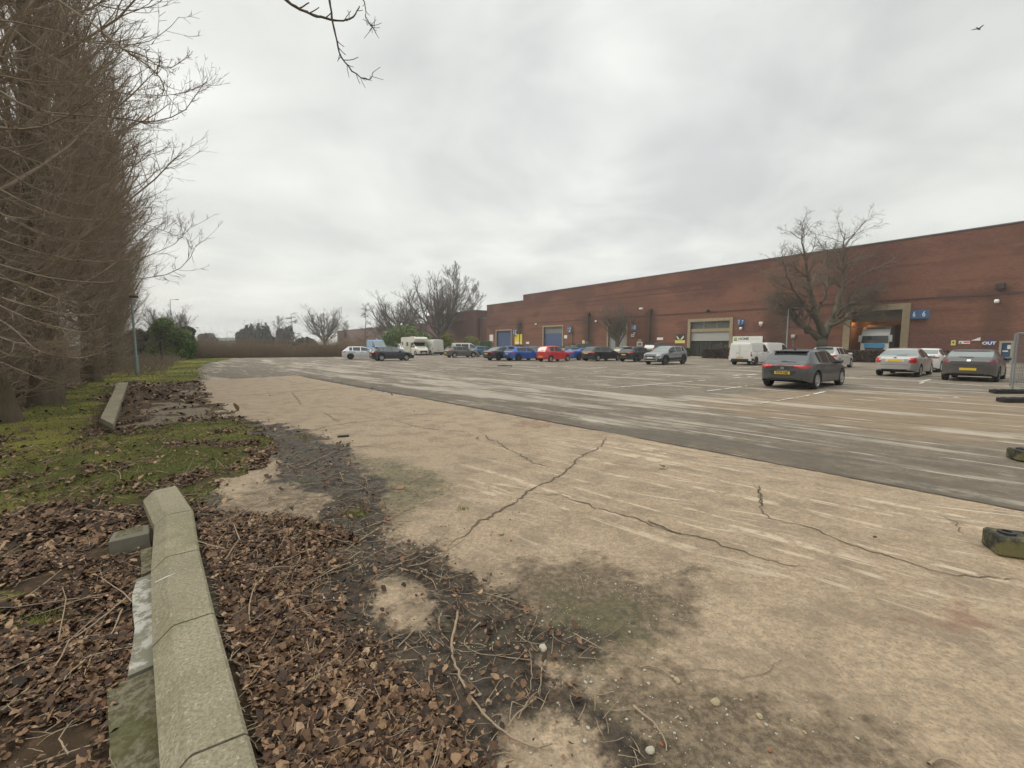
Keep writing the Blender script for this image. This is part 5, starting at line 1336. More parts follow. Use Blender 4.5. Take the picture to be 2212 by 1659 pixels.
# --- lorry in the loading bay
def lorry():
    cx = wt(1883); hd = NRM.copy()
    px_, py_ = 1883, 745
    Yw = W0.y + WD.y * cx
    base = Vector((W0.x, W0.y, 0)) + WD * cx - NRM * 1.0     # cab front stands inside the doorway
    e = thing("lorry", "white lorry cab with blue grille panel standing in the open loading bay", "lorry", base, math.atan2(NRM.y, NRM.x))
    W_ = 1.23
    mb = MB(); prof = [(0, .45), (0, 1.0), (-.03, 1.75), (-.12, 2.75), (-.42, 3.35), (-.9, 3.62), (-2.2, 3.7), (-2.2, .7), (-1.9, .7), (-1.75, 1.1), (-.75, 1.1), (-.6, .5)]
    mb.poly([(x, -W_, z) for x, z in prof], 2 * W_, (0, 1, 0)); body = mb.build("cab", paint("lorry_white", (.66, .67, .64), .0, .35, .08), e)
    mb = MB(); mb.add([(.02, -1.17, 1.82), (.02, 1.17, 1.82), (-.09, 1.12, 2.62), (-.09, -1.12, 2.62), (-.04, -1.17, 1.80), (-.04, 1.17, 1.80), (-.15, 1.12, 2.64), (-.15, -1.12, 2.64)], [(0, 1, 2, 3), (7, 6, 5, 4), (0, 4, 5, 1), (3, 2, 6, 7), (1, 5, 6, 2), (0, 3, 7, 4)])
    mb.build("windscreen", M_CARG, e)
    M_LB = paint("lorry_blue", (.05, .28, .52), .0, .35, .05)
    mb = MB(); mb.box(.005, .05, -.88, .88, 1.28, 1.76, .02); mb.build("grille_panel", M_LB, e)
    mb = MB(); mb.box(.005, .07, -.80, .80, 1.12, 1.26, .01); mb.build("grille", M_TRIM, e)
    mb = MB(); mb.box(.005, .07, -.75, .75, .78, .92, .01); mb.build("lower_grille", M_TRIM, e)
    for sg in (-1, 1):
        a_, b_ = sorted((sg * .86, sg * 1.18)); mb = MB(); mb.box(.0, .06, a_, b_, .72, 1.02, .02); mb.build("headlight", M_HEADL, e)
        a_, b_ = sorted((sg * 1.25, sg * 1.48)); mb = MB(); mb.box(-.25, -.05, a_, b_, 1.95, 2.7, .04); mb.build("mirror", paint("lorry_white", (.66, .67, .64)), e)
        a_, b_ = sorted((sg * (W_ + .001), sg * (W_ + .015))); mb = MB(); mb.box(-1.1, -.2, a_, b_, 1.8, 2.55); mb.build("side_window", M_CARG, e)
    mb = MB(); mb.box(-.35, -.2, -.8, .8, 3.44, 3.52, .02); mb.build("light_bar", M_TRIM, e)
    mb = MB(); mb.box(-9.5, -2.5, -1.22, 1.22, 1.1, 3.9, .05); mb.build("trailer_body", plain("trailer_grey", (.3, .28, .25), .6), e)
    for xw in (-1.25, -4.5, -7.5):
        for sg in (-1, 1):
            mb = MB(); mb.lathe([(.0, -.15), (.28, -.16), (.30, -.13), (.48, -.15), (.52, -.1), (.52, .1), (.48, .15), (0, .15)], 24, Matrix.Translation((xw, sg * 1.02, .52)))
            w_ = mb.build("wheel", M_TYRE, e, True)
            mb = MB(); mb.lathe([(0, -.18), (.2, -.175), (.27, -.162)], 16, Matrix.Translation((xw, sg * 1.02, .52)) @ Matrix.Rotation(0 if sg < 0 else math.pi, 4, 'Z')); mb.build("rim", M_ALLOY, w_, True)
lorry()
# ------------------------------------------------------------------ vegetation
def norm(a): return a / np.maximum(np.linalg.norm(a, axis=-1, keepdims=True), 1e-9)
def grow(rs, start, dirs, length, rad, n, wig, trop, tropdir=(0, 0, 1), end=.25):
    """start,dirs (B,3); length, rad (B,). returns pts (B,n,3), radii (B,n)"""
    B = len(start); P_ = np.zeros((B, n, 3)); P_[:, 0] = start; d = norm(dirs.copy())
    td = np.array(tropdir, float); st = (length / (n - 1))[:, None]
    for i in range(1, n):
        d = norm(d + rs.normal(0, wig, (B, 3)) + td * trop)
        P_[:, i] = P_[:, i - 1] + d * st
    rr_ = rad[:, None] * np.linspace(1, end, n)[None]
    return P_, rr_
def spawn(rs, P_, rr_, k, t0, t1, ang, angv, lenf, L, radf):
    """k children on each branch"""
    B, n, _ = P_.shape
    t_ = rs.uniform(t0, t1, (B, k)) * (n - 1); i = np.clip(t_.astype(int), 0, n - 2); f = (t_ - i)[..., None]
    bi = np.arange(B)[:, None]
    pos = P_[bi, i] * (1 - f) + P_[bi, i + 1] * f
    tan = norm(P_[bi, i + 1] - P_[bi, i])
    rnd = norm(rs.normal(0, 1, (B, k, 3))); side = norm(np.cross(tan, rnd))
    a = np.radians(rs.normal(ang, angv, (B, k)))[..., None]
    d = tan * np.cos(a) + side * np.sin(a)
    ln = (L[:, None] * lenf * (1 - .55 * t_ / (n - 1)) * rs.uniform(.7, 1.25, (B, k)))
    rd = np.minimum(rr_[bi, i] * radf, rr_[bi, i])
    return pos.reshape(-1, 3), d.reshape(-1, 3), ln.ravel(), rd.ravel()
def tubes(batches, ks):
    Vs, Fs, off = [], [], 0
    for (P_, rr_), k in zip(batches, ks):
        B, n, _ = P_.shape
        t_ = np.gradient(P_, axis=1); t_ = norm(t_)
        ref = np.where(np.abs(t_[..., 2:3]) > .9, np.array([1., 0, 0]), np.array([0, 0, 1.]))
        a = norm(np.cross(t_, ref)); b = np.cross(t_, a)
        w = 2 * np.pi * np.arange(k) / k
        V = P_[:, :, None] + (a[:, :, None] * np.cos(w)[None, None, :, None] + b[:, :, None] * np.sin(w)[None, None, :, None]) * rr_[:, :, None, None]
        idx = np.arange(B * n * k).reshape(B, n, k) + off
        q = np.stack([idx[:, :-1], np.roll(idx[:, :-1], -1, 2), np.roll(idx[:, 1:], -1, 2), idx[:, 1:]], -1).reshape(-1, 4)
        Vs.append(V.reshape(-1, 3)); Fs.append(q); off += B * n * k
    return np.concatenate(Vs), np.concatenate(Fs)

def bark(name, c0, c1, sc=6, green=0.0):
    t = NT(name); p = t.objc()
    c = t.mix(t.noise(t.mp(p, (sc, sc, sc * .25)), 1.0, 5, .7), c0, c1)
    if green: c = t.mix(t.math('MULTIPLY', t.rng(t.noise(p, 1.3, 4, .6), .45, .65), green), c, (.09, .10, .035))
    t.col(c).rough(.95).spec(.1); t.bump(t.noise(t.mp(p, (sc * 2, sc * 2, sc * .6)), 1.0, 4, .7), .6, .03); return t.m
M_BARKP = bark("poplar_bark", (.050, .038, .028), (.20, .155, .115), 9, .5)
M_TWIGP = bark("poplar_twig", (.160, .124, .088), (.33, .262, .19), 3)
M_BARKG = bark("plane_bark", (.065, .052, .040), (.17, .145, .11), 3, .4)
M_TWIGG = bark("plane_twig", (.105, .085, .064), (.22, .18, .14), 3)
M_TWIGF = bark("far_twig", (.12, .10, .085), (.20, .17, .145), 3)

def bare_tree(seed, Ht, trunk_r, clear, k1, k2, k3, spread, sag=0.0, up=.05, l1=.55, n1=9, ang1=45, rtw=.008, wig=.10, leader=True, k4=0, crook=.03, sides=(10, 6, 4, 3, 3)):
    rs = np.random.RandomState(seed)
    tr = grow(rs, np.zeros((1, 3)), np.array([[0, 0, 1.]]), np.array([Ht if leader else Ht * .45]), np.array([trunk_r]), 14, crook, .06, end=.10 if leader else .6)
    # flare at the foot
    tr[1][0, 0] *= 1.45
    L0 = np.array([Ht])
    p, d, ln, rd = spawn(rs, tr[0], tr[1], k1, clear, .98, ang1, 12, l1, L0, .55)
    ln = ln * spread
    B1 = grow(rs, p, d, ln, np.maximum(rd, rtw * 3), n1, wig, up)
    p, d, ln, rd = spawn(rs, *B1, k2, .18, 1.0, 42, 12, .48, ln, .55)
    B2 = grow(rs, p, d, ln, np.maximum(rd, rtw * 1.8), 6, wig * 1.2, up)
    p, d, ln, rd = spawn(rs, *B2, k3, .15, 1.0, 38, 14, .55, ln, .6)
    B3 = grow(rs, p, d, np.maximum(ln, .25), np.maximum(rd * .5, rtw), 4, wig * 1.3, up, end=.4)
    bt = [tr, B1, B2, B3]
    if k4:
        p, d, ln, rd = spawn(rs, *B3, k4, .2, 1.0, 36, 14, .6, np.maximum(ln, .25), .7)
        bt.append(grow(rs, p, d, np.maximum(ln, .18), np.full(len(ln), rtw * .8), 3, wig * 1.2, up, end=.5))
    return bt
def tree_meshes(bt, mt, mc, ntr=1, sides=(10, 6, 4, 3, 3)):
    V, F = tubes(bt[:ntr], sides[:ntr]); tm = mesh_np("trunk", V, F, mt, True)
    V, F = tubes(bt[ntr:], sides[ntr:len(bt)]); cm = mesh_np("crown", V, F, mc, True)
    return tm, cm
def place_tree(name, label, cat, ms, loc, rz=0.0, sc=(1, 1, 1), group=None):
    e = thing(name, label, cat, loc, rz, group); e.scale = sc
    obj("trunk", ms[0], e); obj("crown", ms[1], e); return e

def rough_trunk(me, k, n, seed, amp=.34):
    V = np.empty(len(me.vertices) * 3, np.float32); me.vertices.foreach_get("co", V); V = V.reshape(n, k, 3)
    c = V.mean(1, keepdims=True); d = V - c; an = np.arctan2(d[..., 1], d[..., 0]); z = V[..., 2]
    f = 1 + amp * (fbm(np.cos(an) * 1.8 + seed, np.sin(an) * 1.8 + z * .22, 4, seed) - .5) * 2 + .5 * np.exp(-np.maximum(z, 0) / .45) * (fbm(an * 1.1 + 9, z * .3, 3, seed + 5))
    V = c + d * f[..., None]; me.vertices.foreach_set("co", V.astype(np.float32).ravel()); me.update(); return me
# --- the row of tall upright poplars on the left
def poplar(seed, Ht=19.0):
    rs = np.random.RandomState(seed)
    tr = grow(rs, np.zeros((1, 3)), np.array([[0, 0, 1.]]), np.array([Ht]), np.array([.27]), 22, .012, .10, end=.08)
    tr[1][0, 0] *= 1.25; tr[0][0, 0, 2] -= .2
    p, d, ln, rd = spawn(rs, tr[0], tr[1], 84, .10, .99, 45, 12, .24, np.array([Ht]), .40)
    ln = np.clip(ln * 1.15, 1.6, 5.2)
    B1 = grow(rs, p, d, ln, np.clip(rd, .014, .045), 8, .06, .12)
    p, d, ln, rd = spawn(rs, *B1, 10, .12, 1.0, 38, 13, .46, ln, .6)
    B2 = grow(rs, p, d, np.clip(ln, .5, 2.2), np.clip(rd, .007, .014), 6, .09, .10)
    p, d, ln, rd = spawn(rs, *B2, 5, .1, 1.0, 42, 16, .5, np.clip(ln, .5, 2), .6)
    B3 = grow(rs, p, d, np.clip(ln, .25, .9), np.full(len(ln), .0045), 4, .12, .09, end=.5)
    # whiskery shoots low on the trunk
    m = 260
    z = rs.uniform(.4, 7.0, m); an = rs.uniform(0, 2 * np.pi, m)
    p = np.stack([np.cos(an) * .2, np.sin(an) * .2, z], 1); d = np.stack([np.cos(an), np.sin(an), rs.uniform(-.25, .8, m)], 1)
    B4 = grow(rs, p, d, rs.uniform(.6, 2.3, m), np.full(m, .0085), 7, .10, .07)
    p, d, ln, rd = spawn(rs, *B4, 6, .2, 1.0, 42, 15, .35, rs.uniform(.8, 1.8, m), .6)
    B5 = grow(rs, p, d, np.clip(ln, .15, .7), np.full(len(ln), .0045), 4, .12, .05, end=.5)
    tm, cm = tree_meshes([tr, B1, B2, B3, B4, B5], M_BARKP, M_TWIGP, 1, (26, 5, 3, 3, 3, 3))
    return rough_trunk(tm, 26, 22, seed), cm
POP = [poplar(101), poplar(202), poplar(303)]
pr_ = random.Random(8)
ROW0 = Vector((*G(107, 851), 0)); RD_ = Vector((-.660, .751, 0)); RN_ = Vector((.751, .660, 0))
k = 0
ordn = ["nearest to the camera", "second", "third", "fourth", "fifth", "sixth", "seventh", "eighth", "ninth", "tenth", "eleventh", "twelfth", "thirteenth", "fourteenth", "fifteenth", "sixteenth", "seventeenth", "eighteenth", "nineteenth", "twentieth", "twenty first", "twenty second", "farthest"]
spots = [-9.5, -6.6, -3.4, 0, 2.6, 5.6, 8.4, 11.5, 14.6, 17.8, 21, 24.5, 28.1, 31.6, 35.5, 39.5, 44, 49, 54, 60, 67, 75, 84]
for i, s_ in enumerate(spots):
    off = pr_.uniform(-.35, .35) - (1.0 if s_ > 40 else 0)
    if s_ == -9.5: off = -.8
    q = ROW0 + RD_ * s_ + RN_ * (off + (.85 if s_ > 4 else .2))
    nm = "poplar_tree"
    lb = "tall bare upright poplar, " + (ordn[i] if i in (0, 22) else ordn[i] + " from the near end") + " of the left row"
    sc = pr_.uniform(.9, 1.1) * (.8 if s_ > 60 else 1)
    place_tree(nm, lb, "tree", POP[i % 3], (q.x, q.y, -.05), pr_.uniform(0, 6.28), (sc, sc, sc * pr_.uniform(.92, 1.05)), "bare poplars in the row along the verge")
# a second ragged line behind, thickening the belt
for i, s_ in enumerate([-7, -1.5, 4, 10, 16, 23, 31, 42, 55]):
    q = ROW0 + RD_ * s_ - RN_ * (4.2 + pr_.uniform(0, 1.2))
    place_tree("poplar_tree", "bare poplar in the second line behind the left row", "tree", POP[(i + 1) % 3], (q.x, q.y, -.05), pr_.uniform(0, 6.28), (1.05, 1.05, .9), "bare poplars in the second line")

# --- long drooping boughs of the nearest trees, traced where they hang in front of the row
def bough_set(name, label, seed, specs, root):
    """specs: (pixel polyline, start depth, end depth, base radius). Each bough grows side twigs that turn upwards."""
    rs = np.random.RandomState(seed)
    e = thing(name, label, "branches", root)
    rv = np.array(root)
    for pix, Y0, Y1, r0 in specs:
        pts = np.array([P(px, py, Y0 + (Y1 - Y0) * i / (len(pix) - 1)) for i, (px, py) in enumerate(pix)])
        seg = np.linalg.norm(np.diff(pts, axis=0), axis=1); Ls = np.concatenate([[0], np.cumsum(seg)])
        n = 16; s = np.linspace(0, Ls[-1], n)
        C_ = np.stack([smooth1(np.interp(s, Ls, pts[:, j]), 1) for j in range(3)], 1)
        C_[1:-1] += rs.normal(0, .006, (n - 2, 3)) * Ls[-1] * .25
        P0 = C_[None]; R0 = (r0 * np.linspace(1, .22, n))[None]
        nt = int(8 + Ls[-1] * 9)
        p, d, ln, rd = spawn(rs, P0, R0, nt, .15, 1.0, 38, 12, .0, np.array([1.]), .6)
        ln = rs.uniform(.10, .42, nt) * min(1.1, Ls[-1] * .4 + .3)
        B2 = grow(rs, p, d, ln, np.clip(rd, .0025, r0 * .45), 6, .07, .13, end=.35)
        p, d, ln2, rd = spawn(rs, *B2, 4, .2, 1.0, 42, 14, .35, ln, .7)
        B3 = grow(rs, p, d, np.clip(ln2, .03, .2), np.full(len(ln2), min(.0028, r0 * .3)), 3, .06, .10, end=.6)
        V, F = tubes([(P0, R0), B2, B3], (6, 4, 3)); V = V - rv
        obj("bough", mesh_np("bough", V, F, M_TWIGP, True), e)
    return e
arcs = [
 ([(40, -60), (140, 10), (215, 60), (262, 105), (300, 128), (333, 150), (362, 190), (345, 215)], 5.2, 4.6, .020),
 ([(262, 105), (310, 120), (345, 145), (370, 148), (396, 128)], 4.9, 4.6, .010),
 ([(-40, 272), (60, 282), (110, 268), (160, 245), (215, 200), (262, 170)], 5.5, 5.0, .016),
 ([(-60, 160), (60, 235), (119, 245), (190, 250), (253, 253), (300, 262), (342, 266), (388, 253), (417, 226), (446, 170)], 6.5, 6.2, .016),
 ([(-40, 130), (80, 160), (170, 185), (260, 200), (330, 208), (390, 205), (430, 190), (446, 178)], 6.6, 6.3, .010),
 ([(-40, 190), (90, 245), (170, 300), (240, 335), (290, 340), (340, 335), (368, 312)], 7, 6.6, .010),
 ([(-60, 380), (60, 440), (130, 470), (200, 475), (270, 472), (330, 490), (380, 505), (430, 530)], 6.5, 6, .010),
 ([(-40, 560), (60, 590), (130, 605), (200, 612), (260, 608), (330, 600), (385, 590), (410, 560), (428, 520)], 6.2, 5.6, .012),
 ([(-60, 620), (40, 655), (110, 675), (170, 680), (220, 680), (235, 668), (243, 655)], 5.5, 5.1, .010),
 ([(-40, 640), (60, 690), (120, 705), (165, 718), (200, 716), (230, 708)], 5.3, 5, .009),
 ([(-40, 500), (60, 540), (140, 560), (220, 566), (290, 560), (340, 548), (390, 520), (424, 475)], 6.4, 6, .010),
 ([(-60, 700), (0, 730), (60, 745), (120, 740), (160, 735)], 4.8, 4.6, .008),
 ([(-60, 660), (20, 700), (80, 760), (130, 770), (190, 775)], 4.7, 4.5, .007),
 ([(-40, 300), (80, 350), (180, 380), (260, 385), (320, 380), (365, 360), (390, 330)], 7, 6.6, .010),
 ([(-20, 40), (100, 60), (200, 95), (290, 100), (350, 80), (392, 30)], 5.6, 5.2, .010),
 ([(80, -60), (200, 10), (280, 25), (340, 10), (380, -30)], 5.2, 5.0, .009),
 ([(-20, 450), (70, 500), (150, 520), (230, 524), (300, 520), (350, 505), (372, 480)], 7.2, 7, .009),
 ([(-40, 590), (40, 610), (110, 640), (160, 655), (210, 652), (262, 640), (300, 622)], 5.8, 5.5, .009),
 ([(-40, 330), (60, 400), (160, 440), (250, 445), (320, 432), (365, 405)], 6.9, 6.6, .009),
 ([(-40, 0), (60, 90), (160, 150), (240, 230), (300, 240), (345, 225)], 6.3, 6.0, .009),
]
rs_ = np.random.RandomState(77)
for i in range(34):
    y0 = rs_.uniform(-40, 760); x1 = rs_.uniform(150, 360) * (1 if y0 < 600 else .7); sag = rs_.uniform(20, 80)
    xs = np.linspace(-50, x1, 8); u = np.linspace(0, 1, 8)
    ys = y0 + sag * 4 * u * (1 - u) * .8 + rs_.uniform(-10, 90) * u - rs_.uniform(20, 90) * np.maximum(u - .7, 0) / .3
    Y0 = rs_.uniform(5.5, 9); arcs.append((list(zip(xs, ys)), Y0, Y0 - .4, rs_.uniform(.005, .009)))
bough_set("overhanging_branches", "long drooping bare boughs with upturned twigs hanging in from the left edge", 5, arcs, (-7.5, 6.0, 0))
# hanging twigs at the top, left of centre
def twig_hang(name, label, seed, specs):
    rs = np.random.RandomState(seed); root = P(*specs[0][0][0], specs[0][1]); e = thing(name, label, "twig", root); rv = np.array(root)
    for pix, Y0, r0, nt in specs:
        pts = np.array([P(px, py, Y0 + .02 * i) for i, (px, py) in enumerate(pix)])
        seg = np.linalg.norm(np.diff(pts, axis=0), axis=1); Ls = np.concatenate([[0], np.cumsum(seg)])
        n = 26; s = np.linspace(0, Ls[-1], n); C_ = np.stack([smooth1(np.interp(s, Ls, pts[:, j]), 1) for j in range(3)], 1)
        C_[1:-1] += rs.normal(0, .0022, (n - 2, 3))
        P0 = C_[None]; R0 = (r0 * np.linspace(1, .35, n) * (1 + .18 * (rs.rand(n) > .7)))[None]
        p, d, ln, rd = spawn(rs, P0, R0, nt, .25, 1.0, 48, 8, 0, np.array([1.]), .6)
        B2 = grow(rs, p, d, rs.uniform(.02, .10, nt), np.clip(rd * .9, .0018, .0045), 4, .10, .10, end=.7)
        V, F = tubes([(P0, R0), B2], (7, 5)); obj("twig", mesh_np("twig", V - rv, F, M_BARKG, True), e)
    return e
twig_hang("hanging_branch", "bare twig with long hooked tip hanging from the top edge against the sky", 3, [
    ([(585, -40), (610, -5), (650, 22), (700, 40), (735, 47), (755, 42), (770, 28), (777, 12)], 2.6, .0085, 9),
    ([(700, -60), (712, 0), (716, 40), (724, 70), (727, 95), (737, 125), (757, 150), (775, 164), (795, 174), (804, 168), (805, 155)], 2.6, .0065, 14)])
twig_hang("hanging_branch", "short twig with a spiky tuft at its end hanging right of the hooked twig", 9, [
    ([(770, -60), (782, -5), (790, 15), (791, 35), (797, 50), (806, 60)], 2.7, .0045, 12), ([(797, 50), (803, 57), (809, 64)], 2.7, .003, 10)])

# --- the big plane tree and smaller trees in front of the warehouse
def big_tree():
    rs = np.random.RandomState(12)
    x0, Y0 = XP(1776, 46.2), 46.2
    def q(px, py, dy=0): p_ = P(px, py, Y0 + dy); return (p_[0] - x0, p_[1] - Y0, p_[2])
    limbs = [([(1776, 775), (1776, 750), (1775, 735), (1778, 722)], .62, .50), ([(1775, 735), (1758, 715), (1735, 698), (1712, 686), (1712, 668), (1690, 650), (1672, 640)], .40, .10), ([(1758, 715), (1740, 700), (1728, 682), (1706, 655), (1690, 632)], .24, .08),
             ([(1778, 722), (1772, 700), (1762, 672), (1756, 640), (1748, 600), (1742, 560), (1738, 520), (1733, 485)], .42, .05), ([(1778, 722), (1790, 700), (1806, 675), (1812, 640), (1822, 600), (1826, 560), (1822, 520), (1828, 478)], .44, .05),
             ([(1790, 700), (1812, 690), (1836, 678), (1862, 668), (1885, 655)], .22, .06), ([(1790, 700), (1820, 670), (1845, 640), (1860, 610), (1880, 590)], .22, .05), ([(1762, 672), (1780, 640), (1790, 600), (1786, 555), (1790, 520)], .20, .04), ([(1772, 700), (1745, 660), (1715, 620), (1700, 580), (1690, 545)], .22, .04), ([(1806, 675), (1830, 650), (1866, 630), (1895, 620)], .18, .04)]
    tr = []; mains = []
    for i, (px, r0, r1) in enumerate(limbs):
        dyv = 0 if i == 0 else rs.uniform(-3.0, 3.0)
        pts = np.array([q(a, b, dyv * (j / max(1, len(px) - 1)) if i else 0) for j, (a, b) in enumerate(px)])
        seg = np.linalg.norm(np.diff(pts, axis=0), axis=1); Ls = np.concatenate([[0], np.cumsum(seg)])
        n = 16; s = np.linspace(0, Ls[-1], n); C_ = np.stack([smooth1(np.interp(s, Ls, pts[:, j]), 1) for j in range(3)], 1)
        C_[2:-1] += rs.normal(0, .07, (n - 3, 3)); rad = np.interp(s, [0, Ls[-1]], [r0, r1])
        if i == 0: rad[0] *= 1.35; tr.append((C_[None], rad[None]))
        else: mains.append((C_, rad, Ls[-1]))
    Pm = np.stack([m[0] for m in mains]); Rm = np.stack([m[1] for m in mains]); Lm = np.array([m[2] for m in mains])
    Rm = Rm * np.linspace(1, .72, Rm.shape[1])[None]
    p, d, ln, rd = spawn(rs, Pm, Rm, 21, .28, 1.0, 52, 16, .52, Lm, .45)
    B1 = grow(rs, p, d, np.clip(ln, 1.6, 5.2), np.clip(rd, .035, .10), 9, .17, .03)
    p, d, ln, rd = spawn(rs, *B1, 10, .15, 1.0, 46, 14, .48, np.clip(ln, 1.6, 5.2), .55)
    B2 = grow(rs, p, d, np.clip(ln, .7, 2.4), np.clip(rd, .013, .028), 6, .16, .02)
    p, d, ln, rd = spawn(rs, *B2, 7, .15, 1.0, 44, 16, .55, np.clip(ln, .7, 2.4), .6)
    B3 = grow(rs, p, d, np.clip(ln, .35, 1.2), np.full(len(ln), .008), 5, .18, .0, end=.5)
    keep_tr = tubes(tr, (14,)); tm = mesh_np("trunk", *keep_tr, M_BARKG, True)
    V, F = tubes([B1, B2, B3], (5, 4, 3)); cm = mesh_np("crown", V, F, M_TWIGG, True)
    te = place_tree("plane_tree", "big spreading bare tree in front of the open loading bay, crown above the roof line", "tree", (tm, cm), (x0, Y0, 0), 0, (1, 1, .93))
    for i in range(len(Pm)): V, F = tubes([(Pm[i:i + 1], Rm[i:i + 1])], (9,)); obj("limb", mesh_np("limb", V, F, M_BARKG, True), te)
big_tree()
mid = bare_tree(41, 8.4, .27, .26, 26, 9, 6, 1.0, up=.14, l1=.66, ang1=44, rtw=.008, leader=False, k4=4, wig=.10)
ms = tree_meshes(mid, M_BARKG, M_TWIGG, 1)
Ym = 71.0
place_tree("plane_tree", "medium bare tree with fan shaped crown in front of the grey double door", "tree", ms, (XP(1333, Ym), Ym, 0), 1.0, (1.15, 1.15, 1.2))
th = bare_tree(43, 5.2, .16, .45, 9, 6, 5, .8, up=.05, l1=.4, ang1=40, rtw=.012, crook=.10, leader=True)
ms = tree_meshes(th, M_BARKG, M_TWIGG, 1)
place_tree("small_tree", "thin crooked bare tree beside the middle blue door", "tree", ms, (XP(1237, 79), 79, 0), 2.2)

# --- background bare trees
FB = [tree_meshes(bare_tree(51, 16, .36, .22, 24, 10, 7, 1.0, up=.13, l1=.62, ang1=52, rtw=.015, leader=False, k4=3, wig=.09), M_TWIGF, M_TWIGF, 1),
      tree_meshes(bare_tree(52, 16, .30, .14, 34, 9, 7, 1.0, up=.11, l1=.46, ang1=50, rtw=.014, leader=True, k4=3, wig=.08), M_TWIGF, M_TWIGF, 1),
      tree_meshes(bare_tree(53, 14, .22, .15, 26, 7, 5, .75, up=-.01, l1=.36, ang1=70, rtw=.022, leader=True, wig=.07), M_TWIGF, M_TWIGF, 1)]
def far_tree(px, ytop, Y, v, label, w=1.0):
    h = P(px, ytop, Y)[2]; base = (13.0, 16.0, 14.0)[v]; s_ = h / base
    place_tree("bare_tree", label, "tree", FB[v], (XP(px, Y), Y, 0), px * .7, (s_ * w, s_ * w, s_), "bare trees beyond the car park")
far_tree(862, 628, 108, 0, "broad bare tree behind the green laurel and the motorhome", 1.1)
far_tree(950, 590, 118, 0, "tallest bare tree rising above the brick annexe", 1.15)
far_tree(985, 592, 124, 1, "bare tree just right of the tallest one above the annexe", 1.0)
far_tree(1022, 628, 128, 1, "bare tree touching the corner of the warehouse roof line", 1.0)
far_tree(701, 659, 140, 0, "round crowned bare tree left of the distant brick shed", 1.05)
far_tree(633, 676, 135, 2, "weeping bare tree beside the dark ivy clump", 1.2)
far_tree(604, 690, 130, 1, "low bare tree with ivy left of the weeping tree", 1.0)
far_tree(787, 655, 110, 2, "slender bare tree with level branches above the blue van", .9)
far_tree(745, 700, 120, 1, "small bare tree over the left end of the brick shed", 1.0)
far_tree(825, 680, 100, 1, "small bare tree at the left shoulder of the green laurel", .9)
far_tree(365, 655, 90, 0, "pale bare tree above the left laurel", 1.0)
far_tree(395, 690, 95, 1, "short bare tree right of the left laurel top", 1.0)
far_tree(560, 690, 170, 0, "faint bare tree behind the dark conifers", 1.0)

# --- leafy shrubs: leaf clouds with an uneven outline
def leaf_mat(name, c0, c1):
    t = NT(name); r_ = t.attr("rnd")
    t.col(t.mix(t.rng(t.noise(t.objc(), .7, 3, .6), .35, .65), t.mix(r_, c0, c1), t.mix(r_, tuple(c * .6 for c in c0), tuple(c * .75 for c in c1)))).rough(.6).spec(.3)
    return t.m
def leaf_cloud(seed, blobs, nleaf, size, flat=.5):
    """blobs: (x,y,z,rx,ry,rz); leaf quads scattered in a shell of each blob"""
    rs = np.random.RandomState(seed); Vs = []; vol = np.array([b[3] * b[4] * b[5] for b in blobs]) ** .67; cnt = (vol / vol.sum() * nleaf).astype(int)
    cs = []
    for b, c in zip(blobs, cnt):
        d = norm(rs.normal(0, 1, (c, 3))); rad = rs.uniform(.55, 1.0, (c, 1)) ** .6
        bump_ = .82 + .3 * fbm(d[:, 0] * 3 + seed, d[:, 2] * 3 + d[:, 1] * 2, 3, seed)[:, None]
        cs.append(np.array(b[:3]) + d * rad * bump_ * np.array(b[3:]))
    C_ = np.concatenate(cs); C_ = C_[C_[:, 2] > .02]; n = len(C_)
    a = norm(rs.normal(0, 1, (n, 3))); u = norm(np.cross(a, rs.normal(0, 1, (n, 3)))); s = size * rs.uniform(.6, 1.4, (n, 1))
    V = np.stack([C_ - a * s, C_ + u * s * flat, C_ + a * s, C_ - u * s * flat], 1).reshape(-1, 3)
    F = np.arange(n * 4).reshape(n, 4); rnd = np.repeat(rs.rand(n), 4)
    return V, F, rnd
def shrub(name, label, cat, seed, loc, blobs, n, size, mat, group=None, core=None, part="foliage", stem=None):
    e = thing(name, label, cat, loc, 0, group); V, F, r_ = leaf_cloud(seed, blobs, n, size)
    obj(part, mesh_np(part, V, F, mat, False, dict(rnd=r_)), e)
    rs = np.random.RandomState(seed + 1); m = 14
    p = np.zeros((m, 3)); p[:, :2] = rs.normal(0, .25, (m, 2)) * np.array([max(b[3] for b in blobs)] * 2) * .6; p[:, 2] = -.05
    hh = max(b[2] + b[5] * .6 for b in blobs)
    B = grow(rs, p, np.stack([rs.normal(0, .5, m), rs.normal(0, .5, m), np.ones(m)], 1), np.full(m, hh), np.full(m, .05), 7, .12, .05)
    p, d, ln, rd = spawn(rs, *B, 8, .3, 1, 45, 14, .4, np.full(m, hh), .5); B2 = grow(rs, p, d, ln, np.clip(rd, .01, .03), 5, .14, .02)
    V, F = tubes([B, B2], (5, 3)); obj("stem", mesh_np("stem", V, F, stem or M_TWIGG, True), e)
    return e
M_LAUREL = leaf_mat("laurel_leaf", (.075, .13, .034), (.19, .27, .075))
M_DARKEV = leaf_mat("dark_conifer", (.020, .032, .022), (.045, .060, .038))
M_YELLOW = leaf_mat("yellow_shrub_leaf", (.11, .13, .018), (.22, .22, .035))
M_PRIVET = leaf_mat("green_hedge_leaf", (.035, .075, .012), (.085, .14, .028))
M_BROWNH = leaf_mat("brown_hedge_leaf", (.050, .030, .020), (.115, .068, .042))
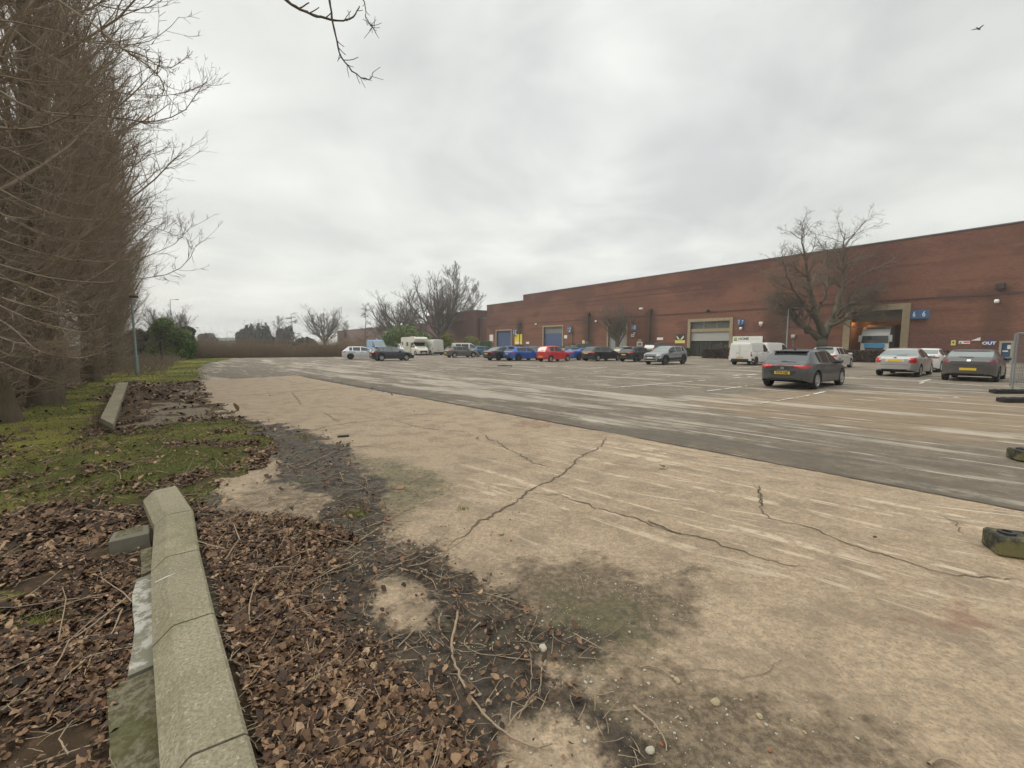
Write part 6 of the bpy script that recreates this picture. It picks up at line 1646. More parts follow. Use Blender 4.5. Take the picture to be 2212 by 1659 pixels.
def blobs_box(x0, x1, y0, y1, h, n, seed, r=(.8, 1.4)):
    rs = random.Random(seed); return [(rs.uniform(x0, x1), rs.uniform(y0, y1), rs.uniform(.25, .8) * h, rs.uniform(*r), rs.uniform(*r), min(h * .5, rs.uniform(*r))) for _ in range(n)]
def fb(px0, px1, ytop, Y, dep, n, seed, r):
    x0, x1 = XP(px0, Y), XP(px1, Y); h = P((px0 + px1) / 2, ytop, Y)[2]; w = (x1 - x0) / 2; rs = random.Random(seed); out = []
    for i in range(n):
        u = rs.uniform(-.85, .85); hh = h * (1 - .55 * abs(u) ** 2.2); z = rs.uniform(.15, 1) * hh; rr_ = rs.uniform(*r)
        dd_ = rs.uniform(0, dep); out.append((u * w + dd_ * (x0 + x1) / 2 / Y, dd_, max(rr_ * .5, z - rr_ * .7), rr_, rr_, rr_ * .8))
    return ((x0 + x1) / 2, Y, 0), out
loc, bl = fb(826, 936, 697, 74, 6, 46, 1, (1.0, 1.9)); shrub("laurel_bush", "large bright green laurel mound behind the motorhome", "bush", 61, loc, bl, 26000, .14, M_LAUREL)
loc, bl = fb(945, 984, 720, 76, 4, 16, 2, (.7, 1.3)); shrub("yellow_shrub", "yellow green shrub left of the green skip, nearer the white vans", "bush", 62, loc, bl, 7000, .12, M_YELLOW, "yellow green shrubs by the annexe")
loc, bl = fb(990, 1034, 721, 77, 4, 16, 3, (.7, 1.3)); shrub("yellow_shrub", "yellow green shrub just behind the green skip", "bush", 63, loc, bl, 7000, .12, M_YELLOW, "yellow green shrubs by the annexe")
loc, bl = fb(322, 412, 682, 47, 5, 46, 4, (.7, 1.3)); shrub("laurel_bush", "tall dark green laurel at the far end of the grass verge", "bush", 64, loc, bl, 40000, .12, M_LAUREL)
loc, bl = fb(380, 425, 697, 60, 4, 20, 14, (.6, 1.2)); shrub("evergreen_bush", "dark evergreen behind the right side of the verge laurel", "bush", 65, loc, bl, 14000, .14, M_DARKEV)
loc, bl = fb(262, 325, 705, 50, 4, 26, 15, (.8, 1.4)); shrub("evergreen_bush", "dark ivy covered mass behind the far poplars", "bush", 68, loc, bl, 18000, .13, M_DARKEV)
for i, (a_, b_, yt, Y, lb) in enumerate([(512, 548, 701, 150, "dark pointed conifer, left of the pair over the brambles"), (545, 588, 700, 152, "dark broad conifer, right of the pair over the brambles"), (592, 632, 706, 150, "dark ivy clump right of the conifers"), (640, 680, 722, 120, "low dark evergreen left of the round bare tree"), (425, 470, 712, 190, "hazy bare woodland edge left of the white roofed building")]):
    loc, bl = fb(a_, b_, yt + 4, Y, 5, 20, 30 + i, (1.3, 2.4))
    if i < 3:
        hh_ = P(a_, yt - 6, Y)[2]; rs3 = random.Random(i)
        for q_ in range(5):
            u_ = rs3.uniform(-1, 1) * (XP(b_, Y) - XP(a_, Y)) * .36; th_ = hh_ * rs3.uniform(.82, 1.0)
            bl += [(u_, 1.5, th_ * .55, 1.1, 1.1, th_ * .30), (u_, 1.5, th_ * .82, .55, .55, th_ * .18)]
    shrub("conifer_clump" if i < 2 else "evergreen_clump", lb, "conifer" if i < 2 else "bush", 70 + i, loc, bl, 9000, .32, M_DARKEV if i < 4 else M_BROWNH)

# --- bramble thicket along the end of the car park
def thicket(name, label, px0, px1, Y0, Y1, h, n, seed, mat, hump=.35, dep=6):
    rs = np.random.RandomState(seed); a = np.array([XP(px0, Y0), Y0]); b = np.array([XP(px1, Y1), Y1]); L = np.linalg.norm(b - a); d_ = (b - a) / L; nn = np.array([-d_[1], d_[0]])
    if nn[1] < 0: nn = -nn
    s = rs.uniform(0, L, n); o = rs.uniform(0, dep, n); c = a + d_ * s[:, None] + nn * o[:, None]
    hh = h * np.clip(.45 + 1.5 * (fbm(s * .35, o * .3, 4, seed) - .12) * (1 + hump), .35, 1.5) * .7 * np.clip(.55 + o / 2.5, 0, 1) * np.where(rs.rand(n) < .10, rs.uniform(1.2, 2.2, n), 1)
    p = np.concatenate([c, np.zeros((n, 1))], 1); d = np.stack([rs.normal(0, .55, n), rs.normal(0, .55, n), np.ones(n)], 1)
    B1 = grow(rs, p, d, hh * rs.uniform(.6, 1.25, n), np.full(n, .012), 7, .18, -.10)
    p, d, ln, rd = spawn(rs, *B1, 7, .2, 1, 50, 18, .42, hh, .7); B2 = grow(rs, p, d, np.clip(ln, .2, .9), np.full(len(ln), .008), 4, .22, -.05)
    V, F = tubes([B1, B2], (3, 3)); V[:, :2] -= a
    e = obj(name, mesh_np(name, V, F, mat), None, (a[0], a[1], 0)); return tag(e, label, "brambles", None, "stuff")
M_BRAM = bark("bramble_cane", (.15, .11, .075), (.33, .245, .165), 2)
thicket("bramble_thicket", "brown leafless bramble thicket along the far edge of the car park", 408, 760, 52, 60, 2.3, 6500, 91, M_BRAM, dep=7)
thicket("bramble_thicket", "brown scrub behind the parked vans up to the brick annexe", 740, 1045, 76, 92, 3.0, 5000, 92, M_BRAM, dep=6)
thicket("undergrowth", "brown twiggy undergrowth below the row of poplars", 40, 300, 19.5, 60, .9, 1800, 94, M_TWIGP, dep=5)
sA, sB = ROW0 + RD_ * 2 - RN_ * 6.5, ROW0 + RD_ * 60 - RN_ * 6.5
def thicket_line(name, label, A, B, h, n, seed, mat, dep):
    rs = np.random.RandomState(seed); a = np.array([A.x, A.y]); b = np.array([B.x, B.y]); L = np.linalg.norm(b - a); d_ = (b - a) / L; nn = np.array([-d_[1], d_[0]])
    s = rs.uniform(0, 1, n) ** 1.3 * L; o = rs.uniform(-dep / 2, dep / 2, n); c = d_ * s[:, None] + nn * o[:, None]
    hh = h * (.45 + .9 * fbm(s * .4, o * .3, 3, seed)); p = np.concatenate([c, np.zeros((n, 1))], 1)
    B1 = grow(rs, p, np.stack([rs.normal(0, .35, n), rs.normal(0, .35, n), np.ones(n)], 1), hh * rs.uniform(.6, 1.3, n), np.full(n, .016), 7, .10, .02)
    p, d, ln, rd = spawn(rs, *B1, 8, .15, 1, 42, 16, .4, hh, .6); B2 = grow(rs, p, d, np.clip(ln, .2, 1.3), np.full(len(ln), .008), 4, .15, .05)
    V, F = tubes([B1, B2], (3, 3)); return tag(obj(name, mesh_np(name, V, F, mat), None, (A.x, A.y, -.05)), label, "brush", None, "stuff")
thicket_line("brushwood", "dense brown leafless brushwood behind the poplar trunks", sA, sB, 5.0, 6000, 97, M_TWIGP, 4.0)
thicket_line("brushwood", "dense brown brushwood at the left edge behind the nearest trunks", ROW0 - RD_ * 9 - RN_ * 5.5, ROW0 + RD_ * 4 - RN_ * 5.5, 4.5, 2500, 98, M_TWIGP, 3.0)
# far low building with white roof band
e = thing("low_building", "distant long low building with white roof band above the brambles", "building", (XP(475, 195), 195, 0))
mb = MB(); w = (XP(560, 195) - XP(415, 195)) / 2; mb.box(-w, w, 0, 18, 0, 3.6); mb.build("wall", plain("teal_wall", (.16, .24, .22), .7), e)
mb = MB(); mb.box(-w - .3, w + .3, -.3, 18.3, 3.602, 5.0, .1); mb.build("roof", plain("pale_roof", (.52, .60, .56), .6), e)

# --- hedges along the warehouse frontage
def hedge(name, label, t0, t1, off, h, w, n, size, mat, seed, group=None):
    c0 = W0 + WD * t0 + NRM * off; L = t1 - t0
    rs = np.random.RandomState(seed); s = rs.uniform(0, L, n); o = rs.uniform(-w / 2, w / 2, n); z = rs.uniform(0, h, n)
    f = rs.randint(0, 3, n); o = np.where(f == 0, np.sign(o) * w / 2 * rs.uniform(.86, 1.02, n), o); z = np.where(f == 1, h * rs.uniform(.9, 1.02, n), z)
    top = h * (.93 + .12 * fbm(s * .8, s * 0, 3, seed)); z = np.minimum(z, top)
    z = z * np.clip(np.minimum(s, L - s) / .5 + .75, 0, 1)
    C_ = np.stack([s, o, z], 1) + rs.normal(0, .03, (n, 3)); a = norm(rs.normal(0, 1, (n, 3))); u = norm(np.cross(a, rs.normal(0, 1, (n, 3)))); sz = size * rs.uniform(.6, 1.4, (n, 1))
    V = np.stack([C_ - a * sz, C_ + u * sz * .6, C_ + a * sz, C_ - u * sz * .6], 1).reshape(-1, 3)
    e = thing(name, label, "hedge", c0, RZ_W, group)
    obj("foliage", mesh_np("foliage", V, np.arange(n * 4).reshape(n, 4), mat, False, dict(rnd=np.repeat(rs.rand(n), 4))), e)
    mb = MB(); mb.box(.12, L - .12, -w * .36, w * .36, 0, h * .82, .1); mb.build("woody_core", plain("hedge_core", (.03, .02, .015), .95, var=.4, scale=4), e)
    return e
def thh(px, off):    # front distance of a pixel column on a line offset towards the camera
    k = ray(px, 745.5)[0] / ray(px, 745.5)[1]; a = W0 + NRM * off
    return (a.x - k * a.y) / (k * WD.y - WD.x)
hedge("box_hedge", "long low brown clipped hedge before the loading bay, right of the big tree", thh(2062, 8.8), thh(1655, 8.8), 8.8, 1.1, 1.1, 26000, .06, M_BROWNH, 31)
hedge("box_hedge", "rounded brown hedge between the shop opening and the white van", thh(1600, 8.2), thh(1522, 8.2), 8.2, 1.15, 1.3, 12000, .06, M_BROWNH, 32)
hedge("box_hedge", "short bright green hedge left of the shop opening", thh(1487, 8.0), thh(1462, 8.0), 8.0, 1.2, 1.3, 9000, .06, M_PRIVET, 33)
c0 = W0 + WD * thh(1522, 8.6) + NRM * 8.6
e = thing("planter_kerb", "low pale kerb step in front of the shop opening", "kerb", c0, RZ_W); mb = MB(); mb.box(0, 5.2, -.15, .15, -.05, .14, .02); mb.build("kerb_stone", plain("kerb_stone", (.33, .28, .20), .9, var=.2), e)
# ------------------------------------------------------------------ low coping wall in the foreground
t = NT("coping_concrete"); p = t.objc()
c = t.mix(t.rng(t.noise(p, 1.6, 4, .55), .30, .70), (.225, .20, .138), (.305, .27, .19))
c = t.mix(t.math('MULTIPLY', t.rng(t.noise(p, 70, 4, .75), .46, .58), .55), c, (.12, .105, .065))
c = t.mix(t.math('MULTIPLY', t.rng(t.noise(p, 50, 3, .7), .57, .66), .6), c, (.42, .385, .29))
c = t.mix(t.math('MULTIPLY', t.rng(t.noise(p, 2.2, 6, .72), .50, .66), .38), c, (.13, .125, .06))
t.col(c).rough(.95).spec(.12); t.bump(t.noise(p, 80, 4, .75), .6, .005)
M_COPING = t.m
t = NT("mossy_concrete"); p = t.objc()
c = t.mix(t.rng(t.noise(p, 22, 6, .75), .40, .60), (.095, .085, .05), (.21, .19, .13)); c = t.mix(t.rng(t.noise(p, 5, 5, .7), .46, .6, 0, .6), c, (.085, .085, .03))
t.col(c).rough(.95).spec(.1); t.bump(t.noise(p, 40, 5, .8), .8, .02); M_MOSSC = t.m
t = NT("flaked_white_paint"); p = t.objc()
t.col(t.mix(t.rng(t.noise(p, 9, 6, .75), .46, .56), (.15, .14, .10), (.36, .345, .30))).rough(.8); M_FLAKE = t.m

def coping_wall(name, label, Rp, Lp, zt, chamf, ledge, base_z=-.05):
    """Rp/Lp: right and left edges of the flat top, one entry per joint"""
    o0 = Vector((Rp[0][0], Rp[0][1], 0)); e = thing(name, label, "wall", o0)
    n = len(Rp)
    for i in range(n - 1):
        mb = MB(); V = []
        g = .006
        for (a, b) in ((i, i + 1), (i + 1, i)):
            R_ = Vector((*Rp[a], 0)) + (Vector((*Rp[b], 0)) - Vector((*Rp[a], 0))).normalized() * g
            L_ = Vector((*Lp[a], 0)) + (Vector((*Lp[b], 0)) - Vector((*Lp[a], 0))).normalized() * g
            lf = (L_ - R_).normalized()
            pr = [(R_ - lf * .0, zt - .012), (R_ + lf * .012, zt), (L_ - lf * .005, zt), (L_ + lf * .008, zt - .006), (L_ + lf * chamf[0], zt - chamf[1]), (L_ + lf * chamf[0], zt - chamf[1] - .07), (R_ + lf * .02, zt - chamf[1] - .07), (R_ + lf * .0, zt - .06)]
            V.append([(q.x - o0.x, q.y - o0.y, z) for q, z in pr])
        k = 8; mb.add(V[0] + V[1], [tuple(range(k)), tuple(range(2 * k - 1, k - 1, -1))] + [(j, k + j, k + (j + 1) % k, (j + 1) % k) for j in range(k)])
        mb.build("coping_stone", M_COPING, e)
    # body below and the ledge on the verge side
    mb = MB(); V = []
    for a in range(n):
        R_ = Vector((*Rp[a], 0)); L_ = Vector((*Lp[a], 0)); lf = (L_ - R_).normalized()
        V += [((R_ + lf * .015 - o0).x, (R_ + lf * .015 - o0).y, z) for z in (-.06, zt - chamf[1] - .04)] + [((L_ + lf * (chamf[0] - .012) - o0).x, (L_ + lf * (chamf[0] - .012) - o0).y, z) for z in (zt - chamf[1] - .04, -.06)]
    F = [(0, 1, 2, 3), tuple(4 * (n - 1) + j for j in (3, 2, 1, 0))] + [(4 * i + j, 4 * i + 4 + j, 4 * i + 4 + (j + 1) % 4, 4 * i + (j + 1) % 4) for i in range(n - 1) for j in range(4)]
    mb.add(V, F); mb.build("wall_body", M_MOSSC, e)
    for (i0, i1, w, z, mt, nm) in ledge:
        mb = MB(); V = []
        for f in np.linspace(i0, i1, 6):
            a = min(int(f), n - 2); u = f - a
            R_ = Vector((*Rp[a], 0)).lerp(Vector((*Rp[a + 1], 0)), u); L_ = Vector((*Lp[a], 0)).lerp(Vector((*Lp[a + 1], 0)), u); lf = (L_ - R_).normalized()
            w2 = w * (1 + .12 * math.sin(f * 7))
            A = L_ + lf * (chamf[0] + .001) - o0; B = L_ + lf * (chamf[0] + w2) - o0
            V += [(A.x, A.y, -.06), (A.x, A.y, z), (B.x, B.y, z - .012), (B.x, B.y, -.06)]
        F = [(0, 1, 2, 3), tuple(20 + j for j in (3, 2, 1, 0))] + [(4 * i + j, 4 * i + 4 + j, 4 * i + 4 + (j + 1) % 4, 4 * i + (j + 1) % 4) for i in range(5) for j in range(4)]
        mb.add(V, F); mb.build(nm, mt, e)
    return e
ZT = .2; hh = CAM_H - ZT
Rw = [(-.684 * hh, 1.025 * hh), (-1.118 * hh, 1.526 * hh), (-1.538 * hh, 2.025 * hh), (-1.945 * hh, 2.532 * hh), (-2.40 * hh, 2.985 * hh)]
Lw = [(-.785 * hh, .962 * hh), (-1.213 * hh, 1.449 * hh), (-1.6375 * hh, 1.949 * hh), (-2.044 * hh, 2.455 * hh), (-2.478 * hh, 2.883 * hh)]
for A in (Rw, Lw):
    d_ = (A[0][0] - A[1][0], A[0][1] - A[1][1]); A.insert(0, (A[0][0] + d_[0], A[0][1] + d_[1])); A.insert(0, (A[0][0] + d_[0], A[0][1] + d_[1]))
coping_wall("low_wall", "low concrete wall with chamfered coping stones in the near left corner", Rw, Lw, ZT, (.085, .075),
    [(0, 2.93, .15, .05, M_MOSSC, "ledge"), (2.94, 4.12, .085, .065, M_FLAKE, "painted_ledge"), (4.2, 4.7, .07, .06, M_MOSSC, "ledge")])
z2 = .17
R2 = [G(244.6, 916.8, z2), G(254, 889, z2), G(262, 866, z2), G(269.5, 845, z2), G(276.4, 825.6, z2)]
L2 = [G(216.9, 903, z2), G(229, 878, z2), G(240, 856, z2), G(248.5, 839, z2), G(256, 826.5, z2)]
coping_wall("low_wall", "farther low coping wall with yellow mossy end stone, on the leafy verge", R2, L2, z2, (.10, .05), [(0, 4, .12, .04, M_MOSSC, "ledge")])
# broken block beside the wall
bx, by = G(277, 1168, .05)
e = thing("concrete_block", "broken concrete block with mossy top beside the low wall", "block", (bx + .02, by, -.01), R(38)); e.scale = (.78, .8, .85)
mb = MB(); mb.add([(-.15, -.11, -.03), (.16, -.12, -.03), (.15, .11, -.03), (-.14, .12, -.03), (-.155, -.10, .13), (.15, -.115, .14), (.14, .10, .155), (-.135, .11, .14), (-.11, -.06, .15), (.10, -.07, .165), (.10, .07, .175), (-.09, .08, .16)],
    [(3, 2, 1, 0), (0, 1, 5, 4), (1, 2, 6, 5), (2, 3, 7, 6), (3, 0, 4, 7), (4, 5, 9, 8), (5, 6, 10, 9), (6, 7, 11, 10), (7, 4, 8, 11)])
mb.build("block_body", plain("render_grey", (.15, .135, .10), .9, var=.25, scale=9), e)
mb = MB(); mb.add([(-.112, -.062, .151), (.102, -.072, .166), (.102, .072, .176), (-.092, .082, .161), (0, 0, .185)], [(0, 1, 4), (1, 2, 4), (2, 3, 4), (3, 0, 4)]); mb.build("moss_cap", M_MOSSC, e)

# ------------------------------------------------------------------ posts, lamps, skip, fence, feet
M_POST = plain("grey_blue_steel", (.25, .32, .315), .55, metal=.2, var=.15, scale=3)
x, y = G(297, 811.5)
e = thing("lamp_post", "leaning grey steel lamp post standing on the grass verge", "lamp post", (x, y, 0))
mb = MB(); tx = P(285.5, 645, y); lean = (tx[0] - x) * .25
mb.tube([(0, 0, -.1), (0, 0, 1.02), (0, 0, 1.04)], [.085, .085, .065], 14); mb.build("base_section", M_POST, e, True)
mb = MB(); mb.tube([(0, 0, 1.03), (lean, 0, tx[2])], [.058, .045], 12); mb.build("pole", M_POST, e, True)
mb = MB(); mb.box(lean - .05, lean + .28, -.12, .12, tx[2] + .02, tx[2] + .16, .03); mb.tube([(lean, 0, tx[2] - .05), (lean + .12, 0, tx[2] + .08)], .03, 8); mb.build("lamp_head", M_BLACK, e)
mb = MB(); mb.box(lean + .05, lean + .25, -.09, .09, tx[2] - .0, tx[2] + .018); mb.build("lens", M_WHITE, e)
x, y = G(350.5, 787)
e = thing("wooden_post", "dark rusty post standing alone at the edge of the verge", "post", (x, y, 0)); mb = MB(); mb.box(-.08, .08, -.06, .06, -.1, P(348, 739, y)[2], .015); mb.build("post", plain("rusty_dark", (.055, .030, .022), .9, var=.3), e)
mb = MB(); mb.box(-.09, .09, -.07, .07, P(348, 739, y)[2] + .002, P(348, 739, y)[2] + .06, .01); mb.build("post_cap", plain("rusty_dark", (.05, .03, .02)), e)
x, y = G(340.5, 775)
e = thing("marker_rod", "thin red and white marker rod beside the dark post", "rod", (x, y, 0)); mb = MB(); mb.tube([(0, 0, -.1), (0, 0, 1.35)], .05, 8); mb.build("red_section", plain("faded_red", (.28, .07, .05), .7), e)
mb = MB(); mb.tube([(0, 0, 1.352), (0, 0, 1.95)], .05, 8); mb.build("white_section", M_WHITE, e)
def street_lamp(px, ytop, Y, label, arm_dx, name="street_lamp"):
    x = XP(px, Y); h = P(px, ytop, Y)[2]; e = thing(name, label, "street lamp", (x, Y, 0)); s_ = Y / 60
    mb = MB(); mb.tube([(0, 0, -.1), (0, 0, h)], [.09 * s_ ** .5, .05 * s_ ** .5], 10); mb.build("pole", M_POST, e, True)
    mb = MB(); mb.tube([(0, 0, h), (arm_dx * .5, 0, h + .15), (arm_dx, 0, h + .1)], .04 * s_ ** .5, 6); mb.build("arm", M_POST, e, True)
    a_, b_ = sorted((arm_dx, arm_dx * 1.6)); mb = MB(); mb.box(a_, b_, -.15, .15, h + .0, h + .18, .04); mb.build("lamp_head", M_STEEL, e)
street_lamp(374, 648, 110, "tall dark street lamp above the verge laurel, arm to the right", 1.4)
street_lamp(418, 709, 100, "shorter street lamp with pale head over the dark evergreens", .9)
street_lamp(1699, 667, 45, "slim grey lamp column left of the big bare tree", .7)
# skip by the far corner
Yk = 80
x0, x1 = XP(1023, Yk), XP(1062, Yk); e = thing("skip", "green metal waste container behind the parked cars near the far blue door", "container", ((x0 + x1) / 2, Yk, 0), R(-8)); w = (x1 - x0) / 2
M_SKIP = plain("skip_green", (.065, .105, .050), .7, var=.25, scale=2)
mb = MB(); mb.add([(-w * .92, -.9, .15), (w * .92, -.9, .15), (w * .92, .9, .15), (-w * .92, .9, .15), (-w, -1, 2.2), (w, -1, 2.2), (w, 1, 2.2), (-w, 1, 2.2)], [(3, 2, 1, 0), (4, 5, 6, 7), (0, 1, 5, 4), (1, 2, 6, 5), (2, 3, 7, 6), (3, 0, 4, 7)]); mb.build("container_body", M_SKIP, e)
mb = MB(); mb.box(-w * 1.03, w * 1.03, -1.05, 1.05, 2.202, 2.36, .05); mb.build("lid", M_SKIP, e)
for k in range(5):
    u = -w * .85 + k * w * .42; mb = MB(); mb.box(u, u + .08, -1.06, -.96, .3, 2.15, .01); mb.build("rib", M_SKIP, e)
# temporary site fence at the right edge
M_MESH = plain("fence_wire", (.12, .125, .12), .5, metal=.4)
def fence_panel(A, B, h, label, z0=.12, rake=.0):
    A, B = Vector((*A, 0)), Vector((*B, 0)); L = (B - A).length
    e = thing("site_fence_panel", label, "fence", A, math.atan2((B - A).y, (B - A).x), "temporary site fence panels")
    mb = MB(); mb.tube([(0, 0, z0), (0, 0, h)], .024, 8); mb.tube([(0, 0, h), (L, 0, h)], .02, 8); mb.tube([(L, 0, h), (L, 0, z0)], .024, 8); mb.tube([(0, 0, z0 + .12), (L, 0, z0 + .12)], .02, 8); mb.build("tube_frame", M_STEEL, e, True)
    mb = MB()
    for k in range(int(L / .075)): mb.tube([((k + 1) * .075, 0, z0 + .12), ((k + 1) * .075, 0, h)], .0035, 3, False)
    for k in range(int((h - .3) / .2)): mb.tube([(0, 0, z0 + .25 + k * .2), (L, 0, z0 + .25 + k * .2)], .0035, 3, False)
    mb.build("wire_mesh", M_MESH, e); return e
fA = G(2180, 842); fB = (G(2192, 861)[0] + .05, G(2192, 861)[1]); 
fence_panel((G(2186, 848)[0], G(2186, 848)[1]), (G(2330, 868)[0], G(2330, 868)[1]), 2.0, "front wire mesh fence panel at the right edge of the frame")
fence_panel((G(2181, 842)[0], G(2181, 842)[1]), (G(2320, 842)[0] + 1.5, G(2320, 842)[1] + 1.8), 2.0, "rear wire mesh fence panel running back beside the dark hatchback")
def foot(px, py, rz, label, mat, L=.70, W=.23, h=.15, dx=0):
    x, y = G(px, py); e = thing("fence_foot", label, "fence foot", (x, y, 0), rz, "moulded feet of the temporary site fence")
    mb = MB(); mb.box(0, L, -W / 2, W / 2, 0.004, h, .014); mb.build("foot_body", mat, e)
    for k in range(4):
        mb = MB(); c_ = .09 + k * (L - .18) / 3; mb.lathe([(.052, 0), (.052, .022), (.030, .024), (.030, .004)], 14, Matrix.Translation((c_, 0, h - .004)) @ Matrix.Rotation(R(90), 4, 'X') )
        mb.build("socket", M_TRIM, e, True)
    mb = MB(); mb.box(L * .3, L * .7, -W * .30, W * .30, h + .001, h + .012, .004); mb.build("rib", mat, e)
    return e
t = NT("mossy_rubber"); p = t.objc()
t.col(t.mix(t.rng(t.noise(p, 5, 5, .7), .42, .60), (.020, .022, .018), (.145, .13, .055))).rough(.9); t.bump(t.noise(p, 30, 4, .7), .5, .01); M_FOOT = t.m
foot(2136, 1188, R(-24), "yellow stained black fence foot, nearest of the four at the right edge", M_FOOT)
foot(2186, 992, R(-14), "black fence foot lying between the nearest foot and the fence", M_FOOT)
foot(2160, 868, R(-4), "flat black fence foot under the front fence panel", plain("rubber_black", (.018, .017, .016), .9), 1.0, .26, .12)
foot(2143, 849, R(-4), "flat black fence foot farther back under the rear fence panel", plain("rubber_black", (.018, .017, .016), .9), 1.0, .26, .12)

# ------------------------------------------------------------------ bird
bp = P(2113, 62, 28)
e = thing("bird", "dark bird gliding in the sky at the upper right", "bird", bp, R(200)); e.rotation_euler = (R(14), R(22), R(12)); e.scale = (.72, .72, .72)
me = bpy.data.meshes.new("bird_body")
vs = [(-.26, 0, 0), (-.14, 0, .0), (-.02, 0, .005), (.10, 0, .015), (.17, 0, .03), (.215, 0, .025), (.24, 0, .015), (-.01, .16, .045), (-.06, .34, .05), (-.14, .50, .03), (-.01, -.16, .045), (-.06, -.34, .05), (-.14, -.50, .03)]
rds = [(.045, .008), (.03, .022), (.055, .05), (.06, .055), (.04, .038), (.026, .024), (.006, .006), (.06, .012), (.05, .008), (.012, .004), (.06, .012), (.05, .008), (.012, .004)]
ed = [(0, 1), (1, 2), (2, 3), (3, 4), (4, 5), (5, 6), (3, 7), (7, 8), (8, 9), (3, 10), (10, 11), (11, 12)]
me.from_pydata(vs, ed, []); bo = obj("bird_body", me, e); md = bo.modifiers.new("skin", 'SKIN')
for i, r_ in enumerate(rds): me.skin_vertices[0].data[i].radius = r_
me.skin_vertices[0].data[3].use_root = True
md2 = bo.modifiers.new("sub", 'SUBSURF'); md2.levels = 1; md2.render_levels = 2
me.materials.append(plain("feather_dark", (.06, .06, .075), .8))

# ------------------------------------------------------------------ fallen leaves, twigs, stones, grass
rs = np.random.RandomState(2024)
A_leafy = leafy; A_side = np.where(SD_P < 0, 0, 1.0) * np.where(SD_A < 0, 0, 1)
def scatter(n, r0, r1, a0, a1, dens):
    """random points, uniform over the ground between two radii and headings, kept by dens(x,y)"""
    r_ = np.sqrt(rs.uniform(r0 ** 2, r1 ** 2, n)); a_ = np.radians(rs.uniform(a0, a1, n)); x = r_ * np.sin(a_); y = r_ * np.cos(a_)
    k = rs.rand(n) < dens(x, y); return x[k], y[k]
def leaf_density(x, y):
    lf = samp(leafy, x, y); side = samp(A_side, x, y); gr_ = samp(grass, x, y); sl = samp(slab, x, y)
    far_ = sstep(3.5, 9, np.hypot(x, y)); d = np.maximum(lf, side * (1 - (.70 + .22 * far_) * gr_) * (1 - .9 * sl) * (1 - .35 * far_)); d = d * sstep(.22, .62, fbm(x * 2.5, y * 2.5, 4, 66) + .12 * lf) * 1.1
    md_ = samp(mud, x, y) * (1 - side); d = np.maximum(d, .03 * md_)
    # not on top of the wall
    a, b = np.array(Rw[0]), np.array(Rw[5]); d_ = (b - a) / np.linalg.norm(b - a); s_ = (x - a[0]) * d_[1] - (y - a[1]) * d_[0]; t_ = (x - a[0]) * d_[0] + (y - a[1]) * d_[1]
    on = (s_ < .02) & (s_ > -.36) & (t_ < 5.6); return np.where(on, 0, d)
def leaves(name, label, x, y, size, mat, zl=.0, pile=.02):
    n = len(x); s = size * np.minimum(np.exp(rs.normal(0, .48, n)), 2.3); yaw = rs.uniform(0, 2 * np.pi, n); tx = rs.normal(0, .38, n); ty = rs.normal(0, .38, n)
    curl = rs.uniform(-.1, .75, n); asp = rs.uniform(.4, .95, n)
    # 3 x 3 grid leaf: pointed ends, curled across and along
    gu = np.array([-1, -1, -.45, -.45, -.45, .3, .3, .3, 1.0]); gv = np.array([0, 0, -1, 0, 1, -.85, 0, .85, 0.0])
    gu = gu[1:]; gv = gv[1:]
    u = gu[None] * s[:, None]; v = gv[None] * (s * asp)[:, None] * rs.uniform(.8, 1.15, (n, 8)); w = curl[:, None] * (gv[None] ** 2 * .5 + gu[None] ** 2 * .35 * rs.uniform(-1, 1, (n, 1))) * s[:, None]
    w = w + rs.normal(0, .12, (n, 8)) * s[:, None]
    cz, sz_ = np.cos(yaw)[:, None], np.sin(yaw)[:, None]
    X = u * cz - v * sz_; Y = u * sz_ + v * cz; Z = w + X * tx[:, None] + Y * ty[:, None]
    zb = samp(Zmix, x, y); Z = Z - np.minimum(Z.min(1), 0)[:, None] * .75 + (zb + zl + rs.uniform(0, pile, n))[:, None] + .004
    V = np.stack([X + x[:, None], Y + y[:, None], Z], -1).reshape(-1, 3)
    f = np.array([(0, 1, 2), (0, 2, 3), (1, 4, 5), (1, 5, 2), (2, 5, 6), (2, 6, 3), (4, 7, 5), (5, 7, 6)])
    F = (f[None] + (np.arange(n) * 8)[:, None, None]).reshape(-1, 3)
    o = obj(name, mesh_np(name, V, F, mat, False, dict(rnd=np.repeat(rs.rand(n), 8)))); return tag(o, label, "leaves", None, "stuff")
t = NT("dead_leaf"); r_ = t.attr("rnd")
rp = t.n.new("ShaderNodeValToRGB"); t.l.new(r_, rp.inputs[0]); els = rp.color_ramp.elements
els[0].position = 0; els[0].color = (.022, .012, .007, 1); els[1].position = 1; els[1].color = (.40, .27, .165, 1)
for ps, c_ in ((.28, (.050, .027, .015)), (.55, (.105, .055, .028)), (.80, (.19, .106, .055)), (.93, (.31, .19, .105))):
    q = els.new(ps); q.color = (*c_, 1)
t.col(t.mix(t.rng(t.noise(t.pos(), 60, 2, .5), .45, .7, 0, .4), rp.outputs[0], (.05, .03, .018))).rough(.62).spec(.3); M_LEAF = t.m
x, y = scatter(300000, 1.1, 4.6, -62, 10, leaf_density); leaves("fallen_leaves", "thick drift of brown fallen leaves around the low wall", x, y, .0105, M_LEAF, pile=.03)
x, y = scatter(230000, 4.6, 12, -64, 0, leaf_density); leaves("fallen_leaves", "brown fallen leaves thinning out over the grass verge", x, y, .015, M_LEAF, pile=.015)
x, y = scatter(40000, 12, 26, -64, -15, lambda x, y: leaf_density(x, y) * .6); leaves("fallen_leaves", "scattered brown leaves under the far poplars", x, y, .035, M_LEAF)
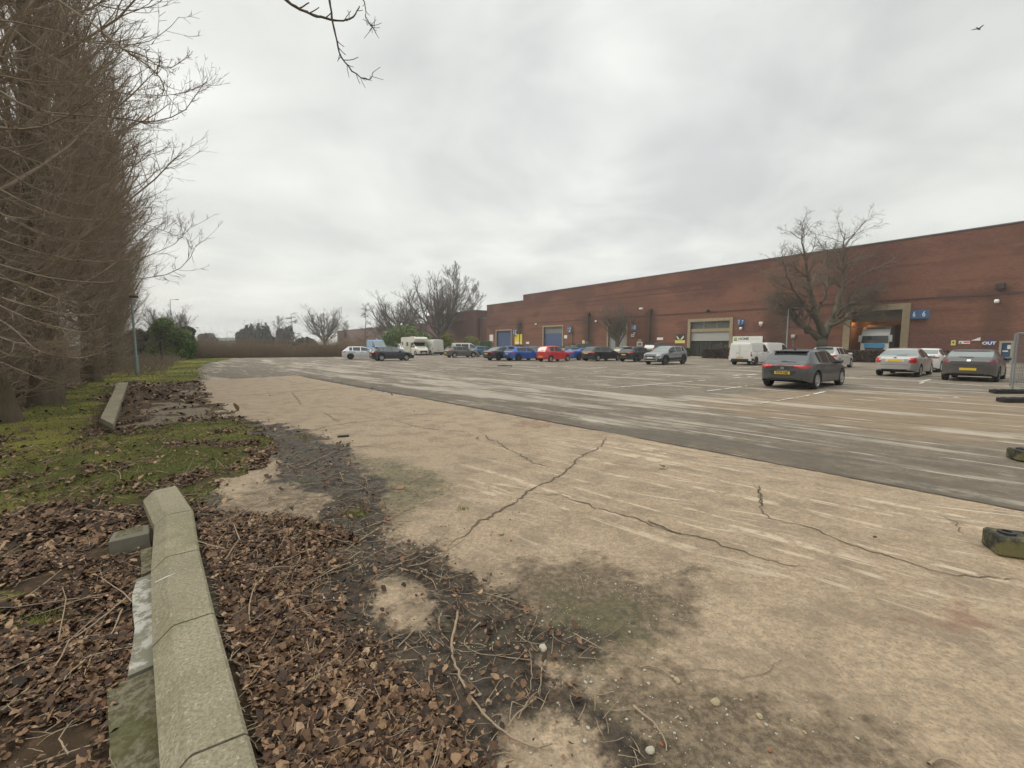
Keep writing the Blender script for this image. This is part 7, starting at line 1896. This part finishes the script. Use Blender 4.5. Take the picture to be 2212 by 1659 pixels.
x, y = scatter(900, 3, 16, -30, 45, lambda x, y: (samp(SD_P, x, y) < 0) * .35 * (.15 + samp(mud, x, y))); leaves("fallen_leaves", "odd leaves blown over the concrete slabs", x, y, .022, M_LEAF)

# grass blades
def blades(x, y, h, w):
    n = len(x); an = rs.uniform(0, 2 * np.pi, n); ln = rs.uniform(.2, 1.1, n) * h; le = rs.uniform(.2, .9, n) * ln; hz_ = ln * rs.uniform(.5, 1, n); z0 = samp(Zmix, x, y)
    ca, sa = np.cos(an), np.sin(an); ww = w * rs.uniform(.6, 1.3, n)
    V = np.stack([np.stack([x - sa * ww, y + ca * ww, z0], 1), np.stack([x + sa * ww, y - ca * ww, z0], 1), np.stack([x + ca * le, y + sa * le, z0 + hz_], 1)], 1).reshape(-1, 3)
    return V, np.arange(n * 3).reshape(n, 3), np.repeat(rs.rand(n), 3)
def gdens(x, y): return sstep(.25, .75, samp(grass, x, y)) * (.25 + fbm(x * 3, y * 3, 4, 12))
t = NT("grass_blade"); r_ = t.attr("rnd")
c = t.mix(r_, (.060, .085, .014), (.20, .215, .045)); c = t.mix(t.rng(t.noise(t.pos(), .5, 4, .6), .42, .62, 0, .8), c, (.23, .20, .055)); c = t.mix(t.rng(t.noise(t.pos(), 3, 4, .6), .55, .7, 0, .6), c, (.10, .075, .03))
t.col(c).rough(.7).spec(.2); M_GRASS = t.m
GVs, GFs, GRs, off_ = [], [], [], 0
for (n, r0, r1, h, w) in ((90000, 1.2, 6.5, .030, .0016), (170000, 6.5, 13, .040, .0028), (140000, 13, 26, .06, .006), (90000, 26, 60, .10, .016)):
    x, y = scatter(n, r0, r1, -64, 3, gdens); V, F, r_ = blades(x, y, h, w); GVs.append(V); GFs.append(F + off_); GRs.append(r_); off_ += len(V)
# bright tufts
tx_, ty_ = [], []
for (px, py, n, s_) in ((672, 1152, 900, .055), (770, 1110, 350, .05), (655, 945, 300, .09), (262, 1040, 800, .12), (60, 1330, 900, .15), (1000, 1100, 60, .03), (415, 1082, 300, .06), (10, 1480, 300, .1)):
    gx, gy = G(px, py); tx_.append(gx + rs.normal(0, s_, n)); ty_.append(gy + rs.normal(0, s_ * .8, n))
V, F, r_ = blades(np.concatenate(tx_), np.concatenate(ty_), .06, .0022); GVs.append(V); GFs.append(F + off_); GRs.append(r_ * .6 + .4)
tag(obj("grass", mesh_np("grass", np.concatenate(GVs), np.concatenate(GFs), M_GRASS, False, dict(rnd=np.concatenate(GRs)))), "short mossy grass on the verge", "grass", None, "stuff")

# traced twigs
M_STICK = bark("dry_stick", (.20, .145, .098), (.43, .335, .235), 12)
def stick(pix, r0, label, z=.0, group="dead twigs lying on the mud", tw=2, seed=0):
    rs2 = np.random.RandomState(seed); pts = []
    for px, py in pix:
        x, y = G(px, py, .02); zz_ = zat(x, y); x, y = G(px, py, zz_ + .02); pts.append((x, y, zz_ + r0 + .010 + z + .026 * float(samp(np.clip(leafy + .8 * A_side, 0, 1), np.array([x]), np.array([y]))[0])))
    pts = np.array(pts); o0 = pts[0].copy(); o0[2] = 0
    seg = np.linalg.norm(np.diff(pts, axis=0), axis=1); Ls = np.concatenate([[0], np.cumsum(seg)]); n = max(8, int(Ls[-1] / .035)); s = np.linspace(0, Ls[-1], n)
    C_ = np.stack([smooth1(np.interp(s, Ls, pts[:, j]), 1) for j in range(3)], 1); C_[1:-1, :2] += rs2.normal(0, .0022, (n - 2, 2)); C_[1:-1, 2] += rs2.normal(0, .0015, n - 2)
    C_ = C_ - o0; P0 = C_[None]; R0 = (r0 * np.linspace(1, .4, n) * (1 + .15 * (rs2.rand(n) > .75)))[None]; B = [(P0, R0)]; ks_ = [7]
    if tw:
        p, d, ln, rd = spawn(rs2, P0, R0, tw, .2, .9, 42, 10, 0, np.array([1.]), .6); d[:, 2] = np.abs(d[:, 2]) * .3
        B.append(grow(rs2, p, d, rs2.uniform(.04, .16, tw) * max(.6, Ls[-1]), np.clip(rd * .7, .0012, .004), 6, .10, -.05)); ks_.append(5)
    V, F = tubes(B, ks_); o = obj("twig", mesh_np("twig", V, F, M_STICK, True), None, tuple(o0)); return tag(o, label, "twig", group)
tw = [
 ([(992, 1310), (985, 1345), (975, 1385), (978, 1420), (992, 1460), (1020, 1510), (1060, 1560), (1100, 1590), (1140, 1610), (1175, 1612), (1197, 1603)], .0085, "long curved bare stick, largest on the mud, lower centre", 3),
 ([(1180, 1422), (1170, 1440), (1168, 1470), (1163, 1500)], .005, "twig hanging down below the white stone on the mud"), ([(1160, 1505), (1135, 1520), (1110, 1545), (1095, 1570)], .005, "greyish twig at the foot of the twig below the white stone"),
 ([(905, 1360), (880, 1362), (850, 1378), (820, 1390), (795, 1400)], .004, "twig right of the metal tube"), ([(905, 1400 + 23), (870, 1430 - 5), (840, 1425), (815, 1440), (780, 1470)], .004, "twig above the orange leaf"),
 ([(900, 1458), (860, 1450), (840, 1455), (800, 1480), (770, 1520), (745, 1560), (720, 1610)], .005, "arched twig in the leaf drift reaching to the lower left", 3), ([(640, 1500), (680, 1470), (740, 1450), (790, 1440)], .004, "pale twig at the edge of the leaf drift"),
 ([(870, 1650), (920, 1615), (980, 1600), (1040, 1600)], .004, "thin twig at the bottom of the frame"), ([(945, 1545), (985, 1545), (1005, 1580), (1010, 1620)], .005, "hooked pale twig left of the long curved stick"), ([(1000, 1659), (1045, 1632), (1090, 1622), (1130, 1630)], .004, "twig crossing the bottom edge beside the pale slab patch"),
 ([(1040, 1350 - 10), (1010, 1368), (1000, 1380), (1010, 1400), (1050, 1415), (1100, 1410), (1130, 1405)], .0035, "fine curled twig right of the top of the long stick"), ([(955, 1320), (945, 1345), (960, 1375), (975, 1390)], .004, "short twig left of the top of the long stick"),
 ([(848, 1118), (800, 1135), (740, 1160), (690, 1180), (640, 1205), (590, 1230)], .006, "straight stick crossing from the red rubble into the leaves", 3), ([(820, 1140), (780, 1165), (745, 1190)], .008, "thick short stick beside the straight crossing stick"), ([(900, 1090), (860, 1108), (830, 1125)], .004, "thin twig at the red rubble"),
 ([(780, 1190), (735, 1220), (690, 1250), (640, 1285), (600, 1310)], .005, "long thin stick over the leaf drift edge", 3), ([(590, 1230), (560, 1262), (530, 1290)], .004, "twig among the leaves, left of the long thin stick"), ([(640, 1180), (650, 1210), (630, 1240), (595, 1262)], .004, "bent twig near the small slab patch"),
 ([(660, 1005), (700, 985), (740, 968), (790, 962), (850, 968), (870, 966)], .006, "wavy stick reaching from the mud onto the clean concrete", 3), ([(560, 1005), (600, 990), (640, 978)], .005, "pale straight stick on the verge edge"), ([(430, 1090 - 5), (470, 1075), (520, 1062)], .004, "twig along the edge of the grey slab patch"),
 ([(640, 937), (680, 928), (705, 921)], .008, "stick lying along the crack at the edge of the mud"), ([(735, 1020), (742, 1040), (775, 1045), (800, 1062)], .005, "forked pale twig on the dark mud"), ([(550, 1095), (600, 1080), (660, 1070), (700, 1072)], .005, "stick along the lower edge of the grey slab patch", 3),
 ([(885, 1040), (910, 1030), (933, 1022)], .004, "small dark twig on clean concrete"), ([(895, 1055), (910, 1075), (925, 1070), (922, 1055)], .0035, "curled wire like twig on clean concrete", 3), ([(845, 1007), (875, 1002), (890, 1003)], .003, "tiny dark twig on clean concrete above the curled one"),
 ([(860, 1225), (900, 1235), (935, 1250), (945, 1275)], .005, "hooked twig above the round pale patch", 2), ([(905, 1190), (870, 1205), (845, 1210)], .004, "twig below the white rubble"), ([(600, 1112), (560, 1130), (530, 1150), (490, 1180)], .005, "forked stick left of the small green tuft", 3),
 ([(1378, 1440), (1400, 1435), (1425, 1440), (1452, 1462)], .005, "rough curved twig on the brown stained concrete"), ([(1365, 1520), (1400, 1550), (1425, 1570), (1438, 1600), (1440, 1625)], .006, "stalk with a dead leaf at its end, lower right of centre"), ([(2005, 1650), (2030, 1632), (2060, 1640), (2080, 1655)], .006, "dark looped twig at the bottom right edge"),
 ([(1252, 1240), (1260, 1262), (1262, 1275)], .003, "tiny upright looking twig on the brown stain"), ([(1330, 1490), (1290, 1500), (1240, 1490)], .003, "hair thin twig near the bottom centre"), ([(1115, 1365), (1130, 1380), (1160, 1392), (1185, 1380)], .003, "thin curved twig left of the white stone"),
 ([(300, 1275), (240, 1325), (170, 1380), (90, 1420), (0, 1462)], .007, "long stick leaning from the low wall over the left leaves", 4), ([(235, 1390), (190, 1430), (150, 1460), (110, 1520)], .006, "forked stick below the long leaning stick", 3), ([(100, 1470), (40, 1510), (0, 1545)], .005, "stick in the lower left leaves"),
 ([(265, 1320), (245, 1370), (200, 1420), (180, 1470)], .005, "steep twig close to the painted ledge"), ([(150, 1640), (130, 1600), (160, 1560)], .004, "twig in the lower left corner leaves"), ([(520, 1659), (560, 1600), (600, 1560)], .003, "twig against the right side of the low wall"),
 ([(680, 1450), (700, 1480), (690, 1520)], .004, "small twig in the middle of the leaf drift"), ([(930, 1440), (925, 1470), (935, 1500), (930, 1530)], .004, "upright looking twig right of the leaf drift"), ([(560, 1345), (600, 1330), (650, 1325), (700, 1340)], .004, "pale twig left of the metal tube"),
 ([(965, 1640), (1000, 1600), (1030, 1560)], .003, "thin twig under the long curved stick"), ([(1760, 1040), (1775, 1048)], .004, "short dark twig on the streaked concrete at right"), ([(1540, 985), (1570, 988)], .004, "short brown twig near the slab edge"),
 ([(225, 1260), (215, 1235), (220, 1215)], .003, "small curved twig below the broken block"), ([(620, 1000), (640, 1012), (660, 1005)], .004, "short twig on the mud near the verge edge"), ([(700, 960), (740, 955), (765, 950)], .005, "stick at the upper end of the mud"),
]
for i, s_ in enumerate(tw): stick(s_[0], s_[1], s_[2], tw=s_[3] if len(s_) > 3 else 1, seed=300 + i)
# fine twig litter nobody could count
def litter_tw(n, dens, r0, r1, a0, a1, ln, rd_):
    x, y = scatter(n, r0, r1, a0, a1, dens); m = len(x); z = samp(Zmix, x, y) + .010 + .022 * samp(np.clip(leafy + .7 * A_side, 0, 1), x, y); an = rs.uniform(0, 2 * np.pi, m)
    return grow(rs, np.stack([x, y, z], 1), np.stack([np.cos(an), np.sin(an), rs.uniform(-.0, .12, m)], 1), rs.uniform(.3, 1, m) * ln, np.full(m, rd_) * rs.uniform(.6, 1.3, m), 5, .16, 0, end=.5)
dl = lambda x, y: np.clip(samp(mud, x, y) * .5 + samp(leafy, x, y) * .5 + samp(A_side, x, y) * .25, 0, 1)
B1 = litter_tw(6500, dl, 1.3, 5, -60, 20, .17, .0024); B2 = litter_tw(7000, dl, 5, 13, -60, 5, .26, .0036); B3_ = litter_tw(500, dl, 2.0, 7, -60, 12, .6, .0042)
V, F = tubes([B1, B2, B3_], (4, 3, 5)); V[:, 2] = np.clip(V[:, 2], samp(Zmix, V[:, 0], V[:, 1]) + .001, 9)
tag(obj("twig_litter", mesh_np("twig_litter", V, F, M_STICK, True)), "fine broken twigs strewn over mud and leaves", "twigs", None, "stuff")
# stones
ico = None
def stone_mesh(seed, sq=.6):
    rs2 = np.random.RandomState(seed); import bmesh as _bm
    b = _bm.new(); _bm.ops.create_icosphere(b, subdivisions=2, radius=1.0)
    for v in b.verts:
        n_ = v.co.normalized(); f = .72 + .5 * float(vnoise(np.array([n_.x * 1.6 + seed]), np.array([n_.y * 1.6 + n_.z * 1.3]), seed)[0]); v.co = Vector((n_.x * f, n_.y * f * .8, n_.z * f * sq))
    me = bpy.data.meshes.new("stone"); b.to_mesh(me); b.free(); return me
M_CHALK = plain("pale_stone", (.38, .35, .27), .9, var=.15); M_TAN = plain("tan_stone", (.33, .27, .16), .9, var=.2); M_BRK = plain("brick_rubble", (.25, .085, .05), .9, var=.25)
SMESH = []
for i in range(4):
    for m_ in (M_CHALK, M_TAN, M_BRK):
        me = stone_mesh(i * 3 + 1); me.materials.append(m_); SMESH.append(me)
def stone(px, py, s_, mi, label, group, k=0):
    x, y = G(px, py); z = zat(x, y); o = obj("stone", SMESH[(k % 4) * 3 + mi], None, (x, y, z + s_ * .35), (k * 1.7) % 6.28); o.scale = (s_, s_, s_); return tag(o, label, "stone", group)
stone(1173, 1405, .026, 0, "large white stone chip on the mud, biggest pale stone", "pale stones", 1)
stone(1546, 1520, .024, 1, "tan stone right of the dead leaf stalk", "tan stones", 2); stone(1462, 1440 + 32, .018, 1, "dark tan stone above the other tan stone", "tan stones", 1)
stone(1640, 1560 - 10, .016, 1, "tan pebble near the gravel patch", "tan stones", 3); stone(1405, 1623, .02, 0, "pale stone at the bottom edge", "pale stones", 2)
stone(1083, 1155, .028, 1, "mossy brown brick end on the clean concrete below the crack fork", "tan stones", 0)
stone(835, 1125, .03, 2, "broken red brick crumbs at the edge of the mud", "red rubble", 1)
cnt = 0
for i in range(150):
    u = rs.rand()
    if u < .35: px, py = rs.normal(1290, 120), rs.normal(1520, 90)
    elif u < .55: px, py = rs.normal(1100, 90), rs.normal(1330, 80)
    elif u < .72: px, py = rs.normal(900, 50), rs.normal(1178, 14)
    elif u < .85: px, py = rs.normal(1060, 60), rs.normal(1130, 30)
    else: px, py = rs.normal(1620, 130), rs.normal(1530, 60)
    if py > 1655 or py < 1080: continue
    mi = 0 if rs.rand() < .62 else (1 if rs.rand() < .6 else 2)
    if .72 < u < .85: mi = 2 if rs.rand() < .6 else 0
    stone(px, py, rs.uniform(.004, .0105), mi, ("small pale chip of stone on the mud or stained concrete", "small tan pebble on the mud or stained concrete", "small red brick crumb on the concrete")[mi], ("scattered pale chips", "scattered tan pebbles", "scattered brick crumbs")[mi], i)
# fine grit
x, y = scatter(60000, 1.5, 7, -40, 45, lambda x, y: np.clip(samp(mud, x, y) * .35 + samp(stain, x, y) * .6 + .012 * (samp(SD_P, x, y) < 0), 0, 1) * (samp(leafy, x, y) < .5) * (fbm(x * 3, y * 3, 3, 3) > .45))
m = len(x); s_ = rs.uniform(.0012, .0052, m); z = samp(Zmix, x, y)
oc = np.array([(1, 0, 0), (0, 1, 0), (-1, 0, 0), (0, -1, 0), (0, 0, .8)]); V = (oc[None] * s_[:, None, None] * rs.uniform(.6, 1.2, (m, 5, 1)) + np.stack([x, y, z + .0005], 1)[:, None]).reshape(-1, 3)
F = (np.array([(0, 1, 4), (1, 2, 4), (2, 3, 4), (3, 0, 4)])[None] + (np.arange(m) * 5)[:, None, None]).reshape(-1, 3)
t = NT("grit"); r_ = t.attr("rnd"); t.col(t.mix(t.rng(r_, .2, .9), (.10, .08, .055), (.50, .46, .37))).rough(.95)
tag(obj("gravel", mesh_np("gravel", V, F, t.m, False, dict(rnd=np.repeat(rs.rand(m), 5)))), "fine grit washed over the slabs", "gravel", None, "stuff")
# odd litter
def lit(name, label, px, py, cat, mk, mat, rz=0.0, up=.0):
    x, y = G(px, py); e = thing(name, label, cat, (x, y, zat(x, y) + up), rz); m_ = MB(); mk(m_); m_.build("body", mat, e); return e
e = lit("metal_tube", "small shiny metal tube lying on the mud", 720, 1303, "tube", lambda m_: m_.tube([(-.03, 0, .012), (.035, -.01, .010)], .006, 10), M_CHROME, .1, .012)
m_ = MB(); m_.lathe([(0, 0), (.008, 0), (.008, .014), (0, .014)], 12, Matrix.Translation((-.044, .002, .012)) @ Matrix.Rotation(R(90), 4, 'Z')); m_.build("cap", M_WHITE, e)
lit("black_rag", "dark scrap lying on the clean concrete above the mud", 741, 944, "scrap", lambda m_: m_.box(-.09, .10, -.03, .03, 0, .035, .012), M_BLACK, .35)
lit("white_scrap", "white paper scrap on the far bramble edge", 537, 768, "scrap", lambda m_: m_.box(-.45, .45, -.1, .1, 0, .16, .05), M_WHITE)
lit("white_scrap", "tiny white scrap at the bramble edge left of the white hatchback", 661, 767.5, "scrap", lambda m_: m_.box(-.2, .2, -.1, .1, 0, .2, .05), M_WHITE)
lit("timber_plank", "pale plank lying on the asphalt in front of the blue hatchback", 1075, 792.5, "plank", lambda m_: m_.box(-1.2, 1.0, -.09, .09, 0, .05, .01), plain("pale_timber", (.40, .36, .29), .8), .1)
lit("dark_branch", "dark broken branch touching the pale plank", 1086, 792, "branch", lambda m_: m_.tube([(-.4, 0, .06), (.1, .05, .10), (.7, 0, .05)], .06, 7), M_BARKG, .1)
lit("paving_slab", "narrow pale slab scrap lying on the leaves beside the far wall", 234, 835, "slab", lambda m_: m_.box(-.22, .22, -.09, .09, 0, .05, .01), M_COPING)
x, y = G(706, 1437); stick([(727 - 5, 1440), (735, 1432)], .002, "short grey stalk beside the orange leaf", seed=900)
lx, ly = np.array([G(729, 1445)[0]]), np.array([G(729, 1445)[1]])
o = leaves("orange_leaf", "single bright orange leaf among the brown ones", lx, ly, .024, plain("orange_leaf", (.34, .09, .025), .5), pile=.03, zl=.02); del o["kind"]; o["category"] = "leaf"
# white feather-like scrap on the coping
x, y = G(357, 1247, .2); e = thing("white_feather", "thin white feather on the chamfer of the low wall", "feather", (x, y, .19), R(50)); mb = MB(); mb.tube([(-.05, 0, .0), (0, .003, .008), (.05, .002, .014)], [.0015, .003, .001], 6); mb.build("quill", M_WHITE, e)

# ------------------------------------------------------------------ damp winter air
mb = MB(); mb.box(-330, 330, -60, 420, -1.2, 34)
hm = bpy.data.materials.new("haze_air"); hm.use_nodes = True; hn = hm.node_tree; hn.nodes.clear()
ho = hn.nodes.new("ShaderNodeOutputMaterial"); hv = hn.nodes.new("ShaderNodeVolumePrincipled")
hv.inputs["Density"].default_value = .0008; hv.inputs["Color"].default_value = (.93, .95, .95, 1); hv.inputs["Anisotropy"].default_value = .1
hn.links.new(hv.outputs[0], ho.inputs["Volume"])
tag(mb.build("haze", hm), "thin damp haze over the car park", "haze", None, "stuff")
